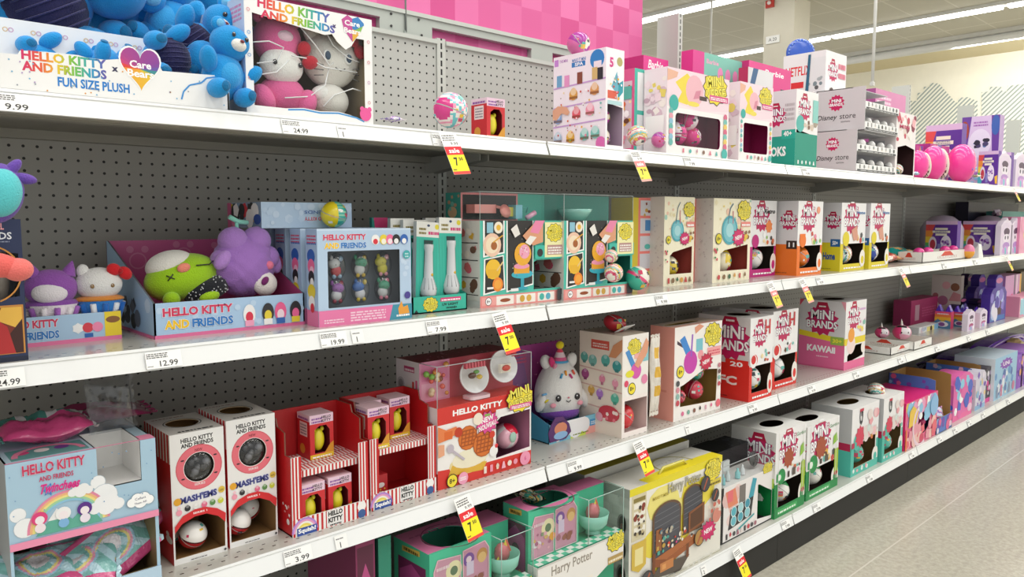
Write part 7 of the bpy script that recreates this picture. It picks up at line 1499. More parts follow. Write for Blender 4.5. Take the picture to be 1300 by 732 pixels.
def house_box(label, px0, px1, py, y, D=.09):
    x, D, H = side_spot(z, px0, px1, py, y); W = .05; t = item('toy_carton', label, 'toy carton', (x, y, z))
    def af(f):
        for i, c in enumerate(('#5a4a9a','#3f8fb0','#c9a83a','#f0b030','#ee7a3c','#e8487e')): f.rect(0,i/6,1,(i+1)/6,c)
        f.poly([(0,.0),(1,0),(1,.42),(.7,.5),(.5,.36),(.2,.55),(0,.4)], '#4f7fa8'); f.ell(.5,.25,.36,'#e9dfe8',ry=.16); f.ell(.45,.24,.2,'#8a4a8f',ry=.12); f.fine(.15,.82,.85,.94,1,'#f7e6f0',1)
    carton(t, W, D, H, '#e8487e', '#3a3470', '#6a3fc0', as_=af)
    mb = MB('glossy_plastic')
    for s_ in (0, 1):
        mb = MB('glossy_plastic'); mb.add([(.005,D*(.02+.6*s_),H),(.005,D*(.38+.6*s_),H),(.01,D*(.2+.6*s_),H*1.38),(W-.005,D*(.02+.6*s_),H),(W-.005,D*(.38+.6*s_),H),(W-.01,D*(.2+.6*s_),H*1.38)], [(0,2,1),(4,5,3),(1,2,5,4),(0,3,5,2)], '#5f34c4'); mb.build('purple_flap', t)
house_box('left rainbow carton with purple pointed flaps on the far third shelf', 1187, 1207.5, 396, YU+.14)
house_box('middle rainbow carton with purple pointed flaps on the far third shelf', 1209.5, 1229, 397, YU+.09)
house_box('right rainbow carton half hidden between two narrow lilac packs', 1236, 1246, 396, YU+.09)
uni_pack('left narrow lilac pack leaning beside the rainbow cartons', z, 1229.5, 1237, 393.5, YU+.04, hair='#b0407a')
uni_pack('right narrow lilac pack leaning beside the rainbow cartons', z, 1245, 1252.5, 392, YU+.04, hair='#b0407a')
def tall_pack(label, px0, px1, py, y, c1='#4a2f9a', c2='#2f6fb8'):
    x, _, W, D, H = spot(z, y, px1, (px0, py), .05); t = item('toy_pack', label, 'toy pack', (x, y, z))
    mb = MB('printed_card'); P = [(0,0),(1,0),(1,.6),(.85,.72),(.7,.74),(.72,.92),(.6,1),(.4,1),(.28,.92),(.3,.74),(.15,.72),(0,.6)]; m = len(P)
    mb.add([(u*W,0,v*H) for u, v in P]+[(u*W,D,v*H) for u, v in P], [tuple(range(m)), tuple(range(2*m-1,m-1,-1))]+[(i,m+i,m+(i+1)%m,(i+1)%m) for i in range(m)], c1)
    f = Face(mb,(0,0,0),(1,0,0),(0,0,1),W,H); f.rect(.06,.02,.94,.12,c2); f.ell(.5,.88,.2,'#c86a9a',ry=.06); f.rect(.3,.14,.7,.5,'#4a2420'); f.blobs(.1,.12,.9,.6,14,['#e6e2f4','#8a7ad0','#4f3aa8','#b8c8ee'],3,(.08,.16)); f.text('5', .5,.62,h=.09,col='#efeaf8',bold=.05); mb.build('card', t)
tall_pack('dark purple shaped pack at the back between the picture box and the tall packs', 1224, 1239, 349, YU+.30, '#3a1f5c', '#2a2048')
tall_pack('middle tall purple and silver shaped pack on the far third shelf', 1238, 1254, 350, YU+.2)
tall_pack('front tall purple and silver shaped pack with a dark window', 1259, 1276, 350.5, YU+.06)
tall_pack('small purple pack with silver lettering behind the right rainbow carton', 1236, 1251, 381, YU+.16, '#2a1a4f', '#3a2a6a')
tall_pack('small purple pack with silver lettering behind the middle rainbow carton', 1215, 1230, 379, YU+.2, '#2a1a4f', '#3a2a6a')
scr('tall pink and lilac striped box beside the front purple shaped pack', (1277, 350.5), 1294, YU+.10, .1, '#d8a0cc', '#b07ac0', z=z, af=lambda f: (f.rect(.55,0,.62,1,'#3a3a48'), f.rect(.7,0,.76,1,'#f0e0ea'), f.rect(.9,.3,1,1,'#f0b84a'), f.blobs(.1,.1,.9,.5,10,['#d8407e','#3a3a48','#7ac8b8'],2,(.06,.12))))
scr('pink box with pale prints at the right frame edge on the third shelf', (1295, 377), 1325, YU+.02, .1, '#e8a0bc', '#d88aa8', z=z, af=lambda f: (f.blobs(.05,.1,.9,.9,14,PASTEL,5,(.05,.12)),))
scr('dark brown carton in the shadow at the far end of the third shelf', (1296, 345), 1330, YU+.3, .1, '#5a4426', '#4a3820', z=z)
# ================================================================== BOTTOM SHELF
z = ZD
scr('dark magenta window box at the left end of the bottom shelf', (451, 686), 479, YD+.10, .22, '#8a2f5c', '#7a2a52', z=z, af=lambda f: (f.rect(.08,.05,.92,.95,'#5f2340'), f.poly([(.1,.7),(.5,.85),(.9,.7),(.9,.5),(.1,.45)], '#c0508a'), f.blobs(.15,.1,.85,.8,16,['#d88ab0','#c8a04a','#2f2228','#8a5ab0','#4fa08a'],3,(.05,.1))))
scr('dark teal box side by side with the magenta window box', (480, 684), 499, YD+.10, .22, '#2f8a72', '#1f5a4c', z=z, af=lambda f: (f.rect(.1,.05,.9,.7,'#1f5044'), f.blobs(.1,.05,.9,.6,9,['#5fb59a','#c89a8a','#d8c8a0'],3,(.06,.12))))
def teal_set(label, tl, brx, back, y, Htot, lowfrac, frontpanel_right, seed):
    """teal and pink diner-style toy set with a round hole in its top and a clear dome on its right"""
    x, _, Wc, D, H = spot(z, y, brx, tl, back); W = at_y(frontpanel_right[0], frontpanel_right[1], y).x-x
    t = item('toy_box', label, 'toy box', (x, y, z)); zl = H*lowfrac; G = '#4cc29a'; PK = '#d57aa4'
    def as_(f):
        f.rect(0,0,1,1,G); f.rect(.12,.0,.9,.88,'#7a2a5c'); f.poly([(.16,.05),(.86,.05),(.86,.78),(.5,.86),(.16,.78)], '#b04888'); f.ell(.5,.66,.16,'#3f3a44',ry=.06); f.blobs(.2,.1,.8,.6,10,['#d8b04a','#e9b8d0','#c86aa0'],4,(.03,.06)); f.poly([(.25,.93),(.75,.95),(.75,.99),(.25,.97)], '#d8b858'); f.fine(.3,.945,.7,.985,1,'#5a4a1a',1)
    def af(f):
        f.rect(0,0,1,1,G); f.poly([(.06,lowfrac+.02),(.48,lowfrac+.02),(.48,.92),(.12,.94),(.06,.86)], '#d39ab0'); f.poly([(.52,lowfrac+.02),(.95,lowfrac+.02),(.95,.90),(.88,.96),(.52,.94)], '#cf93ab')
        f.ell(.38,.82,.13,'#efe6b8'); f.ell(.38,.82,.06,'#5f7a5a'); f.ell(.16,.72,.09,'#e8dfe4',ry=.025); f.ell(.62,.86,.09,'#7a4a9c'); f.ell(.62,.86,.045,'#e8d0dc'); f.rect(.58,.74,.7,.84,'#d8c8e0'); f.ell(.84,.86,.09,'#c08a4a'); f.ell(.84,.84,.07,'#e0b878'); f.ell(.46,lowfrac+.14,.06,'#e8a83c'); f.blobs(.55,lowfrac+.06,.92,.72,8,['#9a5a4a','#a86a7a','#e8c8a0'],6,(.03,.05)); f.blobs(.1,lowfrac+.05,.44,lowfrac+.2,10,['#b06a8a','#e8b0c0','#8a9a7a','#d8b070'],8,(.02,.04)); f.fine(.1,.86,.3,.9,1,'#f0d8e0',4)
        f.line([(.06,lowfrac+.02),(.48,lowfrac+.02),(.48,.92),(.12,.94),(.06,.86),(.06,lowfrac+.02)], .012, '#efc8d4'); f.line([(.52,lowfrac+.02),(.95,lowfrac+.02),(.95,.90),(.88,.96),(.52,.94),(.52,lowfrac+.02)], .012, '#efc8d4')
    def at(f): f.rect(0,0,1,.04,G); f.ring(.56,.40,.37,.385,'#8a2f5c',30,asp=f.W/f.H*1.0); f.fine(.1,.72,.9,.8,1,'#b85a88',3)
    dc = min(D, .26)
    carton(t, Wc, dc, H, G, '#46b48e', PK, inner='#2f8a70', th=[oval(.52,.40,.36,.36*Wc/dc*.85)], af=af, as_=as_, at=at)
    # lower lettered panel, wider than the carton
    lw = MB('printed_card'); X, Y, Z = Vector((1,0,0)), Vector((0,1,0)), Vector((0,0,1))
    lw.box((-.002,-.035,0),(W,-.001,.004),'#3fae86'); hole = [(.66,.05),(.99,.05),(.99,.62),(.8,.62),(.66,.52)]
    panel(lw,(-.002,-.036,0),X,Z,W+.002,zl,'#f3f0ec',[hole]); panel(lw,(-.002,-.034,0),X,Z,W+.002,zl,'#2f9a80',[hole],flip=True); lw.box((-.003,-.036,0),(-.001,-.001,zl),'#f3f0ec'); lw.box((Wc+.002,-.001,0),(W,dc*.6,zl*.98),'#3fae86')
    f = Face(lw,(-.002,-.036,0),X,Z,W+.002,zl); f.rect(0,.0,.62,.6,'#f6efe6'); f.text('Harry Potter', .38, .86, w=.46, h=.16, col='#8f8780', ol='#d8d0c4', bold=.0, olw=.03); new_burst(f,.40,.42,.30,('NEW','NOUVEAU'),'#d21f6b'); f.poly([(0,.5),(.2,.52),(.24,.46),(.1,.38),(0,.36)], '#d88a6a'); f.line([(.1,.5),(.32,.58)],.016,'#3f9ad0'); f.ell(.44,.14,.1,'#c8342c'); f.ell(.3,.1,.12,'#e8e2d8'); f.ell(.3,.12,.08,'#e0b04a')
    f.rect(0,.98,1,1,'#d0cfc8'); yellow_logo(f,.9,.92,.22,6); f.rect(.8,.62,.99,.72,'#b99a5a'); f.fine(.81,.64,.98,.7,1,'#f4ead0',1)
    lw.build('lettered_front', t)
    ck = MB('printed_card'); ck.box((.0,-.034,zl),(W,-.002,zl+.002),G)
    for i in range(9): ck.box((.005+i*W/9,-.033,zl+.002),(.005+(i+.5)*W/9,-.018,zl+.0026),'#e8efe8'); ck.box((.005+(i+.5)*W/9,-.018,zl+.002),(min(W,.005+(i+1)*W/9),-.003,zl+.0026),'#e8efe8')
    ck.build('checked_floor', t)
    bc = MB('printed_card'); bc.box((Wc+.003,dc*.42,zl),(W,dc,H*.96),G); bc.box((Wc+.003,dc*.4,H*.96),(W,dc,H*.965),PK); bc.build('back_carton', t)
    # cup in the dome
    r = min((W-Wc)*.44, .046); cx = Wc+(W-Wc)*.5
    g = MB('glossy_plastic'); g.lathe([(0,0),(r*.6,0),(r*.9,r*.35),(r*1.0,r*1.0),(r*.97,r*1.0),(r*.86,r*.4),(r*.5,.006),(0,.006)], (cx,dc*.16,zl+.004+r*.25), '#8fd0bc', n=30)
    g.lathe([(0,0),(r*.5,0),(r*.3,r*.25),(0,r*.25)], (cx,dc*.16,zl+.003), '#8fd0bc', n=24); cup = g.build('mint_cup', t)
    g = MB('foil_wrap'); g.ball((cx,dc*.16,zl+r*1.3),(r*.5,r*.4,r*.6),'#c86a70',nu=8,nv=6); g.add([(cx-r*.7,dc*.1,zl+r*1.0),(cx+r*.3,dc*.08,zl+r*1.4),(cx+r*.1,dc*.1,zl+r*2.1),(cx-r*.2,dc*.1,zl+r*1.5)], [(0,1,2,3)], '#e2c94a'); g.add([(cx-r*.1,dc*.13,zl+r*1.2),(cx+r*.6,dc*.12,zl+r*1.3),(cx+r*.25,dc*.14,zl+r*2.2)], [(0,1,2)], '#d8604a'); g.build('cup_filling', cup)
    shell(t, (Wc+.003,-.034,zl), (W,dc*.42,H*.97), 'FRT'); cover_edges(t, (Wc+.003,-.034,zl), (W,dc*.42,H*.97), '#a9c4bc')
    shell(t, (-.001,-.034,zl), (Wc+.003,-.033,H*.99), 'F', 'front_cover')
    return x, y, Wc, D, H
x, y, Wc, D, H = teal_set('left teal and pink toy set with a round hole in its pink top, bottom shelf', (545,704.6), 624, (500,680), YD+.05, .3, .58, (665, 720), 1)
x, y, Wc, D, H = teal_set('right teal and pink toy set with foil packs in its top hole', (670.6,649.3), 733.4, (640.5,630.5), YD+.05, .3, .60, (779, 690), 2)
bag('gold and teal foil pack in the round hole of the right teal set', (x+Wc*.5, y+.10, z+H-.008), .10, .07, .03, (10,20,20), lambda u, v: ['#d8b868','#4fb09a','#efe6c8','#3a2a28'][int(u*9+v*5) % 4], seed=51, cells=16)
# -- yellow and grey case
x, y, W, D, H = spot(z, YD+.018, 914, (799.6,622), (759,607)); x2 = x; t = item('toy_box', 'large grey and yellow toy case printed with an arched wooden workshop', 'toy box', (x, y, z))
def af(f):
    f.rect(0,0,1,1,'#efece2'); f.rect(0,.93,1,1,'#e8d92a'); f.blobs(.2,.15,.95,.8,12,['#ecd94a','#f2e685'],9,(.09,.16),False)
    f.rect(.02,.50,.16,.93,'#d9cfae'); f.rect(.035,.86,.15,.90,'#8a7a3a'); [f.rect(.04,.80-.075*i,.15,.85-.075*i,'#f3efe2') for i in range(4)]; [f.blobs(.05,.76-.08*i,.14,.82-.08*i,5,['#3a2f28','#8a3a2a','#c8b890'],i,(.01,.018)) for i in range(4)]; f.poly([(.02,.24),(.09,.19),(.16,.24),(.16,.48),(.02,.48)], '#d8b84a'); f.poly([(.05,.26),(.13,.26),(.13,.42),(.05,.42)], '#efe2a0')
    f.text('Harry Potter', .56, .86, w=.36, h=.12, col='#bdb9a8', ol='#8a8676', bold=.0, olw=.03); f.text('MAKE IT MINI', .30, .83, w=.16, h=.03, col='#b8a43a', bold=.02); yellow_logo(f,.88,.89,.19,0); f.rect(.82,.72,.98,.78,'#dcc84a'); f.fine(.83,.73,.97,.77,1,'#6a5a1a',1)
    def arch(u0, u1, v0, v1, c): f.poly([(u0,v0),(u1,v0),(u1,v1-.12)]+[((u0+u1)/2+(u1-u0)/2*math.cos(R(a)), v1-.12+.12*math.sin(R(a))) for a in range(15,180,15)]+[(u0,v1-.12)], c)
    arch(.22,.52,.22,.76,'#6a4a30'); arch(.235,.505,.24,.74,'#4f5058'); arch(.54,.76,.34,.82,'#6a4a30'); arch(.55,.75,.36,.80,'#45464f')
    for i in range(5): f.line([(.24,.42+.06*i),(.50,.45+.06*i)],.004,'#7a7c84'); f.line([(.55,.5+.05*i),(.75,.53+.05*i)],.004,'#7a7c84')
    f.poly([(.2,.06),(.52,.0),(.62,.12),(.3,.16)], '#5a5048'); f.poly([(.24,.24),(.62,.32),(.72,.28),(.36,.19)], '#b0683a'); f.poly([(.24,.24),(.36,.19),(.36,.12),(.24,.16)], '#8f4e28'); f.poly([(.36,.19),(.72,.28),(.72,.22),(.36,.12)], '#a05a30'); f.rect(.22,.1,.25,.3,'#7a4424'); f.rect(.58,.1,.61,.24,'#7a4424'); f.rect(.3,.08,.44,.17,'#c8824a'); f.rect(.32,.1,.36,.15,'#e0a060')
    f.poly([(.6,.34),(.78,.38),(.78,.60),(.6,.55)], '#8a5230'); f.poly([(.62,.37),(.76,.40),(.76,.57),(.62,.53)], '#5a3620'); f.rect(.25,.3,.31,.52,'#9a5c34')
    f.blobs(.26,.26,.66,.42,26,['#d8402c','#4fa89a','#d84a88','#e8d8b0','#3a2a28','#c8a048','#efe9e0'],5,(.008,.018)); f.blobs(.28,.44,.46,.50,10,['#b8b0a0','#5a7a8a','#c8a070'],6,(.008,.016))
    for (u, v, r, c) in ((.78,.78,.055,'#3f3f45'),(.9,.62,.045,'#35363c'),(.16,.08,.065,'#4a4a50'),(.72,.25,.06,'#b88a4a')): f.ell(u, v, r, '#2a2a2c'); f.ell(u, v, r*.88, c); f.line([(u-r*.4,v-r),(u+r*.4,v+r)], r*.25, '#b0563a')
    new_burst(f,.82,.28,.18,('NEW',),'#d21f6b',rot=4); f.ell(.92,.40,.05,'#d88a7a'); f.blobs(.82,.36,.98,.56,8,['#e8d8c8','#5ab0a8','#c86a5a'],3,(.012,.022)); f.fine(.3,.0,.98,.02,1,'#b8b4a0',2)
def as_(f):
    f.rect(0,0,1,1,'#c3c2bd'); f.rect(0,.90,1,1,'#a9a9a4')
    for i in range(9):
        for j in range(3): f.rect(.03+.33*j+.1*(i % 2),.03+.1*i,.33+.33*j+.06*(i % 2)-.02,.115+.1*i,'#cdccc6' if (i+j) % 2 else '#bab9b3'); f.k -= .8
    f.k += 22
    for v in (.66, .42, .18): f.ell(.78,v,.14,'#6f6e6c',ry=.095); f.ell(.8,v,.115,'#26201e',ry=.08); f.ell(.79,v-.02,.05,'#6a3a2c',ry=.03)
    f.ell(.35,.05,.04,'#8a8984'); f.ell(.5,.05,.04,'#8a8984')
def at(f): f.rect(0,0,1,1,'#d6d4cd'); f.poly([(.18,0),(1,0),(1,.35),(.5,.42),(.18,.3)], '#ead827'); f.rect(.3,.45,.95,.9,'#d8d7d2'); f.text('Harry Potter', .62, .66, w=.4, h=.14, col='#b9b6aa', bold=.0); f.ring(.6,.32,.16,.175,'#a8a060',20,0,180)
carton(t, W, D, H, '#efece2', '#c3c2bd', '#d6d4cd', af=af, as_=as_, at=at)
mb = MB('glossy_plastic'); mb.tube([(W*.36,D*.22,H),(W*.4,D*.22,H+.016),(W*.62,D*.22,H+.016),(W*.66,D*.22,H)], .004, '#d9cf6a', n=8); mb.build('handle', t)
scr('grey case with a yellow top standing behind the workshop case', (742, 603), 872, y+D+.012, .16, '#bfbeb8', '#a8a7a2', z=z, top='#b5a93c')
# -- makeup compact set with black top
x, y, W, D, H = spot(z, (917,691), 979.5, (915.4,621), .2); Ht = at_y(905, 575, y).z-z; Ht = H+.072; t = item('toy_box', 'white cosmetics play set with a black sparkly top and clear display', 'toy box', (x, y, z))
hole = [(.69,.14),(.985,.08),(.985,.56),(.86,.66),(.72,.78),(.69,.78)]
def af(f):
    f.rect(0,0,.03,1,'#1e1e20'); f.rect(0,0,1,.025,'#1e1e20'); f.blobs(.06,.18,.3,.9,5,['#f1d8d4','#e8c4c0'],2,(.08,.1),False); f.poly([(.06,.9),(.24,.92),(.30,.62),(.12,.6)], '#e58a6a'); f.rect(.1,.7,.2,.9,'#e8707a'); f.rect(.32,.6,.44,.92,'#7a7470'); f.poly([(.50,.6),(.58,.96),(.66,.92),(.6,.6)], '#3fa3b8')
    f.poly([(.12,.2),(.56,.28),(.60,.62),(.16,.56)], '#2a2a2e')
    for i in range(3):
        for j in range(2): u, v = .22+.13*i, .33+.02*i+.17*j; f.ell(u, v, .055, '#dff0f2'); f.ell(u, v, .046, ('#69bccc','#4fa8bc','#8ccad4','#58b4c4','#a8d8de','#3f98b0')[i+3*j])
    f.line([(.28,.12),(.62,.28)],.02,'#3fa3a8'); strip_icons(f,.05,.15,9,['#222222','#c83a4a','#3a3a3e','#a86a7a','#e8dcd8'],.06,.68,4)
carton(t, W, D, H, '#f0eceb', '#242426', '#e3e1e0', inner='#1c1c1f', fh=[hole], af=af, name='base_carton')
mb = MB('printed_card'); mb.box((0,D*.5,H),(W,D,Ht),'#232326'); f = Face(mb,(0,D*.5,Ht),(1,0,0),(0,1,0),W,D*.5); f.rect(0,0,1,1,'#1f1f22'); f.blobs(0,0,1,1,60,['#3a3a40','#4a4a52','#2a2a30'],3,(.01,.03)); f.ell(.5,.55,.22,'#0d0d0e'); mb.build('back_carton', t)
g = MB('glossy_plastic'); g.lathe([(0,0),(.026,0),(.028,.003),(.026,.006),(0,.006)], (W*.78,D*.2,H+.036), '#3a3a3e', M=Euler((R(80),0,0)).to_matrix(), n=28); g.build('round_compact', t)
g = MB('glossy_plastic'); g.box((W*.2,D*.2,H+.03),(W*.32,D*.24,H+.066),'#d8dcde'); g.build('tiny_mirror', t)
for i in range(4):
    g = MB('glossy_plastic'); u = .1+.14*i; g.lathe([(.009,0),(.009,.02),(.004,.026),(.004,.034),(0,.036)], (W*u,D*(.1+.05*(i % 2)),H+.002), ('#7cc4cc','#cdd8da','#8fd0d4','#d8dcdf')[i], n=16); g.build('tiny_bottle', t)
shell(t, (0,0,H), (W,D*.5,Ht), 'FLTR'); cover_edges(t, (0,0,H), (W,D*.5,Ht), '#b9bcbf')
mb = MB('printed_card'); f = Face(mb,(W*.76,-.001,H-.012),(1,0,0),(0,0,1),W*.24,.03); yellow_logo(f,.5,.6,.8,0); mb.build('logo_card', t)
# -- green lettered boxes
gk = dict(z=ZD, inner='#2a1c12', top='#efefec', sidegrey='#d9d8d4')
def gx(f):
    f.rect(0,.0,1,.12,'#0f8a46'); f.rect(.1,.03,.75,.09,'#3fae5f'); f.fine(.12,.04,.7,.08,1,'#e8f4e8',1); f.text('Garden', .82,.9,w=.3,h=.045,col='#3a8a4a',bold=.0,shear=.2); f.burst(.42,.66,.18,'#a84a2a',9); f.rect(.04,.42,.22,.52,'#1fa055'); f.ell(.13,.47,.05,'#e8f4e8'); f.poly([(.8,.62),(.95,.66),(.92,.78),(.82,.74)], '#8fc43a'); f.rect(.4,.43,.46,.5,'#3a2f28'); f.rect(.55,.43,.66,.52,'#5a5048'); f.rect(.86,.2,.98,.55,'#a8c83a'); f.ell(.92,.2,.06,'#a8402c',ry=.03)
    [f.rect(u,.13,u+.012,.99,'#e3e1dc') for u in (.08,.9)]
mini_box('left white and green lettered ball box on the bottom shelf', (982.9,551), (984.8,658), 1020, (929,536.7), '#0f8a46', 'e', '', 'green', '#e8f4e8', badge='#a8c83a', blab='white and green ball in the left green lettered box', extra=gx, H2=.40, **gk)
mini_box('right white and green lettered ball box on the bottom shelf', (1026,542.5), (1021.4,637), 1062.5, (977,523), '#0f8a46', '', '', 'green', '#e8f4e8', badge='#a8c83a', blab='white and green ball in the right green lettered box', extra=gx, H2=.40, **gk)
# -- white and teal boxes
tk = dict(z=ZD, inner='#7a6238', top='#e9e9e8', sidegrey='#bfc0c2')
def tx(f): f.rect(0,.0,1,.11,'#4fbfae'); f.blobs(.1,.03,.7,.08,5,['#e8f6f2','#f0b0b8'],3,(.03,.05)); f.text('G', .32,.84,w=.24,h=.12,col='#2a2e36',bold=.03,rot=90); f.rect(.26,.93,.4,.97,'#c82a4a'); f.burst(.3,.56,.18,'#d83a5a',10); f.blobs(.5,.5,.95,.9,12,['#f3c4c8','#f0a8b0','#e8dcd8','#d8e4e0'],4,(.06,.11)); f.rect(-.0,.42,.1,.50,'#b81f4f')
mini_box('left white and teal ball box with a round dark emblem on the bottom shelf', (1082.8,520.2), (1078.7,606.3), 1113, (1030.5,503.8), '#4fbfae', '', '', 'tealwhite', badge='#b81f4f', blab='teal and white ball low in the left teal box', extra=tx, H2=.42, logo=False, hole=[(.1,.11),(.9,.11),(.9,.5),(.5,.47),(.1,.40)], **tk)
x, y, W, D, H = mini_box('right white and teal ball box with a ball lying in its top', (1123.8,505.9), (1117.6,587.9), 1144.5, (1068,493.6), '#4fbfae', '', '', 'tealwhite', badge='#b81f4f', blab='teal and white ball in the right teal box', extra=tx, H2=.42, logo=False, hole=[(.1,.11),(.9,.11),(.9,.5),(.5,.47),(.1,.40)], **tk)
capsule('toy_ball', 'white patterned ball resting in the top hole of the right teal box', (x+W*.5, y+D*.42, z+H+.012), .038, 'white_col', (10,0,30), squash=.8)
# -- hot pink box with round window
x, y, W, D, H = spot(z, (1148.7,572.4), 1188, (1149.6,513), (1082, 490)); t = item('toy_box', 'hot pink box with a round dark window and pony toys print', 'toy box', (x, y, z))
def af(f): f.blobs(.02,.5,.98,.98,30,['#f0a8cc','#f6d04a','#8fc8ea','#e8508a','#ffffff','#c8a0dc'],3,(.05,.1)); f.blobs(.02,.02,.98,.4,26,['#f0a0b0','#ee6a7a','#f6c8c0','#d84a6a'],4,(.05,.09)); f.poly([(.08,.45),(.3,.5),(.36,.75),(.2,.9),(.1,.8)], '#f0c84a'); f.ell(.88,.72,.13,'#8fbfe8'); f.ring(.46,.42,.22,.26,'#f3d8e4',24,120,300); f.rect(0,0,.04,.45,'#ee7a3a')
carton(t, W, D, H, '#ea6a94', '#e0186c', '#e01a78', inner='#3a1020', fh=[oval(.52,.43,.24,.24)], th=[oval(.35,.5,.16,.12)], af=af)
mb = MB('glossy_plastic'); [mb.ball((W*(.35+.12*i), .03, H*(.3+.08*(i % 2))), .02, ('#d8407e','#e86a9c','#b0306a')[i % 3], nu=12, nv=8) for i in range(4)]; mb.build('window_filling', t)
# -- printed display cartons, packs, blue box, purple crates
def disp(label, x0px, bl, brx, ty, D, cin, cols, seed, back=None):
    x, y, W, _, H = spot(z, bl, brx, (bl[0], ty), D); t = item('display_box', label, 'display box', (x, y, z)); 
    hf = H*.28; mb = MB('printed_card')
    def a1(f): f.blobs(0,0,1,1,26,cols,seed,(.03,.07))
    tray(t, W, D, hf, H, cols[0], cin, af=lambda f: f.blobs(0,0,1,1,14,cols,seed,(.06,.12)), aside=a1, prof=[(0,0),(0,hf),(.01,hf),(.014,H*.97),(.05,H),(D,H),(D,0)], backw=cin, name='carton')
    return x, y, W, H
PK2 = ['#4f7ac8','#8fbfe8','#e86a9c','#f0c8dc','#7a4ab0','#e8e0f0']
x, y, W, H = disp('first open brown-lined display carton with a blue pony print', 0, (1190,551), 1208, 482, .24, '#a07c46', PK2, 3)
for i in range(3): bag(('front','middle','rear')[i]+' pale foil bag inside the first brown-lined display', (x+W*.5, y+.03+.06*i, z+.07), .12, .09, .03, (80,0,0), lambda u, v: ['#d8c8e8','#8f6ac0','#f0a8c8','#b8d8ee'][int(u*6+v*9) % 4], seed=60+i, cells=10)
x, y, W, H = disp('second open brown-lined display carton behind the pink doll packs', 0, (1236,517), 1246, 468, .26, '#a07c46', PK2, 5)
def pack(label, px0, px1, py, y, cols, seed, D=.05, top=.86):
    x, _, W, D, H = spot(z, y, px1, (px0, py), D); t = item('toy_pack', label, 'toy pack', (x, y, z)); mb = MB('printed_card')
    P = [(0,0),(1,0),(1,top),(.8,.97),(.55,1),(.3,.96),(0,top-.06)]; m = len(P)
    mb.add([(u*W,0,v*H) for u, v in P]+[(u*W,D,v*H) for u, v in P], [tuple(range(m)), tuple(range(2*m-1,m-1,-1))]+[(i,m+i,m+(i+1)%m,(i+1)%m) for i in range(m)], cols[0])
    f = Face(mb,(0,0,0),(1,0,0),(0,0,1),W,H); f.rect(0,0,1,.12,cols[1]); f.blobs(.05,.1,.95,.9,22,cols,seed,(.06,.14)); f = Face(mb,(0,D,0),(0,-1,0),(0,0,1),D,H*.8); f.blobs(.05,.1,.95,.9,10,cols,seed+1,(.1,.2)); mb.build('card', t)
pack('bright pink and blue doll pack between the two brown-lined displays', 1212, 1233, 478, YD+.03, ['#e86ab0','#f06aa8','#3f5fc8','#f4c8e0','#8fd0ea','#ffffff'], 3, .12)
pack('second pink doll pack directly behind the bright pink one', 1206, 1222, 474, YD+.17, ['#e86ab0','#f06aa8','#3f5fc8','#f4c8e0','#8fd0ea','#ffffff'], 4, .05)
pack('silver and lilac rounded pack right of the brown-lined display', 1240, 1250, 472, YD+.03, ['#d8d4e4','#8fb8dc','#7a5ab8','#f0e8f4','#f0d08a'], 5, .06)
pack('black, white and pink patterned pack beside the silver lilac pack', 1250, 1259, 467, YD+.05, ['#3f3a44','#e0409a','#e8e4ea','#a89ab8'], 6, .06)
x, y, W, D, H = spot(z, YD+.03, 1289, (1264, 456), .22); t = item('toy_box', 'light blue lettered box of tall toys on the far bottom shelf', 'toy box', (x, y, z))
carton(t, W, D, H, '#9fc8e4', '#dfe6ee', '#c4d4e2', af=lambda f: (f.burst(.5,.8,.3,'#8a4ab8',10,ry=.14), f.text('UNi', .5,.8,w=.3,h=.1,col='#f4eaf8',bold=.03), f.blobs(.05,.1,.95,.65,16,['#e8eef6','#6a9ad0','#c8a0dc','#4a6ab0'],3,(.04,.08)), strip_icons(f,.04,.3,5,['#8a9ab8','#c87a9c','#5f7fb8'],.05,.95,3)), as_=lambda f: f.ell(.8,.6,.1,'#6a7a9a',ry=.1))
scr('narrow purple and orange box right of the light blue lettered box', (1291.5, 451), 1297, YD+.03, .2, '#8a4fc0', '#7a3fb0', z=z, af=lambda f: f.blobs(.1,.1,.9,.9,10,['#c88ae0','#e8a86a','#5a2fa0'],2,(.08,.16)))
scr('purple box cut off by the right frame edge on the bottom shelf', (1298, 449), 1320, YD+.03, .2, '#b07ad0', '#8a5ab8', z=z, af=lambda f: f.blobs(.1,.1,.9,.9,10,['#e0a8e8','#e8b86a','#6a3fa8'],3,(.08,.16)))
for i, (px0, px1, py, yy, lab) in enumerate(((1208, 1240, 452, YD+.40, 'left dark purple arched crate in the shadow of the bottom shelf'), (1252, 1300, 437, YD+.34, 'right purple arched crate behind the light blue box'))):
    x, _, W, D, H = spot(z, yy, px1, (px0, py), .1); t = item('plastic_crate', lab, 'crate', (x, yy, z)); c = '#4a1f8f' if i == 0 else '#7434c4'
    mb = MB('glossy_plastic'); P = [(0,0),(W,0),(W,H*.8)]+[(W/2+W/2*math.cos(R(a)), H*.8+H*.2*math.sin(R(a))) for a in range(20,180,20)]+[(0,H*.8)]; m = len(P)
    mb.add([(a,0,b) for a, b in P]+[(a,D,b) for a, b in P], [tuple(range(m)), tuple(range(2*m-1,m-1,-1))]+[(k,m+k,m+(k+1)%m,(k+1)%m) for k in range(m)], c); mb.build('shell', t)
    mb = MB('glossy_plastic'); mb.tube([(W*.5+W*.42*math.cos(R(a)), -.006, H*.72+H*.2*math.sin(R(a))) for a in range(0,181,15)], .008, '#b48ae0' if i else '#6a3fb0'); mb.build('rim', t)
bag('brown paper wad lying on the right purple crate', at_y(1290, 436, YD+.28), .22, .12, .07, (20,0,10), lambda u, v: '#c8a878' if v > .3 else '#e2d0a8', cat='paper', name='paper_wad', mat='raw_card', seed=77, cells=10)
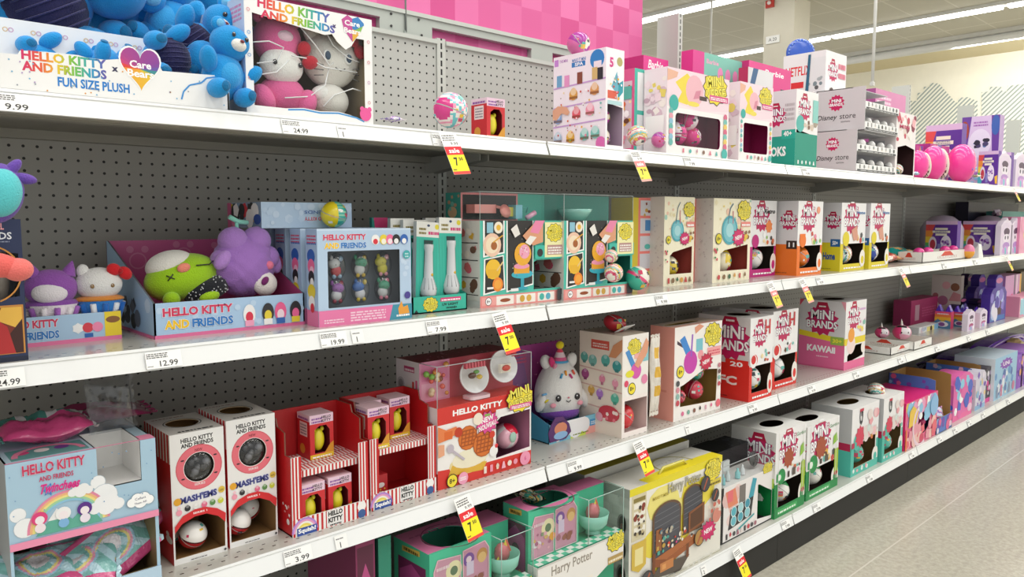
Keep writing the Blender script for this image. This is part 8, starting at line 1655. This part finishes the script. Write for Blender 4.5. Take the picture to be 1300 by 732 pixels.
# foil lids glinting behind the far cartons
for i, (px, py, lab) in enumerate(((1185, 462, 'left heap of dark foil packs in the shadow at the back of the bottom shelf'), (1226, 466, 'right heap of dark foil packs in the shadow behind the pink packs'))):
    q = at_y(px, py, YD+.34); bag(lab, (q.x, q.y, q.z-.03), .26, .14, .08, (35,0,0), lambda u, v: ['#4a3f5c','#8a86a0','#2a2034','#6a5a8c'][int(u*5+v*7) % 4], seed=70+i, cells=14)

# ================================================================== TICKETS
PL = [(ZA,-18,'9.99','at the left frame edge on the top shelf'),(ZA,357,'24.99','below the window box on the top shelf'),(ZA,548,'9.99','left of the first hanging sale tag on the top shelf'),(ZA,868,'7.99','below the box of magenta balls on the top shelf'),(ZA,1018,'9.99','below the teal lettered box on the top shelf'),
 (ZB,-28,'24.99','at the left frame edge on the second shelf'),(ZB,184,'12.99','below the large open tray on the second shelf'),(ZB,406,'19.99','below the windowed figure set on the second shelf'),(ZB,541,'7.99','below the light wand tray on the second shelf'),(ZB,832,'9.99','below the left cream box on the second shelf'),(ZB,1036,'9.99','below the orange lettered box on the second shelf'),(ZB,1196,'7.99','below the low white tray on the second shelf'),(ZB,1236,'9.99','below the right rainbow box on the second shelf'),
 (ZC,360,'3.99','below the left red display on the third shelf'),(ZC,720,'9.99','below the plush tray on the third shelf'),(ZC,950,'9.99','below the red lettered box on the third shelf'),(ZC,1026,'9.99','left of the pink lettered box on the third shelf'),(ZC,1083,'9.99','below the pink lettered box on the third shelf'),(ZC,1140,'9.99','below the low white trays on the third shelf'),(ZC,1187,'9.99','below the small white carton on the third shelf'),(ZC,1228,'9.99','below the rainbow cartons on the third shelf'),(ZC,1252,'9.99','below the tall purple packs on the third shelf'),
 (ZD,992,'7.99','below the left green box on the bottom shelf'),(ZD,1032,'7.99','below the right green box on the bottom shelf'),(ZD,1100,'7.99','below the left teal box on the bottom shelf'),(ZD,1154,'7.99','below the pink round-window box on the bottom shelf'),(ZD,1190,'7.99','below the first brown-lined display on the bottom shelf'),(ZD,1210,'7.99','below the gap after the brown-lined display on the bottom shelf'),(ZD,1228,'7.99','below the pink doll packs on the bottom shelf'),(ZD,1246,'7.99','below the silver lilac pack on the bottom shelf'),(ZD,1278,'7.99','below the light blue box on the bottom shelf')]
for zz, px, pr, wh in PL: price_label(zz, px, pr, 'white price label '+wh, w=.06 if pr else .05)
for zz, px, wh in ((ZA,428,'small ticket printed 1 right of the window box price on the top shelf'),(ZB,446,'small ticket printed 1 on the second shelf lip'),(ZC,425,'small ticket printed 1 on the third shelf lip'),(ZC,870,'small ticket printed 1 below the coral box on the third shelf'),(ZD,890,'small ticket printed 2 on the bottom shelf lip')):
    x, y = channel_pos(zz, px); mb = MB('paper_label'); mb.box((0,-.0006,0),(.028,0,.028),'#f3f3f1'); f = Face(mb,(0,-.0006,0),(1,0,0),(0,0,1),.028,.028); f.text('2' if zz == ZD else '1', .4, .3, h=.4, col='#3a3a3a'); f.fine(.1,.7,.7,.85,1,'#777777',2); o = mb.build('price_label', loc=(x,y-.0062,zz-.0345), rot=(-TILT,0,0)); tag(o, wh, 'price label')
for zz, px, lab, was, fa in ((ZA,554,'yellow and red sale tag hanging from the top shelf under the pink and teal ball','9.99',False),(ZA,796,'faded sale tag hanging from the top shelf under the teal framed box','9.99',True),(ZB,621,'yellow and red sale tag hanging from the second shelf under the left baking set','9.99',False),(ZB,970,'left of two faded sale tags hanging under the orange lettered box','9.99',True),(ZB,1011,'right of two faded sale tags hanging under the orange lettered box','9.99',True),(ZB,1138,'faded sale tag hanging under the foil bags on the second shelf','9.99',True),(ZB,1274,'faded sale tag hanging under the lilac long packs on the second shelf','9.99',True),
 (ZC,573,'yellow and red sale tag hanging from the third shelf under the red diner set','9.99',False),(ZC,800,'yellow and red sale tag hanging from the third shelf under the teapot box','9.99',False),(ZD,927,'yellow and red sale tag hanging from the bottom shelf over the kick plate','9.99',False),(ZA,1283,'faded sale tag hanging at the far right of the top shelf','9.99',True)):
    sale_tag(zz, px, lab, was, fa)
